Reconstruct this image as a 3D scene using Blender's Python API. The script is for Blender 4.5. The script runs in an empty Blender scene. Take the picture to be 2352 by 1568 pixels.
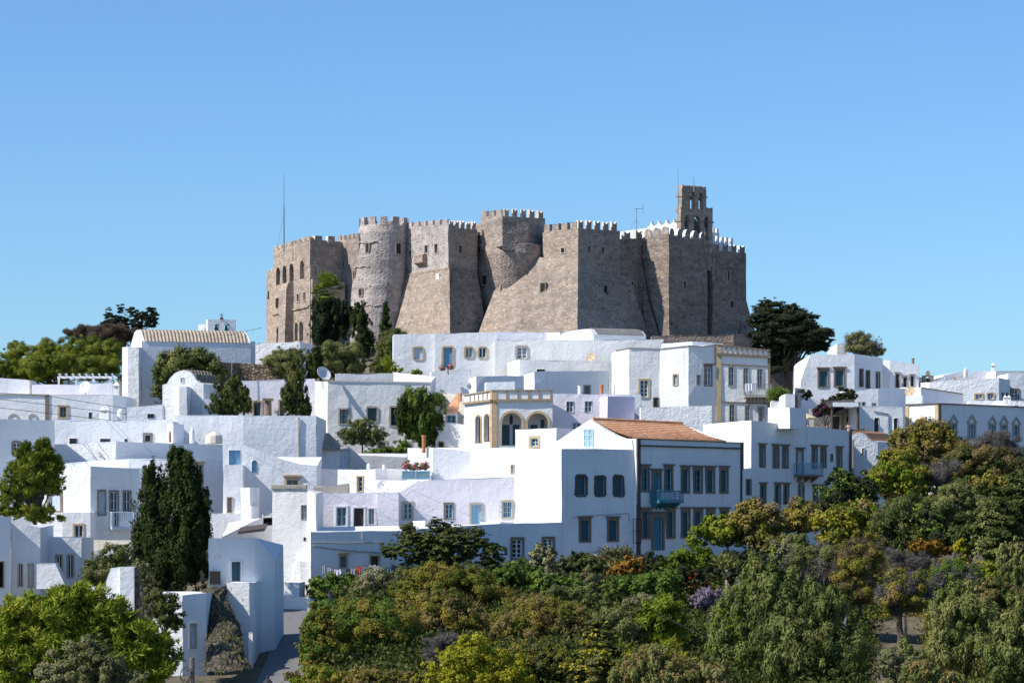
import bpy, math, random
import numpy as np
from mathutils import Vector, noise

# ------------------------------------------------------------------ camera, sky, sun
S = bpy.context.scene
COL = S.collection
F, HZ, CU = 6533.0, 1200.0, 1176.0          # focal length, horizon row and centre column of the survey sheet
R = math.radians
SUN_EL, SUN_B = 43.0, 22.0                   # sun height; how far the sun stands to the viewer's side of due left

cam = bpy.data.objects.new("camera", bpy.data.cameras.new("camera"))
COL.objects.link(cam)
cam.rotation_euler = (R(90), 0, 0)
cam.data.sensor_width = 36.0
cam.data.lens = 36.0 * F / 2352.0
cam.data.shift_y = (HZ - 784.0) / 2352.0
cam.data.clip_start, cam.data.clip_end = 1.0, 20000.0
S.camera = cam

world = bpy.data.worlds.new("World")
S.world = world
world.use_nodes = True
wn = world.node_tree.nodes
sky = wn.new("ShaderNodeTexSky")
sky.sky_type = 'NISHITA'
sky.sun_disc = False
sky.sun_elevation = R(SUN_EL)
sdir = Vector((-math.cos(R(SUN_EL)) * math.cos(R(SUN_B)), -math.cos(R(SUN_EL)) * math.sin(R(SUN_B)), math.sin(R(SUN_EL))))
sky.sun_rotation = math.atan2(sdir.x, sdir.y)
sky.altitude = 300
sky.air_density, sky.dust_density, sky.ozone_density = 1.0, 0.55, 3.5
bg = wn["Background"]
bg.inputs["Strength"].default_value = 0.105
tint = wn.new("ShaderNodeMix"); tint.data_type = 'RGBA'; tint.blend_type = 'MULTIPLY'
tint.inputs[0].default_value = 1.0
tint.inputs[7].default_value = (0.71, 0.99, 1.25, 1)      # clear, deep blue autumn air
world.node_tree.links.new(sky.outputs[0], tint.inputs[6])
world.node_tree.links.new(tint.outputs[2], bg.inputs["Color"])

sun = bpy.data.objects.new("sun", bpy.data.lights.new("sun", 'SUN'))
COL.objects.link(sun)
sun.data.energy = 5.0
sun.data.angle = R(0.5)
sun.data.color = (1.0, 0.95, 0.87)
sun.rotation_euler = sdir.to_track_quat('Z', 'Y').to_euler()
sun.location = sdir * 300

S.view_settings.view_transform = 'Standard'
S.view_settings.look = 'None'
S.view_settings.exposure = 0.28
S.view_settings.gamma = 1.0
S.cycles.max_bounces = 6

# ------------------------------------------------------------------ helpers
def P(u, v, Y):
    return Vector(((u - CU) * Y / F, Y, (HZ - v) * Y / F))

def tile(ox, oy, s=3.9982):
    return lambda x, y: (ox + x / s, oy + y / s)
D = lambda x, y: (x, y)
T1, T2, T3 = tile(0, 660.4), tile(516.8, 717.8), tile(0, 976.2)
T4 = tile(0, 1176, 3.151)
T5, T6, T7, T8 = tile(588, 402), tile(1176, 379), tile(1033.6, 746.5), tile(1378.1, 717.8)
T9, T10, T11, T12 = tile(1764, 660.4), tile(602.9, 1004.9), tile(1148.4, 947.5), tile(1550.4, 947.5)
T13, T14, T15, T16 = tile(631.6, 1176), tile(1148.4, 1176), tile(1764, 1176), tile(1764, 918.8)

PROF_Y = [-400, -60, 30, 110, 150, 200, 260, 395, 430, 480, 560, 800, 20000]
PROF_Z = [-30, -6, -8, -22, -17.5, -10.2, -3.4, 25.5, 27.5, 24, 6, -30, -60]
def th(x, y):
    z = float(np.interp(y, PROF_Y, PROF_Z))
    w = max(0.0, min(1.0, (y - 180) / 80.0)) * max(0.0, min(1.0, (900 - y) / 300.0))
    q = (x - 2) / 60.0
    z -= w * 6.5 * min(q * q, 6.0)
    if y < 700:
        z += 0.35 * noise.noise(Vector((x * 0.13, y * 0.13, 0))) + 0.1 * noise.noise(Vector((x * 0.5, y * 0.5, 3)))
    return z

def wob(p, a=0.05):
    n = noise.noise_vector(Vector(p) * 0.45) * a + noise.noise_vector(Vector(p) * 1.4) * a * 0.45
    return Vector(p) + n

WLOC = {}
class MB:
    def __init__(self):
        self.v, self.f, self.m = [], [], []
    def add(self, vs, fs, mi=0):
        k = len(self.v)
        self.v += [Vector(p) for p in vs]
        for q in fs:
            self.f.append([i + k for i in q]); self.m.append(mi)
    def box(self, o, a, b, c, mi=0):
        o, a, b, c = Vector(o), Vector(a), Vector(b), Vector(c)
        self.add([o, o+a, o+a+b, o+b, o+c, o+a+c, o+a+b+c, o+b+c],
                 [(0,3,2,1),(4,5,6,7),(0,1,5,4),(1,2,6,5),(2,3,7,6),(3,0,4,7)], mi)
    def prism(self, pts, vec, mi=0, side=None, caps=True):
        n = len(pts); vec = Vector(vec)
        pts = [Vector(p) for p in pts]
        if caps:
            self.add(pts, [list(range(n))], mi)
            self.add([p + vec for p in pts], [list(range(n))[::-1]], mi)
        self.add(pts + [p + vec for p in pts], [(i, (i+1) % n, n + (i+1) % n, n + i) for i in range(n)], mi if side is None else side)
    def tube(self, p0, p1, r0, r1=None, n=6, mi=0, caps=True):
        p0, p1 = Vector(p0), Vector(p1)
        r1 = r0 if r1 is None else r1
        ax = (p1 - p0).normalized()
        e = ax.orthogonal().normalized(); g = ax.cross(e)
        c = [(math.cos(2*math.pi*i/n), math.sin(2*math.pi*i/n)) for i in range(n)]
        vs = [p0 + (e*a + g*b)*r0 for a, b in c] + [p1 + (e*a + g*b)*r1 for a, b in c]
        fs = [(i, (i+1) % n, n + (i+1) % n, n + i) for i in range(n)]
        if caps: fs += [list(range(n))[::-1], list(range(n, 2*n))]
        self.add(vs, fs, mi)
    def lathe(self, c, prof, n=14, mi=0, a0=0.0, sx=1.0, sy=1.0):
        c = Vector(c); vs, fs = [], []
        for r, z in prof:
            for i in range(n):
                t = a0 + 2*math.pi*i/n
                vs.append(c + Vector((r*math.cos(t)*sx, r*math.sin(t)*sy, z)))
        for j in range(len(prof)-1):
            for i in range(n):
                fs.append((j*n+i, j*n+(i+1) % n, (j+1)*n+(i+1) % n, (j+1)*n+i))
        fs.append(list(range(n))[::-1]); fs.append([(len(prof)-1)*n+i for i in range(n)])
        self.add(vs, fs, mi)
    def build(self, name, mats, parent=None, loc=None, smooth=False):
        if not isinstance(mats, (list, tuple)): mats = [mats]
        if loc is None:
            xs = [p.x for p in self.v]; ys = [p.y for p in self.v]; zs = [p.z for p in self.v]
            loc = Vector(((min(xs)+max(xs))/2, (min(ys)+max(ys))/2, min(zs)))
        loc = Vector(loc)
        me = bpy.data.meshes.new(name)
        me.from_pydata([tuple(p - loc) for p in self.v], [], self.f)
        for m in mats: me.materials.append(M[m])
        if len(mats) > 1: me.polygons.foreach_set('material_index', self.m)
        if smooth: me.polygons.foreach_set('use_smooth', [True]*len(me.polygons))
        me.update()
        o = bpy.data.objects.new(name, me)
        COL.objects.link(o)
        WLOC[o.name] = loc
        if parent is not None:
            o.parent = parent
            o.location = loc - WLOC[parent.name]
        else:
            o.location = loc
        return o

def tag(o, label=None, cat=None, group=None, kind=None):
    if label: o['label'] = label
    if cat: o['category'] = cat
    if group: o['group'] = group
    if kind: o['kind'] = kind
    return o

def thing(name, label, cat, loc, group=None):
    o = bpy.data.objects.new(name, None)
    o.empty_display_size = 0.5
    COL.objects.link(o)
    o.location = loc
    WLOC[o.name] = Vector(loc)
    return tag(o, label, cat, group)

# ------------------------------------------------------------------ materials
M = {}
def newmat(name):
    m = bpy.data.materials.new(name); m.use_nodes = True
    M[name] = m
    nt = m.node_tree
    return m, nt, nt.nodes["Principled BSDF"]
def nd(nt, typ, **kw):
    n = nt.nodes.new("ShaderNode" + typ)
    for k, v in kw.items(): setattr(n, k, v)
    return n
def pos(nt, sc=(1, 1, 1)):
    g = nd(nt, "NewGeometry")
    v = nd(nt, "VectorMath", operation='MULTIPLY')
    v.inputs[1].default_value = sc
    nt.links.new(g.outputs["Position"], v.inputs[0])
    return v.outputs[0]
def tex_noise(nt, vec, scale, detail=4, rough=0.55):
    n = nd(nt, "TexNoise")
    n.inputs["Scale"].default_value = scale; n.inputs["Detail"].default_value = detail; n.inputs["Roughness"].default_value = rough
    nt.links.new(vec, n.inputs["Vector"])
    return n.outputs["Fac"]
def ramp(nt, fac, stops):
    r = nd(nt, "ValToRGB")
    el = r.color_ramp.elements
    while len(el) < len(stops): el.new(0.5)
    for e, (p, c) in zip(el, stops):
        e.position = p; e.color = (*c, 1) if len(c) == 3 else c
    nt.links.new(fac, r.inputs[0])
    return r.outputs[0]
def mix(nt, fac, a, b, blend='MIX'):
    n = nd(nt, "Mix", data_type='RGBA', blend_type=blend)
    for sock, val in ((n.inputs[0], fac), (n.inputs[6], a), (n.inputs[7], b)):
        if hasattr(val, 'links'): nt.links.new(val, sock)
        elif isinstance(val, (int, float)): sock.default_value = val
        else: sock.default_value = (*val, 1)
    return n.outputs[2]
def math_n(nt, op, a, b=0.0):
    n = nd(nt, "Math", operation=op)
    for s, v in ((n.inputs[0], a), (n.inputs[1], b)):
        if hasattr(v, 'links'): nt.links.new(v, s)
        else: s.default_value = v
    return n.outputs[0]
def bump(nt, b, h, strength, dist, round_=0.0):
    n = nd(nt, "Bump")
    if round_:
        bv = nd(nt, "Bevel"); bv.samples = 4; bv.inputs["Radius"].default_value = round_
        nt.links.new(bv.outputs[0], n.inputs["Normal"])
    n.inputs["Strength"].default_value = strength; n.inputs["Distance"].default_value = dist
    nt.links.new(h, n.inputs["Height"]); nt.links.new(n.outputs[0], b.inputs["Normal"])

def mat_plain(name, col, rough=0.7, var=0.15, metal=0.0):
    m, nt, b = newmat(name)
    f = tex_noise(nt, pos(nt), 3.0)
    c = ramp(nt, f, [(0.3, tuple(x*(1-var) for x in col)), (0.7, tuple(min(1, x*(1+var)) for x in col))])
    nt.links.new(c, b.inputs["Base Color"])
    b.inputs["Roughness"].default_value = rough; b.inputs["Metallic"].default_value = metal
    return m

def mat_plaster(name, col, dirt=0.25, dcol=(0.36, 0.33, 0.29), bs=0.6, bd=0.09):
    m, nt, b = newmat(name)
    p = pos(nt)
    big = tex_noise(nt, p, 0.35, 3)
    c = ramp(nt, big, [(0.3, tuple(x*0.9 for x in col)), (0.7, col)])
    st = tex_noise(nt, pos(nt, (2.2, 2.2, 0.14)), 1.0, 5, 0.65)      # rain streaks
    c = mix(nt, math_n(nt, 'MULTIPLY', ramp(nt, st, [(0.56, (0, 0, 0)), (0.8, (1, 1, 1))]), dirt), c, dcol)
    pt = tex_noise(nt, p, 0.9, 6, 0.7)                                # worn patches
    c = mix(nt, math_n(nt, 'MULTIPLY', ramp(nt, pt, [(0.62, (0, 0, 0)), (0.72, (1, 1, 1))]), dirt*0.8), c, dcol)
    nt.links.new(c, b.inputs["Base Color"])
    b.inputs["Roughness"].default_value = 0.92
    b.inputs["Specular IOR Level"].default_value = 0.15
    h = math_n(nt, 'ADD', tex_noise(nt, p, 2.2, 4, 0.6), math_n(nt, 'MULTIPLY', tex_noise(nt, pos(nt, (1, 1, 1.5)), 5.0, 3, 0.6), 0.5))
    bump(nt, b, h, bs, bd, 0.14)
    return m

def mat_stone(name, cols, mortar, scale, bs=0.8, bd=0.12, mw=0.09, tint=None):
    m, nt, b = newmat(name)
    dist = tex_noise(nt, pos(nt), 1.5, 2)
    v0 = nd(nt, "VectorMath", operation='MULTIPLY'); v0.inputs[1].default_value = scale
    g = nd(nt, "NewGeometry"); ad = nd(nt, "VectorMath", operation='ADD')
    off = nd(nt, "VectorMath", operation='SCALE')
    nn = nd(nt, "TexNoise"); nn.inputs["Scale"].default_value = 1.3
    nt.links.new(g.outputs["Position"], nn.inputs["Vector"]); nt.links.new(nn.outputs["Color"], off.inputs[0]); off.inputs["Scale"].default_value = 0.35
    nt.links.new(g.outputs["Position"], ad.inputs[0]); nt.links.new(off.outputs[0], ad.inputs[1]); nt.links.new(ad.outputs[0], v0.inputs[0])
    vo = nd(nt, "TexVoronoi", feature='F1'); vo.inputs["Scale"].default_value = 1.0
    ve = nd(nt, "TexVoronoi", feature='DISTANCE_TO_EDGE'); ve.inputs["Scale"].default_value = 1.0
    nt.links.new(v0.outputs[0], vo.inputs["Vector"]); nt.links.new(v0.outputs[0], ve.inputs["Vector"])
    sep = nd(nt, "SeparateColor"); nt.links.new(vo.outputs["Color"], sep.inputs[0])
    n = len(cols)
    c = ramp(nt, sep.outputs[0], [(i/(n-1), cc) for i, cc in enumerate(cols)])
    fine = tex_noise(nt, pos(nt), 6.0, 4, 0.7)
    c = mix(nt, 0.35, c, ramp(nt, fine, [(0.3, tuple(x*0.55 for x in cols[0])), (0.7, tuple(min(1, x*1.3) for x in cols[-1]))]))
    edge = ramp(nt, ve.outputs["Distance"], [(mw*0.4, (1, 1, 1)), (mw*1.5, (0, 0, 0))])
    c = mix(nt, edge, c, mortar)
    med = tex_noise(nt, pos(nt, (1, 1, 1.6)), 0.8, 5, 0.7)
    c = mix(nt, 0.75, c, ramp(nt, med, [(0.33, (0.66, 0.64, 0.63)), (0.5, (1, 1, 1)), (0.66, (1.28, 1.25, 1.2))]), 'MULTIPLY')
    big = tex_noise(nt, pos(nt), 0.14, 4, 0.6)
    c = mix(nt, 0.6, c, ramp(nt, big, [(0.3, (0.62, 0.6, 0.6)), (0.5, (1, 1, 1)), (0.72, (1.12, 1.02, 0.9))]), 'MULTIPLY')
    cou = tex_noise(nt, pos(nt, (0.06, 0.06, 1.1)), 1.0, 3, 0.6)                 # changes of coursing
    c = mix(nt, 0.5, c, ramp(nt, cou, [(0.35, (0.80, 0.79, 0.79)), (0.65, (1.14, 1.12, 1.09))]), 'MULTIPLY')
    rep = tex_noise(nt, pos(nt), 0.3, 5, 0.65)                                   # repaired, re-pointed patches
    c = mix(nt, math_n(nt, 'MULTIPLY', ramp(nt, rep, [(0.58, (0, 0, 0)), (0.66, (1, 1, 1))]), 0.45), c, mortar)
    st = tex_noise(nt, pos(nt, (0.9, 0.9, 0.1)), 1.0, 4, 0.6)
    c = mix(nt, math_n(nt, 'MULTIPLY', ramp(nt, st, [(0.55, (0, 0, 0)), (0.75, (1, 1, 1))]), 0.28), c, (0.13, 0.11, 0.095))
    nt.links.new(c, b.inputs["Base Color"])
    b.inputs["Roughness"].default_value = 0.95; b.inputs["Specular IOR Level"].default_value = 0.1
    h = math_n(nt, 'ADD', math_n(nt, 'MINIMUM', ve.outputs["Distance"], 0.22), math_n(nt, 'MULTIPLY', fine, 0.15))
    bump(nt, b, h, bs, bd*3)
    return m

def mat_leaf(name, cols, tr=0.25, ns=0.35):
    m, nt, b = newmat(name)
    g = nd(nt, "NewGeometry")
    n = len(cols)
    f = math_n(nt, 'ADD', math_n(nt, 'MULTIPLY', g.outputs["Random Per Island"], 0.34), math_n(nt, 'MULTIPLY', ramp(nt, tex_noise(nt, pos(nt), ns, 3), [(0.3, (0, 0, 0)), (0.7, (1, 1, 1))]), 0.66))
    c = ramp(nt, f, [(0.1 + 0.8*i/(n-1), cc) for i, cc in enumerate(cols)])
    nt.links.new(c, b.inputs["Base Color"])
    b.inputs["Roughness"].default_value = 0.6; b.inputs["Specular IOR Level"].default_value = 0.06
    t = nd(nt, "BsdfTranslucent"); nt.links.new(mix(nt, 0.5, c, (0.3, 0.34, 0.03), 'MIX'), t.inputs["Color"])
    ms = nd(nt, "MixShader"); ms.inputs[0].default_value = tr*.65
    nt.links.new(b.outputs[0], ms.inputs[1]); nt.links.new(t.outputs[0], ms.inputs[2])
    nt.links.new(ms.outputs[0], nt.nodes["Material Output"].inputs["Surface"])
    return m

def mat_tiles(name, cols, vec, period, bd=0.05):
    m, nt, b = newmat(name)
    vo = nd(nt, "TexVoronoi"); vo.inputs["Scale"].default_value = 3.0
    nt.links.new(pos(nt), vo.inputs["Vector"])
    sep = nd(nt, "SeparateColor"); nt.links.new(vo.outputs["Color"], sep.inputs[0])
    c = ramp(nt, sep.outputs[0], [(i/(len(cols)-1), cc) for i, cc in enumerate(cols)])
    c = mix(nt, 0.45, c, ramp(nt, tex_noise(nt, pos(nt), 0.4, 4, 0.6), [(0.35, tuple(x*0.8 for x in cols[0])), (0.65, cols[-1])]))
    nt.links.new(c, b.inputs["Base Color"]); b.inputs["Roughness"].default_value = 0.9
    # ridges running down the slope
    dp = nd(nt, "VectorMath", operation='DOT_PRODUCT'); g = nd(nt, "NewGeometry")
    nt.links.new(g.outputs["Position"], dp.inputs[0]); dp.inputs[1].default_value = vec
    h = math_n(nt, 'SINE', math_n(nt, 'MULTIPLY', dp.outputs["Value"], 2*math.pi/period))
    bump(nt, b, h, 1.0, bd)
    return m

W8 = (0.80, 0.80, 0.81)
mat_plaster('white', W8, 0.4, bs=0.6, bd=0.09)
mat_plaster('white_rough', (0.80, 0.80, 0.80), 0.3, bs=0.85, bd=0.14)
mat_plaster('white_old', (0.78, 0.77, 0.75), 0.5)
mat_plaster('white_worn', (0.80, 0.79, 0.775), 0.8, (0.42, 0.37, 0.31), bs=0.7, bd=0.08)
mat_plaster('lilac', (0.78, 0.745, 0.78), 0.06)
mat_plaster('lilac_dark', (0.66, 0.60, 0.72), 0.06)
mat_plaster('pink', (0.78, 0.71, 0.72), 0.1)
mat_plaster('cream', (0.74, 0.67, 0.55), 0.4)
mat_plaster('grey_plaster', (0.64, 0.63, 0.62), 0.6)
mat_plaster('grey_dark', (0.26, 0.245, 0.23), 0.7)  # dark vault roof; on the porch wall the darkness stands for shade
mat_plaster('concrete', (0.36, 0.33, 0.29), 0.6)
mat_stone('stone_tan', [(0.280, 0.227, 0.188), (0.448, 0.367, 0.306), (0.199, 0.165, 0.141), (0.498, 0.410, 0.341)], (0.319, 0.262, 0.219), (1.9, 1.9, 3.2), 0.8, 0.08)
mat_stone('stone_rubble', [(0.106, 0.087, 0.081), (0.342, 0.282, 0.249), (0.135, 0.111, 0.100), (0.448, 0.372, 0.328)], (0.373, 0.311, 0.270), (2.0, 2.0, 3.0), 0.8, 0.07, 0.17)  # dark rubble mix; doubles as the shade colour on some fortress faces
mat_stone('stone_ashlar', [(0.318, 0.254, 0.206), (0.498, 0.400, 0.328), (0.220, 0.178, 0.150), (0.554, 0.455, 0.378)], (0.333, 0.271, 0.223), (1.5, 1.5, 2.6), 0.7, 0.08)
mat_stone('stone_grey', [(0.189, 0.155, 0.137), (0.341, 0.281, 0.244), (0.117, 0.098, 0.089), (0.386, 0.314, 0.275)], (0.252, 0.207, 0.175), (1.6, 1.6, 2.6), 0.7, 0.09)  # grey mix; on one glacis side it carries the shade tone
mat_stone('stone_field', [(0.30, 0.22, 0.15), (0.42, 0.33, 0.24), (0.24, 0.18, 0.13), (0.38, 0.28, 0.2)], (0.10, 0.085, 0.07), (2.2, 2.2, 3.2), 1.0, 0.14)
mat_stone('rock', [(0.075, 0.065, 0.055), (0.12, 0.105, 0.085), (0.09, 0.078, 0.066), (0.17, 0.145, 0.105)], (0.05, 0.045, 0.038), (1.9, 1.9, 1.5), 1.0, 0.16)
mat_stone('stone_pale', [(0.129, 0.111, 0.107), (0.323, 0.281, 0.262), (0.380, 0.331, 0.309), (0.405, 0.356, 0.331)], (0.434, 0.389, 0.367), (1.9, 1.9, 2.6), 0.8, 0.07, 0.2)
mat_plain('mortar_pale', (0.58, 0.54, 0.49), 0.9, 0.12)
mat_plain('mortar', (0.40, 0.355, 0.31), 0.9, 0.15)
mat_plain('trim_tan', (0.49, 0.37, 0.225), 0.9, 0.18)
mat_plain('trim_mid', (0.34, 0.255, 0.17), 0.9, 0.2)
mat_plain('trim_brown', (0.20, 0.155, 0.12), 0.9, 0.2)
mat_plain('trim_grey', (0.38, 0.34, 0.30), 0.9, 0.18)
mat_plain('trim_dark', (0.085, 0.068, 0.06), 0.9, 0.2)
def mat_glass(name):
    m, nt, b = newmat(name)                      # some panes dark, some with pale curtains behind them
    oi = nd(nt, "ObjectInfo")
    c = ramp(nt, oi.outputs["Random"], [(0.0, (0.015, 0.018, 0.024)), (0.55, (0.035, 0.042, 0.055)), (0.8, (0.10, 0.115, 0.13)), (1.0, (0.30, 0.31, 0.32))])
    nt.links.new(c, b.inputs["Base Color"]); b.inputs["Roughness"].default_value = 0.08
    bump(nt, b, tex_noise(nt, pos(nt), 1.5, 2), 0.25, 0.05)
mat_glass('glass')
mat_plain('glass_pale', (0.32, 0.38, 0.42), 0.2, 0.2)
mat_plain('dark', (0.02, 0.018, 0.018), 0.9)
mat_plain('wood_dark', (0.06, 0.045, 0.04), 0.8)
mat_plain('wood_grey', (0.16, 0.14, 0.12), 0.9, 0.3)
mat_plain('paint_white', (0.72, 0.73, 0.75), 0.5, 0.05)
mat_plain('paint_pale', (0.55, 0.62, 0.68), 0.5, 0.1)
mat_plain('paint_blue', (0.13, 0.29, 0.45), 0.5, 0.12)
mat_plain('paint_sky', (0.27, 0.45, 0.56), 0.5, 0.1)
mat_plain('paint_teal', (0.022, 0.085, 0.115), 0.5, 0.12)
mat_plain('paint_turq', (0.035, 0.19, 0.27), 0.5, 0.12)
mat_plain('paint_green', (0.16, 0.24, 0.20), 0.6, 0.12)
mat_plain('paint_grey', (0.17, 0.18, 0.20), 0.6, 0.12)
mat_plain('metal_dark', (0.02, 0.02, 0.022), 0.8, 0.1)
mat_plain('metal_grey', (0.30, 0.31, 0.33), 0.45, 0.1, 0.6)
mat_plain('dish', (0.62, 0.62, 0.62), 0.5, 0.08)
mat_plain('dish_tan', (0.45, 0.34, 0.22), 0.6, 0.12)
mat_plain('terracotta', (0.42, 0.17, 0.08), 0.8, 0.15)
mat_plain('bronze', (0.05, 0.085, 0.075), 0.5, 0.2, 0.3)
mat_plain('canvas', (0.55, 0.47, 0.30), 0.9, 0.1)
mat_plain('skin', (0.48, 0.30, 0.22), 0.6, 0.05)
mat_plain('hair', (0.05, 0.03, 0.02), 0.6, 0.1)
mat_plain('cloth_pink', (0.62, 0.45, 0.42), 0.9, 0.08)
mat_plain('cloth_white', (0.7, 0.7, 0.74), 0.9, 0.05)
mat_plain('cloth_grey', (0.34, 0.32, 0.36), 0.9, 0.25)
mat_plain('cloth_red', (0.62, 0.07, 0.03), 0.9, 0.1)
mat_plain('cloth_dark', (0.02, 0.02, 0.03), 0.9, 0.1)
mat_plain('cloth_teal', (0.05, 0.13, 0.18), 0.9, 0.1)
mat_plain('cloth_blue', (0.22, 0.32, 0.55), 0.9, 0.1)
mat_plain('bark', (0.075, 0.058, 0.045), 0.95, 0.3)
mat_plain('bark_pale', (0.17, 0.14, 0.12), 0.95, 0.25)
mat_tiles('tiles_orange', [(0.66, 0.31, 0.15), (0.72, 0.37, 0.19), (0.60, 0.27, 0.13), (0.74, 0.43, 0.25)], (0.69, 0.72, 0), 0.35, 0.015)
mat_tiles('tiles_tan', [(0.36, 0.28, 0.20), (0.46, 0.37, 0.27), (0.26, 0.20, 0.15), (0.52, 0.42, 0.31)], (0.97, 0.24, 0), 0.42, 0.05)
mat_tiles('tiles_brown', [(0.13, 0.10, 0.08), (0.20, 0.16, 0.12), (0.10, 0.08, 0.065), (0.24, 0.19, 0.14)], (0.97, 0.24, 0), 0.4, 0.06)
mat_tiles('vault_orange', [(0.36, 0.17, 0.085), (0.42, 0.21, 0.11), (0.38, 0.18, 0.09)], (0.9, 0.4, 0), 3.0, 0.01)
mat_plain('asphalt', (0.165, 0.16, 0.155), 0.9, 0.2)

def mat_soil():
    m, nt, b = newmat('soil')
    p = pos(nt)
    c = ramp(nt, tex_noise(nt, p, 0.25, 6, 0.65), [(0.3, (0.07, 0.065, 0.03)), (0.5, (0.15, 0.12, 0.07)), (0.7, (0.25, 0.20, 0.125))])
    c = mix(nt, 0.4, c, ramp(nt, tex_noise(nt, p, 3.0, 6, 0.7), [(0.35, (0.05, 0.05, 0.025)), (0.65, (0.22, 0.18, 0.13))]))
    nt.links.new(c, b.inputs["Base Color"]); b.inputs["Roughness"].default_value = 1.0
    bump(nt, b, tex_noise(nt, p, 2.5, 6, 0.7), 0.8, 0.3)
mat_soil()
# ------------------------------------------------------------------ walls with real openings, windows, houses
def step_to(p, u, a):
    """walk from plan point p in direction a (degrees, + = right end further off) until the sight line of column u is met"""
    k = (u - CU) / F
    ca, sa = math.cos(R(a)), math.sin(R(a))
    t = (k*p.y - p.x) / (ca - k*sa)
    return Vector((p.x + t*ca, p.y + t*sa))

def on_wall(A, B, u, v):
    """where the sight line (u, v) meets the vertical wall A-B: distance along it and height"""
    d = (B - A).normalized(); k = (u - CU) / F
    s = (k*A.y - A.x) / (d.x - k*d.y)
    y = A.y + s*d.y
    return s, (HZ - v)*y/F

def breaks(lo, hi, extra, step):
    xs = sorted(set([lo, hi] + [e for e in extra if lo + 1e-4 < e < hi - 1e-4]))
    out = []
    for a, b in zip(xs[:-1], xs[1:]):
        n = max(1, int(math.ceil((b - a)/step)))
        out += [a + (b - a)*i/n for i in range(n)]
    return out + [xs[-1]]

def arch_pts(s0, s1, z1, rise, n=10):
    c, r = (s0+s1)/2, (s1-s0)/2
    return [(c - r*math.cos(math.pi*i/n), z1 - rise + rise*math.sin(math.pi*i/n)) for i in range(n+1)]

def wallgrid(mb, A, B, zb, ta, tb, holes=(), rev=0.16, step=1.4, amp=0.055, topf=None):
    d2 = B - A; L = d2.length; d2 = d2/L
    d = Vector((d2.x, d2.y, 0)); n = Vector((d2.y, -d2.x, 0)); o = Vector((A.x, A.y, 0))
    pt = lambda s, z, h=0.0: o + d*s + n*h + Vector((0, 0, z))
    top = topf or (lambda s: ta + (tb - ta)*s/L)
    ss = breaks(0, L, [x for h in holes for x in h[:2]], step)
    zt = min([top(s) for s in ss]) - 0.02
    zs = breaks(zb, max(zt, zb+0.1), [x for h in holes for x in h[2:4]], step)
    idx, vs, fs = {}, [], []
    def V(i, j):
        if (i, j) not in idx:
            idx[(i, j)] = len(vs)
            z = top(ss[i]) if j == len(zs) else zs[j]
            vs.append(wob(pt(ss[i], z), amp) if amp else pt(ss[i], z))
        return idx[(i, j)]
    for i in range(len(ss)-1):
        for j in range(len(zs)):
            sc = (ss[i]+ss[i+1])/2
            zc = (zs[j]+zs[j+1])/2 if j < len(zs)-1 else zs[j] + 0.01
            if j < len(zs)-1 and any(h[0] < sc < h[1] and h[2] < zc < h[3] for h in holes): continue
            fs.append((V(i, j), V(i+1, j), V(i+1, j+1), V(i, j+1)))
    mb.add(vs, fs)
    for h in holes:
        s0, s1, z0, z1 = h[:4]; rise = h[4] if len(h) > 4 else 0
        g = 0.05 if amp else 0.0
        prof = [(s0, z0), (s0, z1)] if not rise else [(s0, z0)]
        if rise:
            ap = arch_pts(s0, s1, z1, rise)
            prof += ap + [(s1, z0)]
            for (sa, za), (sb, zb_) in zip(ap[:-1], ap[1:]):       # spandrels over the arch
                mb.add([pt(sa, za), pt(sb, zb_), pt(sb, z1+.01), pt(sa, z1+.01)], [(0, 1, 2, 3)])
        else:
            prof = [(s0, z0), (s0, z1), (s1, z1), (s1, z0)]
        k = len(prof)
        mb.add([pt(s, z, g) for s, z in prof] + [pt(s, z, -rev) for s, z in prof], [(i, (i+1) % k, k + (i+1) % k, k + i) for i in range(k)])
    return pt, d, n

SUR = {'t': 'trim_tan', 'b': 'trim_brown', 'g': 'trim_grey', 'k': 'trim_dark', 'w': 'white'}
CO = {'w': 'paint_white', 'p': 'paint_pale', 'b': 'paint_blue', 's': 'paint_sky', 't': 'paint_teal', 'q': 'paint_turq', 'g': 'paint_green', 'k': 'wood_dark', 'y': 'paint_grey', 'l': 'paint_pale'}

def parse(st):
    """code: surround, fill (g glass, s shutter, d door leaf, x empty, o pale glass), paint, bars across, bars up, flags"""
    return dict(sur=st[0], fill=st[1], col=st[2], nx=int(st[3]), ny=int(st[4]), fl=st[5:])

def sur_width(q, w):
    if q['sur'] == 'n': return 0.0
    f = 0.19 if 'T' in q['fl'] else 0.15
    return min(0.26, f*w) if 'W' not in q['fl'] else 0.2*w

def opening(s0, s1, z0, z1, q):
    sw = sur_width(q, s1 - s0)
    bot = 0 if 'n' in q['fl'] else sw*0.7
    return [s0+sw, s1-sw, z0+bot, z1-sw*(1.5 if 'c' in q['fl'] else 1.0)] + ([(s1-s0-2*sw)/2*0.98] if 'a' in q['fl'] else [])

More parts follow.
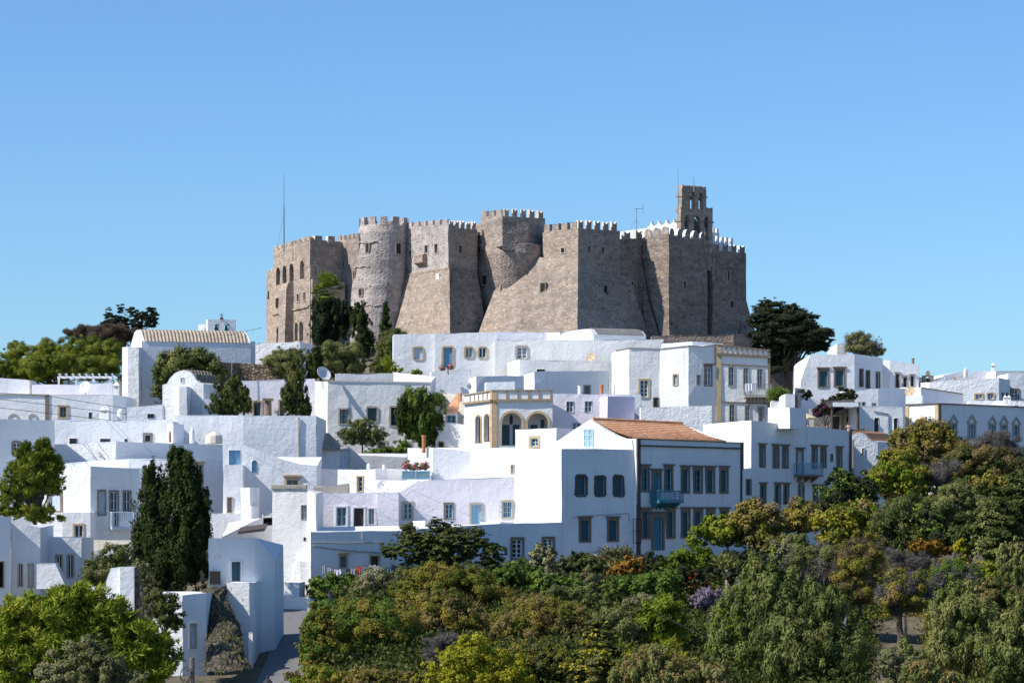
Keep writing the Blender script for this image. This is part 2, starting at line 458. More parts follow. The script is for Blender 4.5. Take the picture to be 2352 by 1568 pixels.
def add_window(parent, pt, d, n, s0, s1, z0, z1, q, dep=0.24):
    h = opening(s0, s1, z0, z1, q)
    a0, a1, b0, b1 = h[:4]; rise = h[4] if len(h) > 4 else 0
    up = Vector((0, 0, 1))
    def bx(mb, x0, x1, y0, y1, h0, h1, mi=0):
        mb.box(pt(x0, y0, h0), d*(x1-x0), n*(h1-h0), up*(y1-y0), mi)
    nm = 'door' if q['fill'] == 'd' else 'window'
    cx = pt((s0+s1)/2, z0, 0)
    root = None
    rnd = random.Random(int(abs(cx.x*97 + cx.z*31)*10))
    if q['sur'] != 'n':
        mb = MB(); pr = 0.07
        if rise:
            ap = arch_pts(a0, a1, b1, rise, 12); sw = a0 - s0
            ao = arch_pts(s0, s1, b1 + sw, rise + sw, 12)
            for i in range(12):
                q4 = [ap[i], ap[i+1], ao[i+1], ao[i]]
                mb.prism([pt(x, z, -0.08) for x, z in q4], n*(0.08+pr))
            bx(mb, s0, a0, z0, b1-rise, -0.08, pr); bx(mb, a1, s1, z0, b1-rise, -0.08, pr)
        elif 'r' in q['fl']:                     # rough, rounded whitewash-edged stone surround
            def outl(x0, x1, y0, y1, j, cr):
                w, hh = x1-x0, y1-y0; c = min(w, hh)*cr
                pts = [(x0+c, y0), (x1-c, y0), (x1, y0+c), (x1, (y0+y1)/2), (x1, y1-c), (x1-c, y1), (x0+c, y1), (x0, y1-c), (x0, (y0+y1)/2), (x0, y0+c)]
                return [(x + rnd.uniform(-j, j), y + rnd.uniform(-j, j)) for x, y in pts]
            oo = outl(s0, s1, z0, z1, 0.05, 0.16)
            ii = [(max(a0, min(a1, x)), max(b0, min(b1, y))) for x, y in outl(a0, a1, b0, b1, 0.0, 0.02)]
            for i in range(10):
                j = (i+1) % 10
                mb.prism([pt(*ii[i], -0.08), pt(*ii[j], -0.08), pt(*oo[j], -0.08), pt(*oo[i], -0.08)], n*(0.08+pr))
        else:
            bx(mb, s0, a0, z0, b1, -0.08, pr); bx(mb, a1, s1, z0, b1, -0.08, pr)
            bx(mb, s0, s1, b1, z1, -0.08, pr+0.003)
            if b0 > z0 + .01: bx(mb, a0, a1, z0, b0, -0.08, pr+0.02)
        if 'c' in q['fl']: bx(mb, s0-0.13, s1+0.13, z1-0.001, z1+0.14, -0.08, pr+0.12)
        if 'p' in q['fl']:                       # pointed hood
            w = (s1-s0)/2+0.14; c = (s0+s1)/2; hp = w*1.15
            for sg in (-1, 1):
                q4 = [(c+sg*w, z1), (c, z1+hp), (c, z1+hp-0.24), (c+sg*(w-0.26), z1)]
                mb.prism([pt(x, z, -0.06) for x, z in q4], n*0.2)
        root = mb.build(nm, SUR[q['sur']], parent, cx)
    if q['fill'] == 'x':
        return root
    mb = MB(); hd = -dep + 0.03; fw = min(0.09, 0.11*(a1-a0)); col = CO[q['col']]
    ztop = b1
    if q['fill'] in 'go':
        bx(mb, a0, a0+fw, b0, b1, hd, hd+0.06); bx(mb, a1-fw, a1, b0, b1, hd, hd+0.06)
        bx(mb, a0+fw, a1-fw, b0, b0+fw, hd, hd+0.06); bx(mb, a0+fw, a1-fw, b1-fw, b1, hd, hd+0.06)
        for i in range(1, q['nx']):
            x = a0 + (a1-a0)*i/q['nx']; w = fw*(0.8 if i*2 == q['nx'] else 0.4)
            bx(mb, x-w, x+w, b0+fw, b1-fw, hd+0.002, hd+0.055)
        for j in range(1, q['ny']):
            z = b0 + (b1-b0)*j/q['ny']
            bx(mb, a0+fw, a1-fw, z-fw*.35, z+fw*.35, hd+0.004, hd+0.05)
        nmf = 'sash'
    else:
        k = q['nx']
        for i in range(k):
            x0 = a0 + (a1-a0)*i/k + 0.012; x1 = a0 + (a1-a0)*(i+1)/k - 0.012
            bx(mb, x0, x1, b0, b1, hd-0.02, hd+0.03)
            f2 = (x1-x0)*0.14
            bx(mb, x0, x0+f2, b0, b1, hd+0.03, hd+0.055); bx(mb, x1-f2, x1, b0, b1, hd+0.03, hd+0.055)
            ny = q['ny'] if q['fill'] == 'd' else max(6, int((b1-b0)/0.16))
            for j in range(ny+1):
                z = b0 + (b1-b0)*j/ny
                hh = f2*0.8 if q['fill'] == 'd' else 0.035
                bx(mb, x0+f2, x1-f2, max(b0, z-hh), min(b1, z+hh), hd+0.031, hd+0.05)
        nmf = 'leaf' if q['fill'] == 'd' else 'shutter'
    if 'o' in q['fl']:                           # casement shutters swung open against the wall
        wv = (a1-a0)*0.32
        for x0 in (s0-wv+0.05, s1-0.05):
            bx(mb, x0, x0+wv*0.12, b0, b1, 0.09, 0.12); bx(mb, x0+wv*0.88, x0+wv, b0, b1, 0.09, 0.12)
            for j in range(4):
                z = b0 + (b1-b0)*j/3
                bx(mb, x0+wv*.12, x0+wv*.88, max(b0, z-.03), min(b1, z+.03), 0.09, 0.115)
    if root is None:
        root = mb.build(nm, col, parent, cx)
    else:
        mb.build(nmf, col, root)
    pn = MB()
    bx(pn, a0-0.02, a1+0.02, b0-0.02, b1+0.02, -dep-0.05, -dep)
    pn.build('pane', 'glass_pale' if q['fill'] == 'o' else 'glass', root)
    return root

HOUSES = {}
def house(label, T, Y0, xs, angs, tops, ai=0, mat='white', depth=7.0, wins=(), name='white_house', cat='house', group=None, roof=None, amp=0.055, zbot=None, key=None, trim=(), back=None, into=None, part='annex'):
    """xs: columns of the visible corners left to right, angs: direction of each wall between them, tops: rows of the wall heads"""
    angs = [a + 12 if 10 <= a <= 16 else a for a in angs]
    us = [T(x, 0)[0] for x in xs]
    pts = [None]*len(us)
    pts[ai] = Vector(((us[ai]-CU)*Y0/F, Y0))
    for i in range(ai+1, len(us)): pts[i] = step_to(pts[i-1], us[i], angs[i-1])
    for i in range(ai-1, -1, -1): pts[i] = step_to(pts[i+1], us[i], angs[i])
    zt = [(HZ - T(0, t)[1])*p.y/F for p, t in zip(pts, tops)]
    if back: bk = [Vector(b) for b in back]
    elif len(pts) == 2:
        d = (pts[1]-pts[0]).normalized(); b = Vector((-d.y, d.x))*depth
        bk = [pts[1]+b, pts[0]+b]
    elif len(pts) == 3:
        bk = [pts[0]+pts[2]-pts[1]]
        if (bk[0]-pts[1]).y < depth*0.7: bk = [pts[2]+Vector((0.05, depth)), pts[0]+Vector((-0.05, depth))]
    else:
        bk = [pts[-1]+Vector((0.1, depth)), pts[0]+Vector((-0.1, depth))]
    ring = pts + bk
    zr = zt + [sum(zt)/len(zt)]*len(bk)
    zb = min(th(p.x, p.y) for p in ring) - 1.5 if zbot is None else zbot
    cen = sum(ring, Vector((0, 0)))/len(ring)
    root = into or thing(name, label, cat, (cen.x, cen.y, max(zb, th(cen.x, cen.y)-1)), group)
    mb = MB(); frames = []
    for i in range(len(pts)-1):
        A, B = pts[i], pts[i+1]
        hs, wl = [], []
        for w in wins:
            if w[0] != i: continue
            (u0, v0), (u1, v1) = T(w[1], w[2]), T(w[3], w[4])
            s0, za = on_wall(A, B, u0, (v0+v1)/2); s1, zb2 = on_wall(A, B, u1, (v0+v1)/2)
            _, z1 = on_wall(A, B, (u0+u1)/2, v0); _, z0 = on_wall(A, B, (u0+u1)/2, v1)
            q = parse(w[5])
            L = (B-A).length
            s0, s1 = max(0.05, s0), min(L-0.05, s1)
            hs.append(opening(s0, s1, z0, z1, q)); wl.append((s0, s1, z0, z1, q))
        rev = 0.45 if any('a' in w[4]['fl'] and w[4]['fill'] == 'x' for w in wl) else 0.16
        fr = wallgrid(mb, A, B, zb, zt[i], zt[i+1], hs, rev=rev, amp=amp)
        frames.append((A, B) + fr)
        for w in wl: add_window(root, *fr, *w)
    for i in range(len(pts)-1, len(ring)):
        j = (i+1) % len(ring)
        wallgrid(mb, ring[i], ring[j], zb, zr[i], zr[j], (), amp=amp, step=2.5)
    wo = mb.build(part if into else 'wall', mat, root)
    rf = MB()
    k = len(ring)
    # flat roof with a low kerb, just under the wall head
    tops3 = [wob(Vector((p.x, p.y, z)), amp) for p, z in zip(ring, zr)]
    rf.add([p - Vector((0, 0, 0.03)) for p in tops3], [list(range(k))])
    rf.build('roof', roof or mat, wo if into else root)
    if key: HOUSES[key] = dict(root=root, pts=pts, zt=zt, frames=frames, zb=zb)
    return root

def facebox(root, key, seg, T, x0, y0, x1, y1, mat, name, proud=0.08, sink=0.06, parent=None):
    """a flat piece of trim (quoin strip, band, cornice) lying on a wall, edges given on the survey sheet"""
    A, B, pt, d, n = HOUSES[key]['frames'][seg]
    (u0, v0), (u1, v1) = T(x0, y0), T(x1, y1)
    s0, _ = on_wall(A, B, u0, v0); s1, _ = on_wall(A, B, u1, v1)
    _, z1 = on_wall(A, B, (u0+u1)/2, v0); _, z0 = on_wall(A, B, (u0+u1)/2, v1)
    mb = MB(); mb.box(pt(s0, z0, -sink), d*(s1-s0), n*(sink+proud), Vector((0, 0, z1-z0)))
    return mb.build(name, mat, parent or root)

def facebar(root, key, seg, T, xa, ya, xb, yb, th_px, mat, name, proud=0.1, sink=0.06):
    """a band that follows two points of a wall (runs along it at its own height)"""
    A, B, pt, d, n = HOUSES[key]['frames'][seg]
    (u0, v0), (u1, v1) = T(xa, ya), T(xb, yb)
    s0, z0 = on_wall(A, B, u0, v0); s1, z1 = on_wall(A, B, u1, v1)
    t = th_px*A.y/F
    mb = MB()
    mb.prism([pt(s0, z0, -sink), pt(s1, z1, -sink), pt(s1, z1+t, -sink), pt(s0, z0+t, -sink)], n*(sink+proud))
    return mb.build(name, mat, root)

def chimney(root, u, v0, v1, Y, w_px, mat='white', pot=None, style='cap', name='chimney'):
    """small chimney standing on a roof: shaft, cap, smoke holes"""
    c = P(u, v1, Y); h = P(u, v0, Y).z - c.z; w = w_px*Y/F
    mb = MB(); c = c - Vector((0, 0, 0.3)); h += 0.3
    if style == 'cap':
        mb.box(c + Vector((-w/2, -w/2, 0)), (w, 0, 0), (0, w, 0), (0, 0, h*0.52))
        for sx in (-1, 1):
            for sy in (-1, 1):
                mb.box(c + Vector((sx*w*0.4 - w*.1, sy*w*0.4 - w*.1, h*0.52)), (w*.2, 0, 0), (0, w*.2, 0), (0, 0, h*0.16))
        mb.box(c + Vector((-w*.13, -w*.13, h*0.5)), (w*.26, 0, 0), (0, w*.26, 0), (0, 0, h*.2))
        mb.box(c + Vector((-w*.56, -w*.56, h*0.68)), (w*1.12, 0, 0), (0, w*1.12, 0), (0, 0, h*0.07))
        k = len(mb.v)
        mb.add([c + Vector((sx*w*.5, sy*w*.5, h*.75)) for sx, sy in ((-1, -1), (1, -1), (1, 1), (-1, 1))] + [c + Vector((0, 0, h))], [(0, 1, 4), (1, 2, 4), (2, 3, 4), (3, 0, 4), (3, 2, 1, 0)])
    elif style == 'round':
        mb.lathe(c, [(w*.5, 0), (w*.48, h*.7), (w*.42, h*.85), (w*.25, h*.96), (w*.02, h)], 12)
    elif style == 'pot':
        mb.lathe(c, [(w*.42, 0), (w*.4, h*.62), (w*.56, h*.66), (w*.56, h*.74), (w*.36, h*.78), (w*.3, h*.95), (w*.02, h)], 12)
    else:
        mb.lathe(c, [(w*.5, 0), (w*.5, h*.88), (w*.6, h*.9), (w*.6, h), (w*.2, h)], 12)
    return mb.build(name, mat, root, smooth=False)

def vaulted(label, T, Y0, xref, a, prof, vec_a, vec_u, wallmat, roofmat, roof_rng, name='chapel', cat='chapel', off=0.07, inset=0.35, wins=(), base=None):
    """body with a shaped gable: profile drawn on the gable plane, carried straight back; roof skin over part of the profile"""
    A = Vector(((T(xref, 0)[0]-CU)*Y0/F, Y0)); dd = Vector((math.cos(R(a)), math.sin(R(a))))
    B = A + dd
    sz = []
    for x, y in prof:
        u, v = T(x, y); sz.append(on_wall(A, B, u, v))
    d = Vector((dd.x, dd.y, 0)); n = Vector((dd.y, -dd.x, 0))
    pt = lambda s, z, h=0.0: Vector((A.x, A.y, 0)) + d*s + n*h + Vector((0, 0, z))
    last = pt(sz[roof_rng[1]][0], 0)
    e = step_to(Vector((last.x, last.y)), T(vec_u, 0)[0], vec_a)
    vec = Vector((e.x - last.x, e.y - last.y, 0))
    cb = pt(sum(s for s, _ in sz)/len(sz), 0)
    root = thing(name, label, cat, (cb.x, cb.y, min(z for _, z in sz)))
    zb = min(th(pt(s, 0).x, pt(s, 0).y) for s, _ in sz) - 1.5
    ring = [pt(s, (zb if (i in (0, len(sz)-1) and base is None) else z)) for i, (s, z) in enumerate(sz)]
    mb = MB(); mb.prism(ring, vec)
    mb.build('wall', wallmat, root)
    i0, i1 = roof_rng
    arc = [pt(*sz[i]) for i in range(i0, i1+1)]
    u = vec.normalized(); cc = sum(arc, Vector())/len(arc) - Vector((0, 0, 0.4))
    rm = MB(); nrow = max(2, int(vec.length/0.6))
    outer = [p + (p-cc).normalized()*off for p in arc]
    k = len(arc)
    for r in range(1):
        st = u*inset; en = vec - u*inset*0.6
        rm.prism([p + st for p in arc] + [p + st for p in outer[::-1]], en - st)
    rm.build('roof', roofmat, root)
    for w in wins:
        (u0, v0), (u1, v1) = T(w[0], w[1]), T(w[2], w[3])
        s0, z1 = on_wall(A, B, u0, v0); s1, z0 = on_wall(A, B, u1, v1)
        # niche window: frame standing proud of the gable with a dark pane in it
        m2 = MB(); f = 0.06; up = Vector((0, 0, 1))
        m2.box(pt(s0, z0, 0), d*f, n*0.1, up*(z1-z0)); m2.box(pt(s1-f, z0, 0), d*f, n*0.1, up*(z1-z0))
        m2.box(pt(s0+f, z1-f, 0), d*(s1-s0-2*f), n*0.1, up*f); m2.box(pt(s0+f, z0, 0), d*(s1-s0-2*f), n*0.1, up*f)
        wo = m2.build('window', wallmat, root)
        m3 = MB(); m3.box(pt(s0+f, z0+f, 0.005), d*(s1-s0-2*f), n*0.02, up*(z1-z0-2*f)); m3.build('pane', w[4], wo)
    return root, pt, sz, vec
# ------------------------------------------------------------------ the fortified monastery on the hilltop
def on_quad(q, u, v):
    q = [P(*c) for c in q]; best = None
    for i in range(81):
        a, b = q[0].lerp(q[1], i/80), q[3].lerp(q[2], i/80)
        for j in range(81):
            p = a.lerp(b, j/80); e = (CU + F*p.x/p.y - u)**2 + (HZ - F*p.z/p.y - v)**2
            if best is None or e < best[0]: best = (e, p.y)
    return best[1]
def pl(u, Y): return Vector(((u-CU)*Y/F, Y))
def zat(v, Y): return (HZ - v)*Y/F

FORT = thing('fortified_monastery', 'huge crenellated brown stone monastery crowning the hilltop above all the white houses', 'monastery', (0, 405, 25))
ZF = 22.0

def merlons(parent, A, za, B, zb, n, wf, h, th_, style, mats, first=0.0, jit=0.05):
    """n separate merlons along the wall head from A to B"""
    d2 = (B-A); L = d2.length; d2 = d2/L
    d = Vector((d2.x, d2.y, 0)); nn = Vector((d2.y, -d2.x, 0)); up = Vector((0, 0, 1))
    pitch = L/n; w = pitch*wf
    rn = random.Random(int(abs(A.x*71+n)))
    for i in range(n):
        s = first*pitch + pitch*i + (pitch-w)*0.5
        if s + w > L + 0.01: w2 = L - s
        else: w2 = w
        z = za + (zb-za)*(s+w2/2)/L
        hh = h*(1+rn.uniform(-jit, jit)); w2 *= 1+rn.uniform(-jit, jit)
        o = Vector((A.x, A.y, z-0.12)) + d*s + nn*0.02
        if style == 'swallow': pr = [(0, 0), (w2, 0), (w2, hh), (w2*.75, hh*.86), (w2*.5, hh*.74), (w2*.25, hh*.86), (0, hh)]
        elif style == 'round': pr = [(0, 0), (w2, 0), (w2, hh*.5), (w2*.88, hh*.8), (w2*.65, hh*.97), (w2*.4, hh), (w2*.15, hh*.82), (0, hh*.5)]
        elif style == 'step': pr = [(0, 0), (w2, 0), (w2, hh*.45), (w2*.66, hh*.45), (w2*.66, hh), (w2*.34, hh), (w2*.34, hh*.45), (0, hh*.45)]
        else: pr = [(0, 0), (w2, 0), (w2*.97, hh), (w2*.03, hh*.98)]
        mb = MB()
        mb.prism([o + d*x + up*z2 for x, z2 in pr], -nn*th_, 0, side=(1 if len(mats) > 1 else 0))
        mb.build('merlon', mats, parent)

def slab_part(name, A, B, ta, tb, mat, depth=14, holes=(), zb=None, amp=0.09, label=None, backdir=None):
    """a masonry block: front wall A-B with openings, closed sides, back and top"""
    L = (B-A).length; d = (B-A)/L
    b = (Vector((-d.y, d.x)) if backdir is None else Vector(backdir))*depth
    za, zb_ = ta, tb
    zbm = ZF if zb is None else zb
    mb = MB()
    fr = wallgrid(mb, A, B, zbm, za, zb_, [opening(*w[:4], parse(w[4])) for w in holes], rev=0.5, step=1.0, amp=amp)
    C, Dp = B+b, A+b
    wallgrid(mb, B, C, zbm, zb_, zb_, step=1.6, amp=amp); wallgrid(mb, C, Dp, zbm, zb_, za, step=3, amp=amp); wallgrid(mb, Dp, A, zbm, za, za, step=1.6, amp=amp)
    mb.add([wob(Vector((p.x, p.y, z - 0.02)), amp) for p, z in ((A, za), (B, zb_), (C, zb_), (Dp, za))], [(0, 1, 2, 3)])
    o = mb.build(name, mat, FORT)
    if label: o['label'] = label
    for w in holes: add_window(o, *fr, w[0], w[1], w[2], w[3], parse(w[4]), dep=0.5)
    return o, fr

def whole(A, B, T, x0, y0, x1, y1, st):
    (u0, v0), (u1, v1) = T(x0, y0), T(x1, y1)
    s0, _ = on_wall(A, B, u0, (v0+v1)/2); s1, _ = on_wall(A, B, u1, (v0+v1)/2)
    _, z1 = on_wall(A, B, (u0+u1)/2, v0); _, z0 = on_wall(A, B, (u0+u1)/2, v1)
    return (s0, s1, z0, z1, st)

def zw(A, B, T, x, y):
    u, v = T(x, y); return on_wall(A, B, u, v)[1]

MER = ['stone_rubble', 'mortar_pale']; MERP = ['stone_pale', 'mortar_pale']
# --- west block with the arched windows
a0 = pl(712, 402.0)
aL = step_to(a0, 628, -66); aR = step_to(a0, 772, 42)
aLL = step_to(aL, 612, -72)
W_A = [whole(aL, a0, T5, x0, y0, x1, y1, st) for x0, y0, x1, y1, st in (
    (188, 845, 220, 1008, 'ngk22a'), (246, 830, 280, 992, 'ngk22a'), (309, 812, 345, 975, 'ngk22a'), (405, 785, 440, 950, 'ngk22a'),
    (230, 1045, 249, 1105, 'nxk11'), (254, 1045, 273, 1100, 'nxk11'), (183, 1130, 206, 1220, 'nxk11'), (373, 1080, 400, 1170, 'gxk11'), (434, 1065, 458, 1158, 'gxk11'),
    (190, 1395, 218, 1535, 'ngk22a'), (358, 1355, 384, 1520, 'ngk22a'), (400, 1345, 430, 1525, 'ngk22a'))]
o, fr = slab_part('west_block', aL, a0, zw(aL, a0, T5, 158, 690), zw(aL, a0, T5, 488, 590), 'stone_ashlar', 14, W_A, label='west block of warm dressed stone with arched windows', backdir=(.72, .70))
merlons(o, aL, zw(aL, a0, T5, 158, 690), a0, zw(aL, a0, T5, 488, 590), 8, 0.8, 0.65, 0.5, 'round', ['stone_ashlar'])
# string course and buttress on its face
mb = MB(); A_, B_, pt_, d_, n_ = aL, a0, *fr
s0, z0 = on_wall(aL, a0, *T5(155, 1288)); s1, z1 = on_wall(aL, a0, *T5(488, 1212))
mb.prism([pt_(s0, z0, -.1), pt_(s1, z1, -.1), pt_(s1, z1+.25, -.1), pt_(s0, z0+.25, -.1)], n_*0.3)
mb.build('string_course', 'stone_ashlar', o)
mb = MB()
s0, zt0 = on_wall(aL, a0, *T5(283, 1000)); s1, _ = on_wall(aL, a0, *T5(345, 1000))
mb.prism([pt_(s0, ZF, -.3), pt_(s0, ZF, 1.5), pt_(s0, zt0-1, 1.1), pt_(s0, zt0, .75), pt_(s0, zt0+.2, -.3)], d_*(s1-s0))
mb.build('buttress', 'stone_ashlar', o)
o2, fr2 = slab_part('west_block_side', a0, aR, zw(a0, aR, T5, 495, 625), zw(a0, aR, T5, 735, 632), 'stone_ashlar', 12, [whole(a0, aR, T5, 495, 820, 570, 940, 'ggk11W')], label='shaded side of the west block with one framed window', backdir=(-.3, .95))
merlons(o2, a0, zw(a0, aR, T5, 495, 625), aR, zw(a0, aR, T5, 735, 632), 2, 0.56, 1.2, 0.6, 'flat', ['stone_ashlar', 'mortar_pale'], first=0.15)
mb = MB(); e0 = step_to(a0 + Vector((0.2, -0.3)), 780, 42); ea = a0 + Vector((-.1, -.8))
slab_part('lower_annex', pl(717, 400.6), step_to(pl(717, 400.6), 792, 42), zat(638, 400), zat(644, 402), 'stone_ashlar', 4, backdir=(-.2, .98))
slab_part('west_corner', aLL, aL, zat(622, aLL.y), zat(616, aL.y), 'stone_ashlar', 8, [whole(aLL, aL, T5, 108, 1070, 121, 1140, 'nxk11')], backdir=(.72, .70))

# --- short lit wall between the west block and the round tower
bR = pl(824, 403.5); bL = step_to(bR, 774, -48)
o, fr = slab_part('curtain_wall', bL, bR, zw(bL, bR, T5, 745, 605), zw(bL, bR, T5, 940, 575), 'stone_rubble', 12, [whole(bL, bR, T5, 793, 790, 818, 852, 'gxk11')])
merlons(o, bL, zw(bL, bR, T5, 745, 605), bR, zw(bL, bR, T5, 940, 575), 5, 0.62, 0.8, 0.5, 'flat', MER)

# --- tall round tower
def round_tower(name, uc, Yc, rows, mat, label, n=40, zbot=None, a_off=0.0):
    mb = MB(); c = pl(uc, Yc); fs, vs = [], []
    for r_px, v, du in rows:
        r = r_px*Yc/F; z = zat(v, Yc-r)
        for i in range(n):
            t = 2*math.pi*i/n
            vs.append(wob(Vector((c.x + du*Yc/F + r*math.cos(t), c.y + r*math.sin(t), z)), 0.12))
    for j in range(len(rows)-1):
        for i in range(n):
            fs.append((j*n+i, j*n+(i+1) % n, (j+1)*n+(i+1) % n, (j+1)*n+i))
    fs.append([i for i in range(n)]); 
    mb.add(vs, fs)
    o = mb.build(name, mat, FORT, smooth=False); o['label'] = label
    return o, c
rows = [(57, 515, 3)] + [(57 + (72-57)*t/14.0 + 0.8*math.sin(t*2.1), 515 + t*20, 3 - 22*t/14.0) for t in range(1, 15)]
rows += [(73, 830, -20)]
o, c = round_tower('round_tower', 879, 405.5, rows, 'stone_pale', 'tall round tower of dark stones in pale mortar')
def ring_merlon(parent, c, r, ang, half, z, h, th_, mats, style='flat'):
    mb = MB(); pts = []
    k = 5
    oo = [Vector((c.x + r*math.cos(ang+half*(2*i/k-1)), c.y + r*math.sin(ang+half*(2*i/k-1)), z)) for i in range(k+1)]
    ii = [Vector((c.x + (r-th_)*math.cos(ang+half*(2*i/k-1)), c.y + (r-th_)*math.sin(ang+half*(2*i/k-1)), z)) for i in range(k+1)]
    mb.prism([p for p in oo] + [p for p in ii[::-1]], Vector((0, 0, h)), 0)
    mb.build('merlon', mats, parent)
rt = 57*405.5/F
for a_ in (180, 212, 243, 272, 302, 333, 5, 40, 80, 120, 150):
    ring_merlon(o, c + Vector((3*405.5/F, 0)), rt+.02, R(a_), R(8.5), zat(517, 402), 1.25, 0.6, ['stone_pale'])
for vv, ang0, ang1 in ((555, 170, 262), (611, 170, 250), (702, 165, 285)):                 # worn plaster ledges
    mb = MB(); t_ = (vv-515)/20.0; r_ = (57+15*t_/14)*405.5/F; du = (3-22*t_/14)*405.5/F
    pv = None
    for a_ in range(ang0, ang1, 6):
        p = Vector((c.x+du+(r_+.05)*math.cos(R(a_)), c.y+(r_+.05)*math.sin(R(a_)), zat(vv, 402)+0.12*math.sin(a_*.3)))
        if pv is not None: mb.tube(pv, p, 0.11, 0.11, 6)
        pv = p
    mb.build('plaster_ledge', 'mortar', o)
def slot(parent, p, ang, w, h, frame=None, name='window'):
    """small opening: stone frame standing out of the masonry round a solid dark block that stands for the shaded hollow"""
    d = Vector((math.cos(R(ang)), math.sin(R(ang)), 0)); n = Vector((d.y, -d.x, 0)); up = Vector((0, 0, 1))
    mb = MB(); f = 0.14
    o_ = p - d*(w/2) - up*(h/2)
    for x0, x1, y0, y1 in ((-f, 0, -f, h+f), (w, w+f, -f, h+f), (0, w, h, h+f), (0, w, -f, 0)):
        mb.box(o_ + d*x0 + up*y0 - n*0.4, d*(x1-x0), n*0.52, up*(y1-y0))
    fo = mb.build(name, frame or 'stone_tan', parent)
    m2 = MB(); m2.box(o_ - n*0.4, d*w, n*0.44, up*h); m2.build('recess', 'dark', fo)  # block painted dark in place of a shaded hollow
def tower_slot(o, c, Yc, x, y, w, h, T, tband=(515, 57, 72, 14, 3, -22)):
    u, v = T(x, y)
    t_ = (v-515)/20.0; r = (57+15*t_/14)*Yc/F; cx = c.x + (3-22*t_/14)*Yc/F
    k = (u-CU)/F
    X = k*(Yc-r*0.8); dx = (X-cx)/r
    ang = math.degrees(math.asin(max(-.98, min(.98, dx))))
    yy = c.y - math.sqrt(max(0, r*r-(X-cx)**2))
    slot(o, Vector((X, yy, zat(v, yy))), ang, w, h)
for x, y, w, h in ((1025, 668, .5, 1.2), (1305, 675, .75, 1.35), (900, 915, .45, 1.0), (962, 1078, .5, 1.0)):
    tower_slot(o, c, 405.5, x, y, w, h, T5)

# --- wall C and its shaded return
c0 = pl(1030, 395.5); cL = step_to(c0, 932, -55); cR = step_to(c0, 1096, 44)
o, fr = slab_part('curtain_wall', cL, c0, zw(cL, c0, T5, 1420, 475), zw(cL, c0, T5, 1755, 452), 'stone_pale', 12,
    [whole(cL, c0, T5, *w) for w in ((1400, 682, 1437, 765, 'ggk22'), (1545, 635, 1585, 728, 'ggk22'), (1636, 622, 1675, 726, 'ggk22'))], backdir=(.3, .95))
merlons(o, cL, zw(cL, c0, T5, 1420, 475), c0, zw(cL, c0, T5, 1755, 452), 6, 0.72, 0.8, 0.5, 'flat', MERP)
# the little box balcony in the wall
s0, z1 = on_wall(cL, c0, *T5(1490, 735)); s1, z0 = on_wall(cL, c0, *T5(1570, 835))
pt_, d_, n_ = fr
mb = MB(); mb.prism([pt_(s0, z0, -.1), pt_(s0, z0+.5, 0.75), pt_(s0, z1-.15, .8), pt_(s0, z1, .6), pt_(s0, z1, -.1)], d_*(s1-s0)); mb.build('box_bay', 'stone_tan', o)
o, fr = slab_part('curtain_wall', c0, cR, zw(c0, cR, T5, 1770, 485), zw(c0, cR, T5, 2020, 500), 'stone_rubble', 10, [whole(c0, cR, T5, 1855, 640, 1895, 722, 'ggk22')], backdir=(-.3, .95))  # darker stone than the sunlit side: shade put into the colour
merlons(o, c0, zw(c0, cR, T5, 1770, 485), cR, zw(c0, cR, T5, 2020, 500), 5, 0.55, 1.2, 0.42, 'swallow', MER)
# glacis (battered base) of wall C
def batter(name, tl, tr, br, bl, mat, back=2.2, lip=None, nx=10, nz=10):
    q = [P(*tl), P(*tr), P(*br), P(*bl)]
    mb = MB(); vs, fs = [], []
    for j in range(nz+1):
        for i in range(nx+1):
            a = q[0].lerp(q[1], i/nx); b = q[3].lerp(q[2], i/nx)
            vs.append(wob(a.lerp(b, j/nz), 0.07))
    for j in range(nz):
        for i in range(nx):
            fs.append((j*(nx+1)+i, (j+1)*(nx+1)+i, (j+1)*(nx+1)+i+1, j*(nx+1)+i+1))
    mb.add(vs, fs)
    bk = Vector((0, back, 0))
    mb.add([q[0], q[1], q[1]+bk, q[0]+bk, q[3], q[2]], [(0, 3, 2, 1), (0, 4, 3), (1, 2, 5)])
    o = mb.build(name, mat, FORT)
    if lip:
        m2 = MB(); e = (q[1]-q[0]); m2.prism([q[0]+Vector((0, .3, 0)), q[0]+Vector((0, -.22, -.05)), q[0]+Vector((0, -.22, -.3)), q[0]+Vector((0, .3, -.5))], e)
        m2.build('string_course', lip, o)
    return o
yL = step_to(c0, 922, -55).y; yR = step_to(c0, 1092, 44).y
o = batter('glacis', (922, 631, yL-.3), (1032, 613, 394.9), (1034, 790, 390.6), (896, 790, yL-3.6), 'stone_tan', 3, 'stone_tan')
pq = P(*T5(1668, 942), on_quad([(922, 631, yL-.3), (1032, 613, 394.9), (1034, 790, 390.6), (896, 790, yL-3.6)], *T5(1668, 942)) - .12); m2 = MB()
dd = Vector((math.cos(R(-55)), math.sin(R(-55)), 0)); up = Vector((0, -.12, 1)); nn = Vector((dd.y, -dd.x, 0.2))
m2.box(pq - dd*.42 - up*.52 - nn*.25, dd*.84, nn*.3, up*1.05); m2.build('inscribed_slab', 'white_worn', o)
batter('glacis', (1032, 613, 394.9), (1096, 628, yR), (1124, 790, yR-2.2), (1034, 790, 390.6), 'stone_grey', 3, 'stone_grey')  # greyer than the lit slope beside it, with shade in the colour

jn0, jn1 = pl(1080, 402.5), pl(1150, 397.4)
slab_part('curtain_wall', jn0, jn1, zat(514, 402.5), zat(512, 397.4), 'stone_rubble', 6, [], backdir=(0, 1))
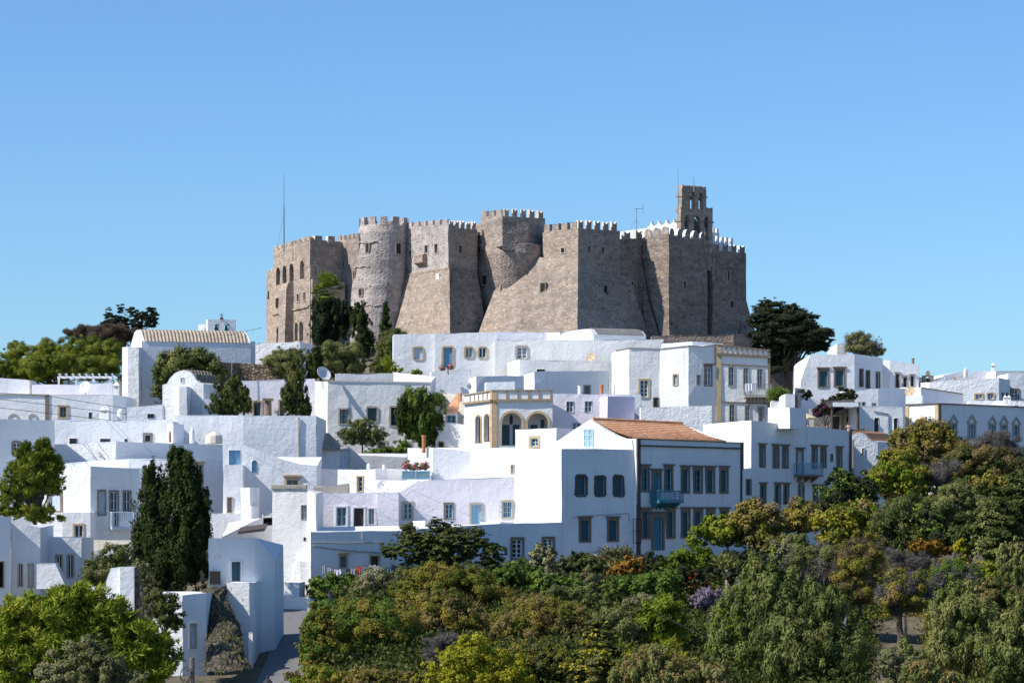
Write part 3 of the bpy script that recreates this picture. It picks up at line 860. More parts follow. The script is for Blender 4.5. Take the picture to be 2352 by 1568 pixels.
# --- big half-round bastion with the square-cut face
eC = pl(1154, 395.2); eL = step_to(eC, 1104, -58); 
o, fr = slab_part('bastion_face', eL, eC, zw(eL, eC, T5, 2085, 385), zw(eL, eC, T5, 2262, 372), 'stone_rubble', 8, [], zb=zat(566, 396), backdir=(.3, .95))
merlons(o, eL, zw(eL, eC, T5, 2085, 385), eC, zw(eL, eC, T5, 2262, 372), 3, 0.72, 0.95, 0.5, 'flat', MER)
eR = step_to(eC, 1212, 20); eRR = step_to(eR, 1252, 62)
zE0, zE1, zE2 = zat(496.5, eC.y), zat(500, eR.y), zat(502, eRR.y)
o2, _ = slab_part('bastion_face', eC, eR, zE0, zE1, 'stone_rubble', 8, [], zb=zat(575, 396), backdir=(0, 1))
merlons(o2, eC, zE0, eR, zE1, 3, 0.54, 1.25, 0.45, 'swallow', MER, first=0.0)
o3, _ = slab_part('bastion_face', eR, eRR, zE1, zE2, 'stone_rubble', 8, [], zb=zat(575, 396), backdir=(-0.6, 0.8))
merlons(o3, eR, zE1, eRR, zE2, 2, 0.54, 1.25, 0.45, 'swallow', MER)
rows = [(74 - 0.0*t, 560+t*10, 0) for t in range(0, 3)] + [(74 - 2.9*t, 585 + t*10, -1.1*t) for t in range(1, 12)]
o, c = round_tower('round_bastion', 1183, 400.4, [(60, 556, 0)] + rows, 'stone_rubble', 'half round bastion tapering down into the sloping base')
for x, y, w, h in ((2052, 555, .45, .9), (2052, 690, .45, .9)):
    slot(FORT, P(*T5(x, y), 400.85), -38, w, h)
mb = MB(); 
slot(FORT, P(*T5(2100, 962), 399.9), -38, .9, 1.3)

# --- wall F and the corner block with swallow-tail merlons
g0 = pl(1327.5, 392.0); gL = step_to(g0, 1246, -48); gR = step_to(g0, 1424, 39)
zgl, zg0 = zw(gL, g0, T6, 300, 615), zw(gL, g0, T6, 608, 582)
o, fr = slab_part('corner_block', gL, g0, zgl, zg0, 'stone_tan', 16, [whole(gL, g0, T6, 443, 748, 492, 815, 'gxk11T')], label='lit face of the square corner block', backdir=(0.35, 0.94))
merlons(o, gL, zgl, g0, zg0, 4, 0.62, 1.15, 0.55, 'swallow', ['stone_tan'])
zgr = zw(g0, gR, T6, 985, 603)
o, fr = slab_part('corner_block', g0, gR, zg0, zgr, 'stone_rubble', 12, [whole(g0, gR, T6, 692, 738, 724, 804, 'gxk11'), whole(g0, gR, T6, 816, 748, 848, 814, 'gxk11')], label='shaded face of the square corner block', backdir=(-0.35, 0.94))  # darker mix than the lit face, its shade painted in by colour
merlons(o, g0, zg0, gR, zgr, 5, 0.56, 1.3, 0.45, 'swallow', MER, first=-0.18)
batter('glacis', (1165, 586, 401.3), (1327.5, 596, 391.9), (1326.5, 795, 388.2), (1088, 795, 393.2), 'stone_tan', 4, nx=20, nz=14)
batter('glacis', (1327.5, 598, 391.9), (1440, 618, 398.0), (1498, 795, 398.6), (1326.5, 795, 388.2), 'stone_rubble', 5, nx=14, nz=14)  # shade on this slope coloured in, darker than its lit neighbour
QF = [(1165, 586, 401.3), (1327.5, 596, 391.9), (1326.5, 795, 388.2), (1088, 795, 393.2)]; QG = [(1327.5, 598, 391.9), (1440, 618, 398.0), (1498, 795, 398.6), (1326.5, 795, 388.2)]
for x, y, w, h, q, an in ((285, 1150, .65, 1.9, QF, -24), (856, 1165, .6, 1.7, QG, 30)):
    u, v = T6(x, y); slot(FORT, P(u, v, on_quad(q, u, v) + .02), an, w, h)

# --- recess wall H, lit wall I, tower J under the belfry, end tower K
hR = step_to(gR, 1478, 42)
o, fr = slab_part('curtain_wall', gR, hR, zat(549, gR.y), zat(547, hR.y), 'stone_grey', 8, [whole(gR, hR, T6, 1085, 1060, 1115, 1118, 'ggw22'), whole(gR, hR, T6, 1190, 1070, 1215, 1135, 'ggw22')])
merlons(o, gR, zat(549, gR.y), hR, zat(547, hR.y), 2, 0.5, 1.2, 0.55, 'swallow', MER, first=0.1)
jC = step_to(hR, 1536, -44)
zi0, zi1 = zat(545, hR.y), zat(536, jC.y)
o, fr = slab_part('church_front', hR, jC, zi0, zi1, 'stone_grey', 10, [], backdir=(.3, .95))
merlons(o, hR, zi0, jC, zi1, 3, 0.72, 1.2, 0.55, 'round', ['stone_ashlar', 'white'])
jR = step_to(jC, 1625, 39)
zj0, zj1 = zat(541, jC.y), zat(553, jR.y)
o, fr = slab_part('church_front', jC, jR, zj0, zj1, 'stone_grey', 10, [whole(jC, jR, T6, 1568, 1058, 1602, 1138, 'ggw22'), whole(jC, jR, T6, 1460, 1448, 1474, 1470, 'nxk11')], backdir=(-.3, .95))
merlons(o, jC, zj0, jR, zj1, 5, 0.6, 1.25, 0.6, 'round', ['stone_grey', 'white'], first=-.1)
batter('glacis', (1478, 660, hR.y-.1), (1536, 700, jC.y-.1), (1538, 795, jC.y-.9), (1478, 795, hR.y-1.5), 'stone_grey', 3)
kA = step_to(jR, 1637, 39) + Vector((0.0, 0.3)); kB = step_to(kA, 1714, 39)
zk0, zk1 = zat(574, kA.y), zat(581, kB.y)
o, fr = slab_part('end_tower', kA, kB, zk0, zk1, 'stone_grey', 10, [whole(kA, kB, T6, 1975, 968, 2003, 1066, 'gxk11'), whole(kA, kB, T6, 2010, 1255, 2035, 1310, 'nxk11')])
merlons(o, kA, zk0, kB, zk1, 4, 0.6, 1.15, 0.6, 'swallow', ['stone_grey', 'white'])
batter('glacis', (1700, 700, kB.y-.6), (1714, 690, kB.y), (1745, 800, kB.y+1), (1700, 800, kB.y-1.2), 'stone_grey', 5, nx=4)
# white battlements at the back
for (u0, v0, u1, v1, Yb, n, h) in ((1634, 553, 1686, 562, 418, 5, 1.0), (1636, 533, 1652, 536, 424, 2, 0.8)):
    A, B = pl(u0, Yb), pl(u1, Yb+4)
    o, fr = slab_part('inner_wall', A, B, zat(v0, A.y), zat(v1, B.y), 'white_worn', 4, [], zb=zat(600, Yb))
    merlons(o, A, zat(v0, A.y), B, zat(v1, B.y), n, 0.55, h, 0.5, 'flat', ['white'])
# low round chapels against the foot
for uc, rr, v0, Yc, vb in ((1688, 32, 768, 401.5, 795), (1716, 20, 764, 403.5, 795)):
    mb = MB(); rw = rr*Yc/F; zt = zat(v0, Yc); c_ = pl(uc, Yc)
    zb_ = zat(vb, Yc) - 1
    mb.lathe((c_.x, c_.y, zb_), [(rw*1.05, 0), (rw, zt-zb_-.5), (rw*1.03, zt-zb_-.45), (rw*.8, zt-zb_-.2), (rw*.1, zt-zb_+.05)], 20)
    mb.build('apse', 'stone_grey', FORT)

# --- white inner building with stepped battlements behind
wA, wB = pl(1420, 412), pl(1487, 409); wC = pl(1556, 405)
o, fr = slab_part('white_inner_building', wA, wB, zat(533, wA.y), zat(524, wB.y), 'white_rough', 6, [], zb=zat(620, 410))
o, fr = slab_part('white_inner_building', wB, wC, zat(520, wB.y), zat(513, wC.y), 'white_rough', 6, [], zb=zat(620, 410))
merlons(o, wB, zat(520, wB.y), wC, zat(513, wC.y), 4, 0.55, 0.75, 0.5, 'step', ['white'])

# --- belfry: two tiers of open arches with bells
bA = step_to(jC + Vector((-.6, 1.0)), 1563.5, 39); bB = step_to(bA, 1637, 30)
def arcade_wall(name, A, B, zb, zt, arches, thick, mat, parent):
    d2 = (B-A).normalized(); d = Vector((d2.x, d2.y, 0)); n = Vector((d2.y, -d2.x, 0))
    L = (B-A).length; mb = MB()
    bk = Vector((-d2.y, d2.x))*thick
    wallgrid(mb, A, B, zb, zt, zt, arches, rev=thick, amp=0, step=2)
    # rear face with the same openings
    ar = [(L-h[1], L-h[0], h[2], h[3], h[4]) for h in arches]
    wallgrid(mb, B+bk, A+bk, zb, zt, zt, ar, rev=0.01, amp=0, step=2)
    wallgrid(mb, B, B+bk, zb, zt, zt, amp=0, step=3); wallgrid(mb, A+bk, A, zb, zt, zt, amp=0, step=3)
    mb.add([Vector((p.x, p.y, zt)) for p in (A, B, B+bk, A+bk)], [(0, 1, 2, 3)])
    return mb.build(name, mat, parent), (lambda s, z, h=0: Vector((A.x, A.y, 0)) + d*s + n*h + Vector((0, 0, z))), d, n, L
def ar(A, B, x0, y0, x1, y1):
    w = whole(A, B, T6, x0, y0, x1, y1, 'nxk11')
    return (w[0], w[1], w[2], w[3], (w[1]-w[0])/2)
Yb = bA.y
BELF = FORT
zt1 = zat(482, Yb); zb1 = zat(560, Yb)
arches = [ar(bA, bB, 1583, 462, 1625, 690), ar(bA, bB, 1672, 468, 1730, 690), ar(bA, bB, 1766, 475, 1806, 690)]
o1, ptb, db, nb, Lb = arcade_wall('belfry_tier', bA, bB, zb1-3, zt1, arches, 1.0, 'stone_tan', FORT)
o1['label'] = 'lower belfry tier with three open bell arches'
b2A = bA + (bB-bA)*0.035; b2B = bA + (bB-bA)*0.80
arches2 = [ar(b2A, b2B, 1636, 248, 1680, 402), ar(b2A, b2B, 1714, 254, 1754, 404)]
zt2 = zat(431, Yb)
o2, ptc, dc, nc, Lc = arcade_wall('belfry_tier', b2A, b2B, zt1-.02, zt2, arches2, .9, 'stone_tan', FORT)
o2['label'] = 'upper belfry tier with two open bell arches'
merlons(o1, bA, zt1, b2A+(b2A-bA)*1.0, zt1, 1, 0.9, 0.6, 1.4, 'swallow', ['stone_tan'])
merlons(o1, b2B, zt1, bB, zt1, 1, 0.9, 0.75, 1.4, 'swallow', ['stone_tan'])
merlons(o2, b2A, zt2, b2B, zt2, 4, 0.8, 0.55, 1.2, 'swallow', ['stone_tan'])
for o_, A, B, vv in ((o1, bA, bB, 508), (o2, b2A, b2B, 450.5)):
    mb = MB(); d2 = (B-A).normalized(); L = (B-A).length
    s_prev = 0
    ars = arches if o_ is o1 else arches2
    z = zat(vv, Yb)
    spans, s = [], -0.12
    for h in ars: spans.append((s, h[0]-.02)); s = h[1]+.02
    spans.append((s, L+.12))
    d = Vector((d2.x, d2.y, 0)); n = Vector((d2.y, -d2.x, 0))
    for x0, x1 in spans: mb.box(Vector((A.x, A.y, z)) + d*x0 - n*1.6, d*(x1-x0), n*1.75, Vector((0, 0, .2)))
    mb.build('cornice', 'stone_tan', o_)
def bell(parent, pp, r, h):
    mb = MB(); mb.lathe(pp - Vector((0, 0, h)), [(r, 0), (r*.97, h*.06), (r*.74, h*.3), (r*.6, h*.65), (r*.5, h*.85), (r*.2, h), (r*.08, h*1.12)], 16)
    mb.tube(pp - Vector((0, 0, h*1.15)), pp - Vector((0, 0, h*.7)), r*.12, r*.06)
    b_ = mb.build('bell', 'bronze', parent, smooth=False)
    m2 = MB(); m2.tube(pp + Vector((-r*1.3, 0, .05)), pp + Vector((r*1.3, 0, .05)), .06); m2.build('yoke', 'metal_dark', b_)
for h, r, hh in zip(arches, (.5, .68, .5), (1.15, 1.5, 1.1)):
    bell(o1, ptb((h[0]+h[1])/2, h[3]-h[4]*.9, -.7), r, hh)
for h, r, hh in zip(arches2, (.3, .3), (.7, .7)):
    bell(o2, ptc((h[0]+h[1])/2, h[3]-h[4]*.9, -.6), r, hh)
# dark gap beside the belfry tower: a deep recessed strip between two towers
mb = MB(); g1 = pl(1626, jR.y+5); mb.prism([Vector((g1.x-.3, g1.y, ZF)), Vector((g1.x+1.3, g1.y+.3, ZF)), Vector((g1.x+1.3, g1.y+.3, zat(570, g1.y))), Vector((g1.x-.3, g1.y, zat(562, g1.y)))], Vector((0, 3, 0)))
mb.build('recess_wall', 'stone_grey', FORT)
mb = MB()
mb.prism([Vector((jR.x-.05, jR.y+.35, zat(619, jR.y))), Vector((kA.x+.05, kA.y+.35, zat(624, kA.y))), Vector((kA.x+.05, kA.y+.35, zat(566, kA.y))), Vector((jR.x-.05, jR.y+.35, zat(556, jR.y)))], Vector((-.3, 4, 0)))
mb.build('linking_wall', 'stone_grey', FORT)

# --- drain pipe down the wall, masts
mb = MB()
pp = [(1473, 538), (1476, 590), (1480, 625), (1492, 690), (1508, 745), (1516, 772)]
Ys = [hR.y-.3, hR.y-.4, hR.y-.6, hR.y-1.2, hR.y-2.2, hR.y-2.6]
q = [P(u, v, y-.4) for (u, v), y in zip(pp, Ys)]
for a, b in zip(q[:-1], q[1:]): mb.tube(a, b, .11, .11, 6)
mb.build('drain_pipe', 'metal_dark', FORT)
# ------------------------------------------------------------------ masts, aerials
def mast(label, u, v0, v1, Y, r=0.07, r1=0.02, name='radio_mast', mat='metal_grey', guys=()):
    b, t = P(u, v1, Y), P(u, v0, Y)
    mb = MB(); mb.tube(b - Vector((0, 0, 1.0)), b.lerp(t, .55), r, r*.8); mb.tube(b.lerp(t, .55), t, r*.5, r1)
    root = thing(name, label, 'aerial', b)
    mb.build('pole', mat, root)
    for du, dv in guys:
        m2 = MB(); m2.tube(b.lerp(t, .45), P(u+du, v1+dv, Y), .018, .018, 4); m2.build('guy_wire', 'metal_dark', root)
    return root, t
mast('very tall thin whip mast rising at the left end of the monastery', 652, 400, 562, 408, .14, .04, guys=((-16, 8),))
mast('thin tall rod standing close to the left of the belfry', 1557.5, 391, 475, 398.4, .07, .03, name='lightning_rod')
mast('short spike on top of the belfry', 1593.5, 402, 424, 397.8, .06, .02, name='lightning_rod')
r_, t_ = mast('guyed aerial with a long side boom on the monastery roof', 1462, 478, 526, 408, .07, .05, name='roof_aerial', guys=((-14, 0), (14, 0)))
mb = MB(); mb.tube(P(1458, 480, 408), P(1478, 478.5, 408), .05, .05); mb.build('boom', 'metal_grey', r_)
mb = MB(); mb.tube(P(1477, 468, 408), P(1477, 491, 408), .035, .035); mb.build('dipole', 'metal_grey', r_)

def yagi(label, u, v, Y, h, w, n=3, mat='metal_grey'):
    b = P(u, v, Y)
    root = thing('tv_aerial', label, 'aerial', b)
    mb = MB(); mb.tube(b - Vector((0, 0, .6)), b + Vector((0, 0, h)), .04, .03); mb.build('pole', mat, root)
    for k in range(2):
        z = h*(.97 - .33*k)
        m2 = MB(); m2.tube(b + Vector((-.15*w, 0, z)), b + Vector((w, .1, z+.25*w)), .03)
        for i in range(n):
            p = b + Vector((w*(i+.5)/n, .05, z + .25*w*(i+.5)/n))
            m2.tube(p - Vector((0, .0, .22)), p + Vector((0, 0, .22)), .02)
        m2.build('boom', mat, root)

def dish(label, u, v, Y, r, az, el=35, mat='dish', stand=0.8, cat='satellite dish'):
    c = P(u, v, Y)
    a, e = R(az), R(el)
    n = Vector((math.sin(a)*math.cos(e), -math.cos(a)*math.cos(e), math.sin(e)))
    x = n.orthogonal().normalized(); y = n.cross(x)
    root = thing('satellite_dish', label, cat, c - Vector((0, 0, stand+r)))
    mb = MB(); N = 20; vs, fs = [], []
    for side in (0, 1):
        for j in range(5):
            q = j/4*r
            for i in range(N):
                t = 2*math.pi*i/N
                vs.append(c + (x*math.cos(t)+y*math.sin(t))*q + n*(0.28*q*q/r - .05*side))
    for side in (0, 1):
        for j in range(4):
            for i in range(N):
                k = side*5*N
                fs.append((k+j*N+i, k+j*N+(i+1) % N, k+(j+1)*N+(i+1) % N, k+(j+1)*N+i))
    for i in range(N): fs.append((4*N+i, 4*N+(i+1) % N, 9*N+(i+1) % N, 9*N+i))
    mb.add(vs, fs); mb.build('reflector', mat, root, smooth=False)
    m2 = MB(); m2.tube(c - y*r*.9 + n*.05, c + n*r*1.0, .025); m2.tube(c + n*r*.92, c + n*r*1.12, .06); m2.build('feed_arm', 'metal_grey', root)
    m3 = MB(); m3.tube(c - Vector((0, 0, stand+r)), c - n*.08, .05); m3.build('stand', 'metal_grey', root)
# ------------------------------------------------------------------ details used by several houses
def balcony(root, key, seg, T, x0, y0, x1, y1, out, mat, floor='trim_grey', brackets=4, ball=16):
    A, B, pt, d, n = HOUSES[key]['frames'][seg]
    (u0, v0), (u1, v1) = T(x0, y0), T(x1, y1)
    s0, _ = on_wall(A, B, u0, v0); s1, _ = on_wall(A, B, u1, v1)
    _, zt = on_wall(A, B, (u0+u1)/2, v0); _, zf = on_wall(A, B, (u0+u1)/2, v1)
    up = Vector((0, 0, 1))
    s0 += out*0.35; s1 -= out*0.35 if s1-s0 > 2 else 0
    mb = MB(); mb.box(pt(s0-.05, zf-.16, -.05), d*(s1-s0+.1), n*(out+.1), up*.16)
    bo = mb.build('balcony', floor, root)
    m2 = MB(); r = .028
    path = [(s0, 0), (s0, out), (s1, out), (s1, 0)]
    for z in (zf+.08, zt): 
        for (a, b), (c, e) in zip(path[:-1], path[1:]): m2.tube(pt(a, z, b), pt(c, z, e), r*1.3)
    for (a, b), (c, e) in zip(path[:-1], path[1:]):
        L = math.hypot(c-a, e-b); k = max(2, int(L/.17))
        for i in range(k+1):
            f = i/k; m2.tube(pt(a+(c-a)*f, zf, b+(e-b)*f), pt(a+(c-a)*f, zt, b+(e-b)*f), r*(1.6 if i in (0, k) else .8), n=5)
    m2.build('railing', mat, bo)
    if brackets:
        m3 = MB()
        for i in range(brackets):
            s = s0 + (s1-s0)*(i+.5)/brackets - .07
            m3.prism([pt(s, zf-.16, 0), pt(s, zf-.16, out*.9), pt(s, zf-.3, out*.8), pt(s, zf-.65, .1), pt(s, zf-.75, 0)], d*.14)
        m3.build('bracket', floor, bo)
    return bo

def px_block(label, name, cat, poly, Y, depth, mat, T, into=None, part='wing'):
    """upright slab with a drawn outline, given a real thickness away from the viewer"""
    pts = [P(*T(x, y), Y) for x, y in poly]
    mb = MB(); mb.prism(pts, Vector((0.0, depth, 0)))
    if into: return mb.build(part, mat, into)
    o = mb.build(name, mat); return tag(o, label, cat)

def arch_ring(root, key, seg, T, x0, x1, ytop, ybot, w, mat, name='blind_arch'):
    A, B, pt, d, n = HOUSES[key]['frames'][seg]
    s0, zt = on_wall(A, B, *T(x0, ytop)); s1, zb = on_wall(A, B, *T(x1, ybot))
    ao, ai = arch_pts(s0, s1, zt, zt-zb, 14), arch_pts(s0+w, s1-w, zt-w, zt-zb-w, 14)
    mb = MB()
    for i in range(14): mb.prism([pt(*ai[i], -.06), pt(*ai[i+1], -.06), pt(*ao[i+1], -.06), pt(*ao[i], -.06)], n*.14)
    return mb.build(name, mat, root)
def wall_pipe(root, key, seg, T, pts, r, mat, name, off=.07):
    A, B, pt, d, n = HOUSES[key]['frames'][seg]; mb = MB(); q = []
    for x, y in pts:
        s, z = on_wall(A, B, *T(x, y)); q.append(pt(s, z, off))
    for a, b in zip(q[:-1], q[1:]): mb.tube(a, b, r, n=5)
    return mb.build(name, mat, root)

# ================================================================= LEFT SIDE, back to front
ch, ptc_, szc, vecc = vaulted('long white church with weathered tan barrel-tile roof on the left skyline', T1, 335, 1302, -70,
    [(1165, 1100), (1165, 548), (1198, 540), (1214, 480), (1236, 408), (1256, 388), (1276, 410), (1302, 490), (1302, 1100)], 16, 2300, 'white', 'tiles_tan', (3, 7), name='church', cat='church')
# rows of cover tiles
mb = MB(); k = len(szc)
for r in range(22):
    for a, b in ((4, 5), (5, 6), (6, 7)):
        pass
house('', T1, 333, [1122, 1172, 1276], [-60, -4], [548, 545, 545], ai=1, into=ch, part='buttress', mat='white_rough', depth=3)
bwA, bwB = pl(T1(1905, 0)[0], 344), pl(T1(2165, 0)[0], 345)
def bell_wall(root, A, B, T, top, bottom, arches, thick, mat):
    arc = []
    for x0, y0, x1, y1 in arches:
        w = whole(A, B, T, x0, y0, x1, y1, 'nxk11'); arc.append((w[0], w[1], w[2], w[3], (w[1]-w[0])/2))
    return arcade_wall('bell_wall', A, B, zw(A, B, T, T(0, 0)[0] and arches[0][0], bottom), zw(A, B, T, arches[0][0], top), arc, thick, mat, root)
o_, p_, d_, n_, L_ = bell_wall(ch, bwA, bwB, T1, 292, 520, [(1968, 325, 2012, 430), (2058, 327, 2110, 430)], .8, 'white')
for s_, h in ((L_*.33, 0), (L_*.69, 0)): bell(o_, p_(s_, zw(bwA, bwB, T1, 2000, 345), -.4), .28, .6)
bA2, bB2 = pl(T1(1820, 0)[0], 345), pl(T1(1906, 0)[0], 345)
bell_wall(ch, bA2, bB2, T1, 337, 520, [(1876, 372, 1902, 430)], .8, 'white')
mb = MB(); q = P(*T1(2035, 292), 344.5); mb.tube(q, q + Vector((0, 0, .75)), .05); mb.tube(q + Vector((-.25, 0, .5)), q + Vector((.25, 0, .5)), .04); mb.lathe(q, [(.2, 0), (.24, .12), (.12, .3), (.02, .34)], 10); mb.build('roof_cross', 'trim_dark', ch)
house('plain blue-shaded white wall running from the church to the monastery foot', T2, 338, [-90, 278], [13], [262, 264], name='white_wall', cat='wall', depth=1.2)
house('low white terrace block with rough sunlit face under the monastery west block', T2, 350, [268, 690, 795], [-10, 36], [287, 268, 292], mat='white_rough', name='terrace_block')
house('dry-stone garden wall of brown field stones beside the TV aerial', T2, 329, [-70, 165, 560], [30, -6], [452, 470, 505], mat='stone_field', name='stone_wall', cat='wall', depth=1.0, amp=.12)

cp, ptp, szp, vecp = vaulted('small white chapel with round-topped gable and brown barrel roof', T1, 306, 1490, -8,
    [(1490, 1200), (1490, 892), (1532, 880), (1560, 828), (1602, 785), (1648, 763), (1690, 757), (1735, 768), (1775, 800), (1800, 845), (1835, 872), (1868, 882), (1868, 1200)], 62, 2035, 'white_rough', 'tiles_brown', (3, 10), off=.1, inset=.3,
    wins=[(1656, 822, 1686, 872, 'glass_pale')])
house('', T1, 303.5, [1600, 1645, 1722], [-50, 2], [908, 903, 905], into=cp, part='buttress', depth=3)
house('', T1, 304.5, [1852, 1948], [4], [1020, 1024], into=cp, part='annex', depth=5)

pg = house('long white house with a green shuttered window and brown stone pilaster under the white pergola', T1, 296, [-60, 1040, 1158], [4, 36], [982, 985, 1000], key='L3',
    wins=[(0, 528, 1075, 629, 1204, 'tgg22W'), (0, 813, 1145, 841, 1200, 'ngk12')], depth=8)
facebox(pg, 'L3', 0, T1, 415, 985, 453, 1218, 'trim_brown', 'pilaster')
facebar(pg, 'L3', 0, T1, -50, 985, 450, 990, 3, 'trim_grey', 'coping', .12)
for x0_, x1_ in ((73, 176), (258, 346)): arch_ring(pg, 'L3', 0, T1, x0_, x1_, 1153, 1207, .22, 'trim_grey')
chimney(pg, *T1(1072, 0)[:1], T1(0, 855)[1], T1(0, 985)[1], 297.5, 14)
house('white roof room with brown corner stones at the left edge of the photo', T1, 303, [-60, 288], [4], [826, 850], key='L3b', depth=6)
facebox(HOUSES['L3b']['root'], 'L3b', 0, T1, 272, 852, 290, 975, 'trim_grey', 'quoin', .05)
lw = house('pale lilac parapet wall below the white pergola', T1, 302, [292, 578, 1036], [4, 4], [892, 892, 880], mat='lilac', name='parapet_wall', cat='wall', depth=1.0)
# white pergola
pe = thing('pergola', 'white rooftop pergola with slanted rafters and lattice panels', 'pergola', P(*T1(780, 930), 305))
up = Vector((0, 0, 1))
for x in (540, 700, 860, 1015):
    mb = MB(); b = P(*T1(x, 945), 304.2); t = P(*T1(x, 835), 304.2); mb.box(b - Vector((.1, .1, 0)), (.2, 0, 0), (0, .2, 0), t - b); mb.build('post', 'paint_white', pe)
for Yq in (304.2, 307.6):
    mb = MB(); a = P(*T1(528, 835), Yq); b = P(*T1(1030, 835), Yq); mb.box(a - Vector((0, .08, 0)), b - a, (0, .16, 0), (0, 0, .25)); mb.build('beam', 'paint_white', pe)
for i in range(9):
    x = 530 + i*61
    mb = MB(); a = P(*T1(x, 835), 303.6) + up*.25
    mb.prism([a, a + Vector((.16, 0, 0)), a + Vector((.16, 0, .14)), a + Vector((0, 0, .2))], Vector((-.5, 4.4, .35))); 
    mb.prism([a + up*.02, a + Vector((.7, 0, -.22)), a + Vector((.7, 0, -.12)), a + up*.2], Vector((0, .1, 0)))
    mb.build('rafter', 'paint_white', pe)
for x0, x1 in ((580, 620), (640, 905), (925, 985)):
    mb = MB(); a = P(*T1(x0, 905), 304.4); b = P(*T1(x1, 855), 304.4); w, h = b.x-a.x, b.z-a.z
    k = max(2, int(w/.28))
    for i in range(-4, k+4):
        for sg in (1, -1):
            xs0 = i/k*w; xa, xb = xs0, xs0 + sg*h
            f0, f1 = 0.0, 1.0
            def cl(xx): return max(0, min(w, xx))
            if xb != xa:
                t0 = (cl(xa)-xa)/(xb-xa); t1 = (cl(xb)-xa)/(xb-xa)
                if abs(t1-t0) < .05: continue
                mb.tube(a + Vector((cl(xa), 0, t0*h)), a + Vector((cl(xb), 0, t1*h)), .03, n=4)
    mb.build('lattice', 'paint_white', pe)
dish('large white satellite dish on the lilac parapet near the pergola', *T1(782, 922), 299.5, .72, -25, 25)
l6 = house('white house with one small dark window left of the round-topped chapel', T1, 294, [1160, 1502], [5], [1098, 1072], wins=[(0, 1353, 1157, 1416, 1196, 'ngk21')], depth=6)
l5 = house('low white house with a row of four small square windows along its roof terrace', T1, 279, [500, 1175, 1592], [4, 4], [1212, 1222, 1226], key='L5',
    wins=[(0, 637, 1383, 706, 1460, 'ngk21'), (0, 918, 1387, 1010, 1460, 'ngk21'), (0, 1143, 1387, 1174, 1460, 'ngk11'), (1, 1312, 1333, 1401, 1425, 'bgp11')], depth=9)
chimney(l5, T1(965, 0)[0], T1(0, 1078)[1], T1(0, 1212)[1], 283, 23)
chimney(l5, T1(1108, 0)[0], T1(0, 1110)[1], T1(0, 1215)[1], 284, 17, style='round')
house('blue-shaded white house at the left edge with one barred window in a rough stone surround', T1, 262, [-60, 502], [13], [1205, 1220], wins=[(0, 106, 1408, 206, 1554, 'bgp23r')], depth=7)
l7 = house('big plain lavender-white block with blank walls and a rusty drain pipe', D, 283, [397.5, 559, 727], [-1, 6], [954, 954, 954.5], ai=1, mat='white', key='L7', depth=14, back=None)
mb = MB(); A, B, pt, d, n = HOUSES['L7']['frames'][1]
sx, zt_ = on_wall(A, B, *T2(675, 960)); _, zb_ = on_wall(A, B, *T2(675, 1385)); mb.tube(pt(sx, zt_, .12), pt(sx, zb_, .12), .09); mb.build('drain_pipe', 'trim_grey', l7)
for x, y, w, h, mt in ((1560, 1360, 26, 60, 'terracotta'), (1765, 1350, 50, 80, 'white'), (1965, 1372, 160, 60, 'cream')):
    mb = MB(); c_ = P(*T1(x, y), 272); ww, hh = w/4*272/F, h/4*272/F
    mb.lathe(c_ + Vector((0, 0, -hh)), [(ww*.5, 0), (ww*.48, hh*1.2), (ww*.3, hh*1.6), (ww*.05, hh*1.9)], 10); 
    tag(mb.build('roof_tank', mt), {'terracotta': 'small orange pot on the terrace below the plain lavender block', 'white': 'round white cistern on the terrace below the plain lavender block', 'cream': 'wide cream coloured cistern on the terrace below the plain lavender block'}[mt], 'cistern')
l8 = house('white house with a rough sunlit face crossed by a diagonal shadow', T3, 268, [500, 1065, 2045], [-12, 11], [176, 151, 182], ai=1, key='L8', mat='white_rough', wins=[(1, 1790, 345, 1870, 600, 'tgg22c')], depth=9)
mb = MB(); A, B, pt, d, n = HOUSES['L8']['frames'][0]
s_, z_ = on_wall(A, B, *T3(905, 250)); mb.tube(pt(s_, z_, 0), pt(s_+.5, z_-.45, .9), .09); mb.build('water_spout', 'trim_grey', l8)
house('', T3, 262, [580, 1185, 1562], [-10, 5], [352, 304, 312], ai=1, into=l8, part='terrace_wall', wins=[(1, 1278, 450, 1357, 585, 'tgl22')], depth=5)
l9 = house('white house with a pale balcony and three tall windows beside the double cypress', T3, 252, [300, 832, 1278], [-24, 12], [388, 380, 396], ai=1, key='L9', mat='white_rough', roof='white',
    wins=[(0, 430, 590, 576, 802, 'bsp21'), (1, 893, 590, 974, 830, 'bsp21'), (1, 1005, 597, 1092, 930, 'bgp24n'), (1, 1130, 597, 1206, 800, 'bgp22')], depth=8)
balcony(l9, 'L9', 1, T3, 975, 800, 1240, 942, .9, 'paint_pale', 'paint_pale', 0)
house('', T3, 250, [372, 575, 834], [-20, -2], [800, 800, 800], ai=1, into=l9, part='lower_storey', wins=[(1, 667, 900, 777, 1130, 'tgp22n')], depth=3)
house('low sunlit cream wall under the pale balcony', T3, 246, [845, 1215], [-6], [1056, 1052], mat='cream', name='garden_wall', cat='wall', depth=.6)
house('low white garden wall behind the olive tree on the left', T3, 243, [755, 1225], [3], [1145, 1140], name='garden_wall', cat='wall', depth=.6)
house('white house cut off by the left edge with a dark doorway', T3, 222, [-60, 98], [11], [836, 842], wins=[(0, -30, 1243, 42, 1492, 'txk11')], depth=7)
house('curved white house at left with two narrow tan-framed windows', T3, 224.5, [100, 250, 372], [5, 9], [895, 912, 940], wins=[(0, 162, 1265, 214, 1486, 'tgw21a'), (1, 252, 1265, 311, 1488, 'tsl11')], depth=6)
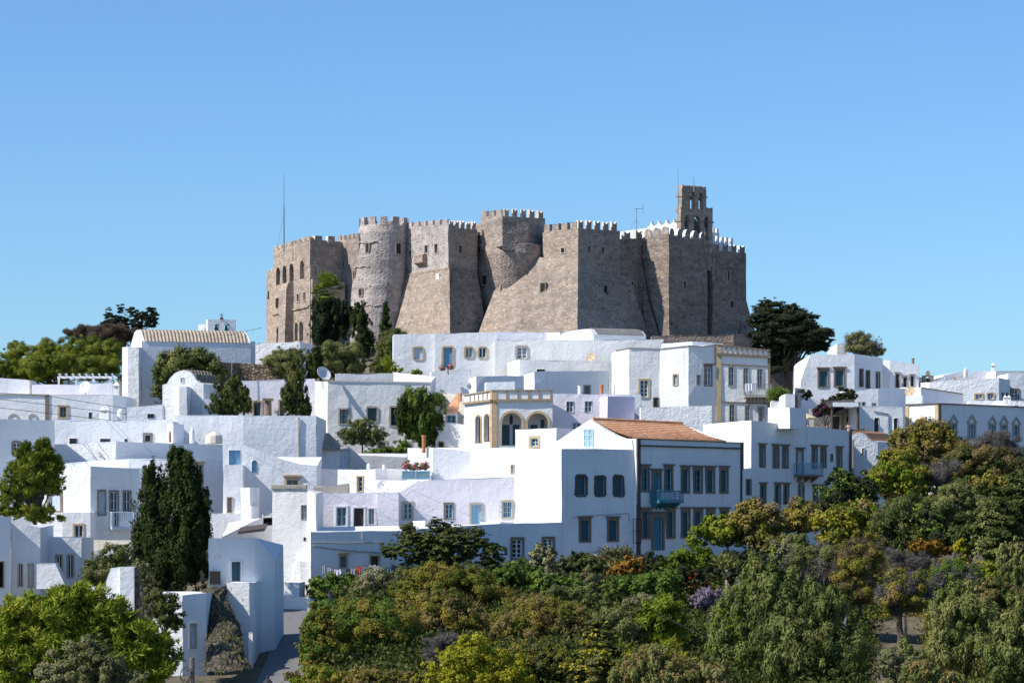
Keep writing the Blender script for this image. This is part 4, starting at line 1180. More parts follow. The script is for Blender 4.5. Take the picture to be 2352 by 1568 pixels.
l10 = house('small white house with two tall slim windows above a white ramp at left', T3, 229, [370, 455, 752], [-30, 3], [1030, 1030, 1030], ai=1, wins=[(1, 507, 1183, 578, 1372, 'tgw21'), (1, 612, 1180, 682, 1402, 'tgw21')], depth=6)
px_block('', '', '', [(332, 1272), (508, 1268), (612, 1500), (332, 1500)], 221.5, 1.6, 'white', T3, into=l10, part='ramp')
house('white cube house with a single narrow grey window right of the double cypress', T3, 258, [2048, 2236], [3], [358, 366], wins=[(0, 2080, 655, 2137, 806, 'tsy11')], depth=7, key='L12')
house('', T3, 255.5, [1912, 2208], [4], [806, 812], into=HOUSES['L12']['root'], part='lower_storey', depth=4)
l13 = house('white stair wall with a long sloping parapet and a small blue arched door', T2, 262, [-20, 150, 400, 530, 700, 848], [5]*5, [1214, 1204, 1300, 1350, 1392, 1402], key='L13',
    wins=[(0, 35, 1262, 135, 1392, 'ndb21'), (1, 246, 1355, 290, 1468, 'nsb11a'), (3, 545, 1502, 692, 1640, 'tgg22c')], depth=5)
house('blue-shaded white ramp house behind the white house with the dark teal door', D, 246, [510, 600, 628], [12, 24], [1232, 1188, 1176], depth=6, name='ramp_house', key='RH', wins=[(1, 604, 1182, 626, 1206, 'nxk11')])
mb = MB(); a = P(546, 1226, 243.5); mb.prism([a, a + Vector((2.3, 0, .25)), a + Vector((2.3, 0, .5)), a + Vector((0, 0, .2))], Vector((0, 2.5, .4))); mb.build('timber_awning', 'wood_dark', HOUSES['RH']['root'])
l15 = house('white house with a dark teal door standing on rock above the road', T4, 206, [1510, 1850, 1992], [11, 38], [190, 184, 345], key='L15', wins=[(0, 1662, 343, 1753, 498, 'wdt11n')], depth=7, roof='white')
house('', T4, 203.6, [1640, 1808, 1846], [-8, 38], [505, 503, 506], ai=1, into=l15, part='buttress', mat='white_worn', depth=4)
mb = MB(); c_ = P(*T4(1556, 520), 205.6); mb.box(c_ - Vector((.38, .1, 0)), (.76, 0, 0), (0, .35, 0), (0, 0, .95)); mb.build('vent_box', 'dark', l15)
px_block('small white gatepost at the foot of the rock slope', 'gatepost', 'gatepost', [(1797, 872), (1828, 872), (1828, 1125), (1797, 1125)], 199.5, .6, 'white', T4)
l16 = house('narrow white house with a tall stone-framed slit window at the bottom left', T4, 198, [1108, 1322, 1496], [-14, 12], [580, 600, 584], ai=1, wins=[(1, 1368, 800, 1424, 985, 'gsl11')], depth=6)
l17 = px_block('tapered white buttress wall behind the bright green pine', 'buttress_wall', 'wall', [(600, 545), (742, 535), (760, 515), (803, 402), (868, 394), (868, 760), (600, 760)], 208, 1.5, 'white', T4)
house('white chimney block with a rough stone back beside the tapered buttress', T4, 207, [866, 970], [3], [394, 392], name='chimney_block', depth=1.4, key='L17')
px_block('', '', '', [(968, 400), (1000, 440), (1065, 760), (968, 760)], 207.2, 1.2, 'rock', T4, into=HOUSES['L17']['root'], part='stone_slope')

for T_, Y_, x_, a_, t_, lab_ in ((T1, 286, [1178, 1535], [4], [1226, 1214], 'small stepped white house below the round-topped chapel'), (T1, 277, [1538, 1594], [-24], [1252, 1250], 'narrow sunlit pier at the left end of the plain lavender block'),
        (T3, 254, [2206, 2297], [-20], [572, 570], 'small stepped white block right of the white cube house'), (T3, 252.5, [2214, 2312], [-14], [742, 740], 'lowest stepped white block right of the white cube house'),
        (T10, 247, [1376, 1494], [-38], [762, 757], 'bright low wall on the terrace behind the layered cedar'), (T10, 249, [2002, 2184], [-34], [774, 770], 'bright low wall on the terrace under the open casements')):
    house(lab_, T_, Y_, x_, a_, t_, name='stepped_block', depth=2.0)
# ================================================================= CENTRE
hm = house('tall weathered white house with three teal windows behind the small olive tree', T2, 310, [825, 942, 1888], [-50, 5], [630, 632, 644], ai=1, mat='white_old', key='HM', depth=9,
    wins=[(1, 1040, 875, 1144, 1027, 'ggt22'), (1, 1290, 857, 1412, 1012, 'ggt23r'), (1, 1505, 852, 1622, 1048, 'ggt23'), (1, 1385, 1172, 1492, 1275, 'ggp22'), (1, 1597, 1178, 1704, 1275, 'ggb22')])
facebar(hm, 'HM', 1, T2, 942, 634, 1885, 646, 2.5, 'grey_plaster', 'coping', .1)
dish('white satellite dish on the roof edge of the tall weathered house', *T2(900, 565), 309, .85, 40, 30)
l19 = house('long low lavender house with a small colonnade behind the dark cypress', T2, 320, [125, 830], [4], [628, 604], mat='lilac', key='L19', wins=[(0, 245, 805, 346, 960, 'tgp11n'), (0, 488, 795, 552, 960, 'tgp11n')], depth=7)
mb = MB(); A, B, pt, d, n = HOUSES['L19']['frames'][0]
s_, z1_ = on_wall(A, B, *T2(397, 812)); _, z0_ = on_wall(A, B, *T2(397, 960)); mb.tube(pt(s_, z0_, 1.0), pt(s_, z1_, 1.0), .42, .38, 12); mb.box(pt(s_-.6, z1_, .4), d*1.2, n*1.2, (0, 0, .25)); mb.build('column', 'trim_brown', l19)
yagi('fish-bone TV aerial over the lavender house roof', *T2(62, 620), 319, 5.2, 3.4, 5)
house('low grey rendered garden wall below the tall cypress trees', T2, 325, [1012, 1548], [3], [562, 556], mat='grey_plaster', name='garden_wall', cat='wall', depth=.8)
house('bright white sloping parapet right of the low grey garden wall', T2, 321, [1548, 1892], [-30], [545, 632], name='parapet_wall', cat='wall', depth=1.0)
house('white terrace wall under the blue-doored house', T2, 327, [1890, 2260], [3], [536, 522], name='terrace_wall', cat='wall', depth=6)
house('cream sunlit wall behind the round green tree', T2, 314, [1905, 2200], [-25], [722, 800], mat='cream', name='house_wall', depth=5)
l22 = house('small weathered white house with a dark doorway left of the arcaded house', T2, 303, [1930, 2122, 2206], [3, -12], [1012, 1016, 1030], mat='white_old', wins=[(0, 1952, 1178, 2016, 1330, 'tdk11rn')], depth=5)
hut = house('tiny hut with an orange tiled lean-to roof and a barred window', T2, 305.5, [2018, 2137], [3], [922, 918], wins=[(0, 2040, 945, 2118, 1008, 'ngb22')], depth=3, name='hut', cat='hut', key='HUT')
mb = MB(); a = P(*T2(2012, 922), 305); b = P(*T2(2142, 916), 305.2); mb.prism([a, b, b + Vector((0, 2.4, 2.2)), a + Vector((1.6, 2.4, 1.3))], Vector((0, 0, .15))); mb.build('tiled_roof', 'tiles_orange', hut)
l21 = house('old white shed with a stone-slab roof and pale blue door', T2, 292, [846, 1062, 1142], [3, 3], [1265, 1252, 1240], mat='white_worn', wins=[(1, 1066, 1256, 1138, 1422, 'ndp21n')], depth=5, name='shed', cat='shed')
mb = MB(); a = P(*T2(840, 1268), 291.6); b = P(*T2(1058, 1264), 291.8); mb.prism([a, b, b + Vector((-.2, 3, .5)), b + Vector((-1.5, 5, 1.7)), a + Vector((0, 5, 1.7))], Vector((0, 0, .25))); mb.build('slab_roof', 'tiles_tan', l21)
house('grey stained garden wall below the small olive tree', T2, 292.5, [1142, 1232, 1670], [4, 4], [1232, 1308, 1326], mat='grey_plaster', name='garden_wall', cat='wall', depth=.7)

# white houses under the monastery
house('left end of the long white house below the monastery with a shuttered window', T2, 345, [1545, 1923], [3], [202, 195], wins=[(0, 1720, 307, 1829, 441, 'tsl21r')], depth=9)
house('long white house below the monastery with a bright blue door', T2, 344.6, [1923, 2500], [3], [192, 178], wins=[(0, 1988, 303, 2105, 505, 'tdb11rn'), (0, 2192, 308, 2287, 424, 'tgl21r'), (0, 2317, 308, 2411, 423, 'tgl21r')], depth=9)
house('white upper terrace wall along the foot of the glacis', T7, 351, [405, 905], [3], [62, 68], name='terrace_wall', cat='wall', depth=2)
house('sunlit white stub wall left of the grey vaulted roof', T7, 349.5, [888, 1010], [-35], [70, 66], name='terrace_wall', cat='wall', depth=2)
m6 = house('long textured white house with one window in a big grey stone surround', T7, 343, [408, 1965], [1], [144, 130], mat='white_old', wins=[(0, 594, 183, 726, 320, 'ggw23r')], depth=7)
vr, *_ = vaulted('white house with a grey half-barrel roof directly under the monastery', T7, 347, 1000, -30, [(1000, 190), (1004, 95), (1060, 62), (1160, 44), (1250, 34), (1292, 44), (1322, 84), (1324, 190)], 22, 1800, 'white', 'grey_dark', (4, 6), name='vaulted_house', cat='house', off=.15, inset=.5)
dish('tan satellite dish on the long textured white wall', *T7(1297, 303), 341.5, .62, -30, 20, 'dish_tan')
house('low textured white house with a bright left end above the arcade', T7, 334, [528, 636, 1548], [-45, 4], [346, 318, 337], ai=1, mat='white_old', wins=[(1, 798, 404, 870, 445, 'ngk21')], depth=7)
house('white cube with a sunlit left side behind the arcade roof', T7, 326, [176, 242, 678], [-45, 10], [490, 468, 466], ai=1, depth=6)
m3 = house('blue-shaded white house with a grey window between two chimneys', T7, 321, [676, 778, 1458], [-45, 11], [460, 425, 418], ai=1, wins=[(1, 1220, 545, 1295, 645, 'gsy21')], depth=6)
chimney(m3, T7(1190, 0)[0], T7(0, 558)[1], T7(0, 640)[1], 313, 8, style='pipe'); chimney(m3, T7(1391, 0)[0], T7(0, 548)[1], T7(0, 640)[1], 313, 9, mat='terracotta', style='pipe')
house('low white roof room on top of the arcaded house', T7, 311, [328, 600], [3], [523, 520], depth=3, name='roof_room')
house('white wall end at the right of the pink house', T7, 310, [1440, 1758], [5], [632, 640], depth=5, name='house_wall')
m2h = house('pale pink house with three small blue-framed windows', T7, 307, [938, 1452], [3], [628, 632], mat='lilac', wins=[(0, 1067, 698, 1133, 801, 'ngp22'), (0, 1235, 696, 1304, 799, 'ngp22'), (0, 1126, 897, 1197, 965, 'ngp22')], depth=6)
house('darker lilac cube adjoining the pale pink house', T7, 305.4, [1450, 1694], [12], [655, 658], mat='lilac_dark', depth=5)
house('long rough white wall below the cream mansion', T8, 305, [372, 1027], [1], [874, 852], mat='white_rough', name='house_wall', cat='wall', depth=3)

# arcaded house
m1 = house('white arcaded house with tan stone arches and a panelled roof parapet', T7, 298, [131, 390, 945], [-48, 3], [640, 597, 593], ai=1, key='M1', depth=8,
    wins=[(0, 230, 818, 293, 1080, 'txk11an'), (0, 310, 806, 372, 1064, 'txk11an'), (1, 453, 783, 683, 1100, 'txk11anT'), (1, 692, 785, 923, 1100, 'txk11anT')])
facebox(m1, 'M1', 1, T7, 390, 600, 433, 1200, 'trim_tan', 'corner_pier', .09); facebox(m1, 'M1', 0, T7, 372, 600, 391, 1200, 'trim_tan', 'corner_pier', .08)
facebar(m1, 'M1', 1, T7, 390, 700, 938, 696, 5, 'trim_mid', 'cornice', .28); facebar(m1, 'M1', 0, T7, 131, 730, 390, 700, 5, 'trim_mid', 'cornice', .28)
facebar(m1, 'M1', 1, T7, 390, 606, 945, 602, 3, 'trim_mid', 'coping', .14); facebar(m1, 'M1', 0, T7, 131, 648, 390, 606, 3, 'trim_mid', 'coping', .14)
for x in (520, 623, 722, 820, 925): facebox(m1, 'M1', 1, T7, x-7, 606, x+7, 682, 'trim_mid', 'parapet_post', .1)
for x, dy in ((186, 30), (226, 24), (263, 18), (303, 12), (342, 6)): facebox(m1, 'M1', 0, T7, x-2, 606+dy, x+3, 684+dy, 'trim_mid', 'parapet_post', .08)
A, B, pt, d, n = HOUSES['M1']['frames'][1]
Lm = (B-A).length
mb = MB(); mb.box(pt(.4, HOUSES['M1']['zb'], -3.2), d*(Lm-.8), n*.2, (0, 0, zat(T7(0, 690)[1], 298)-HOUSES['M1']['zb'])); iw = mb.build('loggia_wall', 'white', m1)
for x0, x1 in ((478, 560), (590, 650), (705, 735), (755, 820), (848, 882)):
    s0, z1_ = on_wall(A, B, *T7(x0, 905 if x0 != 848 else 860)); s1, z0_ = on_wall(A, B, *T7(x1, 1090))
    mb = MB(); mb.box(pt(s0, z0_, -3.0), d*(s1-s0), n*.06, (0, 0, z1_-z0_)); mb.build('loggia_door', 'paint_teal', m1)
lt = P(*T7(562, 870), 299); mb = MB(); mb.tube(lt + Vector((0, 0, .5)), lt + Vector((0, 0, 2.4)), .02); mb.lathe(lt + Vector((0, 0, -.5)), [(.05, 0), (.16, .12), (.2, .75), (.1, .95), (.02, 1.05)], 6); mb.build('hanging_lantern', 'metal_dark', m1)
chimney(m1, T2(2165, 0)[0], T2(0, 728)[1], T2(0, 790)[1], 303, 7, mat='terracotta', style='pot')

# cream mansion and its panelled front
m8 = house('cream-white mansion with tan corner stones and a panelled parapet in front of the monastery', T8, 322, [140, 268, 545, 815, 937, 1068, 1548], [-50, 3, -26, 20, 10, 6], [345, 323, 332, 304, 312, 291, 346], ai=5, mat='white_old', key='M8', depth=9,
    wins=[(1, 352, 605, 458, 784, 'tgw24'), (2, 667, 562, 719, 671, 'tgw22'), (3, 881, 567, 923, 666, 'ggw22'), (4, 955, 480, 1031, 676, 'bgw23c'), (1, 486, 776, 540, 868, 'bgk22'),
          (5, 1174, 487, 1237, 676, 'ggp23'), (5, 1309, 498, 1369, 690, 'ggp23n'), (5, 1436, 508, 1501, 690, 'ggp23n'), (5, 1181, 832, 1244, 1005, 'ggp23'), (5, 1325, 843, 1383, 1005, 'ggp23'), (5, 1449, 858, 1509, 1005, 'ggw13')])
facebox(m8, 'M8', 5, T8, 1068, 296, 1112, 1000, 'trim_tan', 'corner_pier', .12); facebox(m8, 'M8', 5, T8, 1542, 350, 1562, 1000, 'trim_brown', 'corner_pier', .12)
facebox(m8, 'M8', 4, T8, 1050, 300, 1069, 480, 'trim_tan', 'corner_pier', .1)
facebar(m8, 'M8', 5, T8, 1066, 392, 1562, 420, 6, 'trim_brown', 'cornice', .3); facebar(m8, 'M8', 5, T8, 1112, 480, 1545, 502, 3, 'trim_brown', 'band', .1); facebar(m8, 'M8', 5, T8, 1112, 826, 1545, 842, 3, 'trim_brown', 'band', .1)
facebar(m8, 'M8', 5, T8, 1066, 300, 1562, 354, 3, 'trim_brown', 'coping', .18); facebar(m8, 'M8', 4, T8, 945, 486, 1066, 478, 3, 'trim_brown', 'band', .1)
for i in range(8):
    x = 1160 + i*48; facebox(m8, 'M8', 5, T8, x-6, 314+i*4, x+6, 372+i*3.3, 'trim_mid', 'parapet_post', .08)
for sg, y0, y1 in ((0, 348, 326), (1, 326, 336), (2, 336, 308), (3, 308, 316), (4, 316, 296)):
    xx = [140, 268, 545, 815, 937, 1068]; facebar(m8, 'M8', sg, T8, xx[sg], y0, xx[sg+1], y1, 2, 'trim_grey', 'coping', .12)
bo = balcony(m8, 'M8', 5, T8, 1290, 662, 1590, 768, 1.1, 'metal_grey', 'trim_grey', 7)
A, B, pt, d, n = HOUSES['M8']['frames'][5]; s0, z1_ = on_wall(A, B, *T8(1318, 655)); s1, z0_ = on_wall(A, B, *T8(1385, 735))
mb = MB(); N = 8
for i in range(N):
    a0_, a1_ = s0+(s1-s0)*i/N, s0+(s1-s0)*(i+1)/N; h0, h1 = 1.2+.05*math.sin(i*2), 1.2+.05*math.sin(i*2+2)
    mb.add([pt(a0_, z1_, h0), pt(a1_, z1_, h1), pt(a1_, z0_+.3*i/N, h1+.05), pt(a0_, z0_+.25*i/N, h0+.05), pt(a0_, z1_, h0-.03), pt(a1_, z1_, h1-.03), pt(a1_, z0_+.3*i/N, h1+.02), pt(a0_, z0_+.25*i/N, h0+.02)], [(0, 1, 2, 3), (7, 6, 5, 4), (3, 2, 6, 7), (0, 4, 5, 1)])
tag(mb.build('hanging_sheet', 'cloth_white'), 'white sheet hung over the grey balcony of the cream mansion', 'laundry')
house('flat-roofed white attic behind the parapet of the cream mansion', T8, 330, [585, 850, 1130], [-6, 10], [285, 262, 285], depth=4, name='roof_room')
house('grey stone terrace wall at the right foot of the monastery', T8, 352, [480, 1230, 1516], [6, 10], [214, 200, 228], mat='stone_grey', name='stone_wall', cat='wall', depth=3, amp=.1)
house('tall brown stone retaining wall right of the cream mansion', T8, 342, [1556, 1822], [14], [342, 362], mat='stone_grey', name='stone_wall', cat='wall', depth=8, amp=.08)
house('small white chimney block left of the big dark tree', T8, 350, [1516, 1592], [10], [266, 260], name='chimney_block', depth=2)
px_block('sloping stone ramp wall descending below the big dark tree', 'stone_ramp', 'wall', [(1575, 600), (1680, 690), (1800, 760), (2010, 905), (2010, 1100), (1575, 1100)], 331, 2.5, 'stone_grey', T8)
house('rounded white wall end beside the spiky yucca', T8, 317, [1655, 1700, 1792], [-30, 8], [790, 745, 752], name='house_wall', depth=2.5)
house('low white wall between the mansion and the rounded wall end', T8, 318.5, [1570, 1745], [5], [806, 826], name='parapet_wall', cat='wall', depth=.7)

# ================================================================= FRONT CENTRE
r12 = house('large white house with a bright blank left side and three dark shuttered windows', T11, 250, [-580, 568, 1257], [-42, 27], [320, 329, 337], ai=1, key='R12', depth=9,
    wins=[(1, 686, 567, 801, 773, 'kst21r'), (1, 865, 570, 973, 773, 'kst21r'), (1, 1034, 570, 1141, 775, 'kst21r'), (1, 722, 963, 836, 1191, 'bst21c'), (1, 981, 962, 1091, 1186, 'bst21c'), (0, 99, 473, 136, 561, 'tgw32')])
wall_pipe(r12, 'R12', 1, T11, [(640, 1070), (642, 968), (700, 950), (960, 935), (1180, 922), (1182, 1000)], .03, 'trim_grey', 'wall_cable')
A, B, pt, d, n = HOUSES['R12']['frames'][1]
s_, z_ = on_wall(A, B, *T11(1232, 970)); lz = z_
mb = MB(); mb.box(pt(s_-.25, z_-2.6, .55), d*.5, n*.5, (0, 0, 1.9)); lw_ = mb
wl = thing('wall_lantern', 'black iron wall lantern on a scrolled bracket beside the tiled-roof house', 'lantern', pt(s_, z_-3, .5))
mb = MB()
for a_, b_ in ((-.25, .3), (.25, .3), (-.25, .8), (.25, .8)): mb.tube(pt(s_+a_, z_-2.2, b_), pt(s_+a_, z_, b_), .03)
for zz in (z_, z_-1.1, z_-2.2):
    for q1, q2 in (((-.25, .3), (.25, .3)), ((.25, .3), (.25, .8)), ((.25, .8), (-.25, .8)), ((-.25, .8), (-.25, .3))): mb.tube(pt(s_+q1[0], zz, q1[1]), pt(s_+q2[0], zz, q2[1]), .03)
mb.build('cage', 'metal_dark', wl)
mb = MB(); mb.tube(pt(s_, z_-2.2, .55), pt(s_, z_-3.0, .5), .04); pv = pt(s_, z_-3, .5)
for i in range(1, 9):
    t_ = i/8*math.pi*1.2; q = pt(s_-.6+.6*math.cos(t_), z_-3.0-.5*math.sin(t_), .5-.05*i); mb.tube(pv, q, .04); pv = q
mb.build('bracket', 'metal_dark', wl)

r11w = [(1293, 484, 1373, 728, 'bgq23c'), (1391, 526, 1483, 812, 'bdq23cn'), (1504, 484, 1589, 726, 'bgq23c'), (1656, 494, 1743, 742, 'bst21c'), (1772, 496, 1861, 742, 'bgq23c'), (1886, 498, 1973, 742, 'bst21c'), (2014, 499, 2096, 742, 'bst21c'),
        (1296, 880, 1381, 1160, 'bst21c'), (1391, 918, 1509, 1262, 'bdq24cn'), (1521, 880, 1609, 1156, 'bst21c'), (1659, 878, 1746, 1150, 'bst21c'), (1774, 878, 1863, 1120, 'bst21c'), (1887, 878, 1974, 1110, 'bst21c'), (2017, 878, 2099, 1100, 'bst21c')]
r11 = house('large blue-shaded house with an orange tiled roof and turquoise balcony', T11, 253.1, [1256, 2231], [46], [236, 276], key='R11', depth=10.5, wins=[(0,) + w for w in r11w], roof='white', name='tiled_house')
A, B, pt, d, n = HOUSES['R11']['frames'][0]; zt0, zt1 = HOUSES['R11']['zt']
facebox(r11, 'R11', 0, T11, 1256, 238, 1285, 1330, 'trim_dark', 'corner_pier', .1); facebox(r11, 'R11', 0, T11, 2207, 277, 2231, 1200, 'trim_dark', 'corner_pier', .1)
facebar(r11, 'R11', 0, T11, 1285, 308, 2207, 335, 3.5, 'trim_dark', 'cornice', .18); facebar(r11, 'R11', 0, T11, 1256, 241, 2231, 280, 1.6, 'trim_dark', 'coping', .14)
balcony(r11, 'R11', 0, T11, 1352, 716, 1622, 812, 1.1, 'paint_turq', 'paint_turq', 6)
# roof: front slope, back slope, far gable; tile courses as stepped strips
L = (B-A).length; up = Vector((0, 0, 1))
gd = Vector((math.cos(R(-44)), math.sin(R(-44)), 0)); bk = -gd
s_end = on_wall(A, B, *T11(2082, 266))[0]
base0 = pt(.15, 0, -.2); base0.z = 0
zE0 = on_wall(A, B, *T11(1250, 240))[1]; zE1 = on_wall(A, B, *T11(2082, 262))[1]
g_l = step_to(Vector((base0.x, base0.y)), T11(530, 0)[0], -44); wid = (Vector((base0.x, base0.y))-g_l).length
apx = step_to(Vector((base0.x, base0.y)), T11(845, 0)[0], -44); wr = (Vector((base0.x, base0.y))-apx).length
zR0 = zat(T11(0, 66)[1], apx.y)
rr_ = apx + Vector((d.x, d.y))*(s_end); zR1 = zat(T11(0, 105)[1], rr_.y)
mb = MB(); NC = 12
def rp(i, f, s):     # course fraction f (0 eave..1 ridge), along s 0..1
    p = base0 + bk*(wr*f) + d*(s_end*s)
    ze, zr = zE0 + (zE1-zE0)*s, zR0 + (zR1-zR0)*s
    return p + up*(ze + (zr-ze)*f - 0.35*math.sin(math.pi*f)*.6)
for c_ in range(NC):
    f0, f1 = c_/NC, (c_+1.12)/NC
    nseg = 40
    for k in range(nseg):
        a_ = rp(0, f0, k/nseg) + up*.1; b_ = rp(0, f0, (k+1)/nseg) + up*.1; e_ = rp(0, min(1, f1), (k+1)/nseg) + up*.04; g_ = rp(0, min(1, f1), k/nseg) + up*.04
        j = [noise.noise(Vector((c_*3.1, kk*.6, 0)))*.03 for kk in (k, k+1)]
        a_ = a_ + up*j[0]; b_ = b_ + up*j[1]
        mb.add([a_, b_, e_, g_, a_ - up*.14, b_ - up*.14], [(0, 1, 2, 3), (4, 5, 1, 0)])
# rear slope and ridge
e0 = base0 + bk*wid; 
mb.add([rp(0, 1, 0), rp(0, 1, 1), e0 + d*s_end + up*zE1, e0 + up*zE0], [(0, 1, 2, 3)])
mb.tube(rp(0, 1, 0) + up*.08, rp(0, 1, 1) + up*.08, .16, .16, 8)
mb.build('tiled_roof', 'tiles_orange', r11)
# hip at the far end in white
mb = MB(); mb.add([rp(0, 1, 1) + d*.02, rp(0, 0, 1) + d*.02, e0 + d*s_end + up*zE1, rp(0, 0, 1) - up*1.5, e0 + d*s_end + up*(zE1-1.5)], [(0, 1, 2), (1, 3, 4, 2)]); mb.build('end_gable', 'white', r11)
gp = []
GA, GB = g_l, Vector((base0.x, base0.y))
for x, y in ((500, 345), (520, 275), (600, 222), (690, 160), (770, 110), (845, 60), (920, 112), (1000, 165), (1090, 212), (1170, 240), (1228, 250), (1240, 345)):
    s_, z_ = on_wall(GA, GB, *T11(x, y)); gp.append((s_, z_))
gdir = (GB-GA).normalized(); gd3 = Vector((gdir.x, gdir.y, 0)); gn = Vector((gdir.y, -gdir.x, 0))
gpt = lambda s, z, h=0: Vector((GA.x, GA.y, 0)) + gd3*s + gn*h + up*z
mb = MB(); mb.prism([gpt(s, z, .25) for s, z in gp], gn*-.45); mb.build('gable_wall', 'white_rough', r11)
s0, z1_ = on_wall(GA, GB, *T11(793, 157)); s1, z0_ = on_wall(GA, GB, *T11(876, 306))
w_ = MB()
for i in range(3):
    x = s0 + (s1-s0)*i/2 - .06; w_.box(gpt(x, z0_, .25), gd3*.12, gn*.08, up*(z1_-z0_))
for j in range(4):
    z = z0_ + (z1_-z0_)*j/3 - .05; w_.box(gpt(s0, z, .252), gd3*(s1-s0), gn*.07, up*.1)
wo = w_.build('window', 'paint_sky', r11)
w2 = MB(); w2.box(gpt(s0, z0_, .2), gd3*(s1-s0), gn*.08, up*(z1_-z0_)); w2.build('pane', 'glass_pale', wo)

f8 = house('sunlit white block with one tan-framed window left of the tiled gable', T7, 268, [600, 980, 1180], [-38, 36], [957, 943, 952], ai=1, wins=[(0, 725, 1016, 828, 1128, 'tgs22T')], mat='white', depth=6)
f7 = house('white house with a sunlit left end and broad lavender front under the arcade', T10, 257.2, [1332, 1562, 2130], [-48, 2], [97, 90, 143], ai=1, depth=7)
chimney(f7, T10(1481, 0)[0], T10(0, -25)[1], T10(0, 110)[1], 257.6, 8.5, mat='terracotta', style='pipe')
house('blue-grey white wall behind the pair of round white chimneys', T10, 268, [500, 692], [10], [283, 290], name='house_wall', depth=4)
f5 = house('sunlit white house with a tan-framed slit window below the two round chimneys', T10, 262, [688, 1040], [-26], [293, 289], wins=[(0, 864, 347, 929, 500, 'tgp13')], depth=5)
chimney(f5, T10(975, 0)[0], T10(0, 233)[1], T10(0, 300)[1], 262.5, 9.5, style='round'); chimney(f5, T10(1114, 0)[0], T10(0, 243)[1], T10(0, 300)[1], 263, 8, style='round')
house('lavender white wall behind the flower trough', T10, 265, [1036, 1310], [3], [285, 290], mat='lilac', name='house_wall', depth=4)
house('bright sunlit parapet wall behind the rusty satellite dish', T10, 260, [1030, 1422], [-24], [388, 392], name='parapet_wall', cat='wall', depth=3)
house('brown concrete roof slab block on the stained white house', T10, 256, [468, 792], [2], [462, 416], mat='concrete', name='roof_slab', cat='roof block', depth=3)
f4 = house('broad lavender house with four blue windows and open casements', T10, 253.4, [1250, 1424, 2420], [2, 2], [506, 398, 350], mat='lilac', depth=7, key='F4',
    wins=[(0, 1278, 583, 1391, 758, 'ggs23'), (1, 1662, 593, 1761, 752, 'bgs23'), (1, 1901, 597, 2026, 800, 'gds22n'), (1, 2194, 572, 2304, 742, 'tgs43o')])
house('', T10, 251.6, [1055, 1252], [2], [500, 500], into=f4, part='projecting_bay', mat='lilac', depth=3)
f2 = house('lavender white house with a dark doorway between two blue windows', T10, 252, [493, 1057], [2], [514, 500], mat='lilac', depth=6,
    wins=[(0, 664, 622, 789, 823, 'wgs22'), (0, 821, 628, 949, 880, 'wdk21n'), (0, 964, 640, 1036, 801, 'wgs22')])
f1 = house('long low blue-shaded house front with laundry hung before it', T10, 240.4, [445, 1285, 2182, 2752], [24, 24, 24], [866, 851, 786, 776], key='F1', depth=7,
    wins=[(0, 700, 1068, 784, 1198, 'tsy11c'), (0, 979, 1070, 1082, 1260, 'tdk11n'), (2, 2276, 910, 2403, 1117, 'bgw24'), (2, 2564, 905, 2685, 1082, 'bgw24')])
wall_pipe(f1, 'F1', 0, T10, [(450, 962), (560, 958), (720, 966), (900, 962), (1100, 956)], .035, 'trim_grey', 'wall_cable')
wall_pipe(f1, 'F1', 0, T10, [(452, 992), (700, 1028), (900, 1046), (1080, 1052)], .05, 'trim_grey', 'wall_cable')
wall_pipe(f1, 'F1', 0, T10, [(913, 862), (913, 935)], .04, 'trim_grey', 'drain_pipe')
tw = house('stained white house with peeling plaster above the road', T10, 243, [90, 405, 497], [-10, -34], [470, 470, 512], mat='white_worn', key='TW', depth=8, wins=[(0, 353, 616, 402, 752, 'ngw22'), (0, 376, 915, 398, 945, 'nxk11')])
facebox(tw, 'TW', 0, T10, 82, 432, 410, 472, 'concrete', 'roof_edge', .15)
house('bright white pier at the road corner below the stained house', T10, 241.6, [300, 345, 448], [-30, -6], [1132, 1128, 1130], mat='white_worn', name='pier', cat='wall', depth=3)
dish('rusty satellite dish in front of the bright parapet wall', *T10(1117, 448), 252.6, .58, -15, 25, 'dish', 1.0)

# ================================================================= RIGHT SIDE, back to front
r4 = house('distant white house with a chimney turret on the right skyline', T9, 345, [1612, 1798, 2096], [8, 8], [806, 768, 764], depth=7)
chimney(r4, T9(2068, 0)[0], T9(0, 684)[1], T9(0, 770)[1], 345, 9)
chimney(r4, T9(1815, 0)[0], T9(0, 738)[1], T9(0, 800)[1], 344, 10, style='round')
house('distant white house cut off by the right edge of the photo', T9, 342, [2094, 2420], [8], [766, 762], depth=7)
ba = thing('bell_arch', 'small tan stone arch with one bell on a white roof at right', 'bell arch', P(*T9(1470, 905), 336))
bl, br = pl(T9(1420, 0)[0], 336), pl(T9(1520, 0)[0], 336)
w = whole(bl, br, T9, 1448, 812, 1486, 900, 'nxk11')
o_, p_, d_, n_, L_ = arcade_wall('arch', bl, br, zw(bl, br, T9, 1470, 960), zw(bl, br, T9, 1470, 806), [(w[0], w[1], w[2], w[3], (w[1]-w[0])/2)], .7, 'stone_ashlar', ba)
mb = MB(); cx_ = p_(L_*.5, zw(bl, br, T9, 1470, 806), 0); mb.prism([cx_ + Vector((L_*.22*math.cos(t/6*math.pi), 0, .6*math.sin(t/6*math.pi))) for t in range(7)], Vector((0, .7, 0))); mb.build('arch_cap', 'stone_ashlar', ba)
bell(ba, p_(L_*.48, zw(bl, br, T9, 1470, 838), -.35), .3, .6)
house('low white wall under the stone bell arch', T9, 337, [1395, 1640], [5], [880, 812], depth=3, name='house_wall')
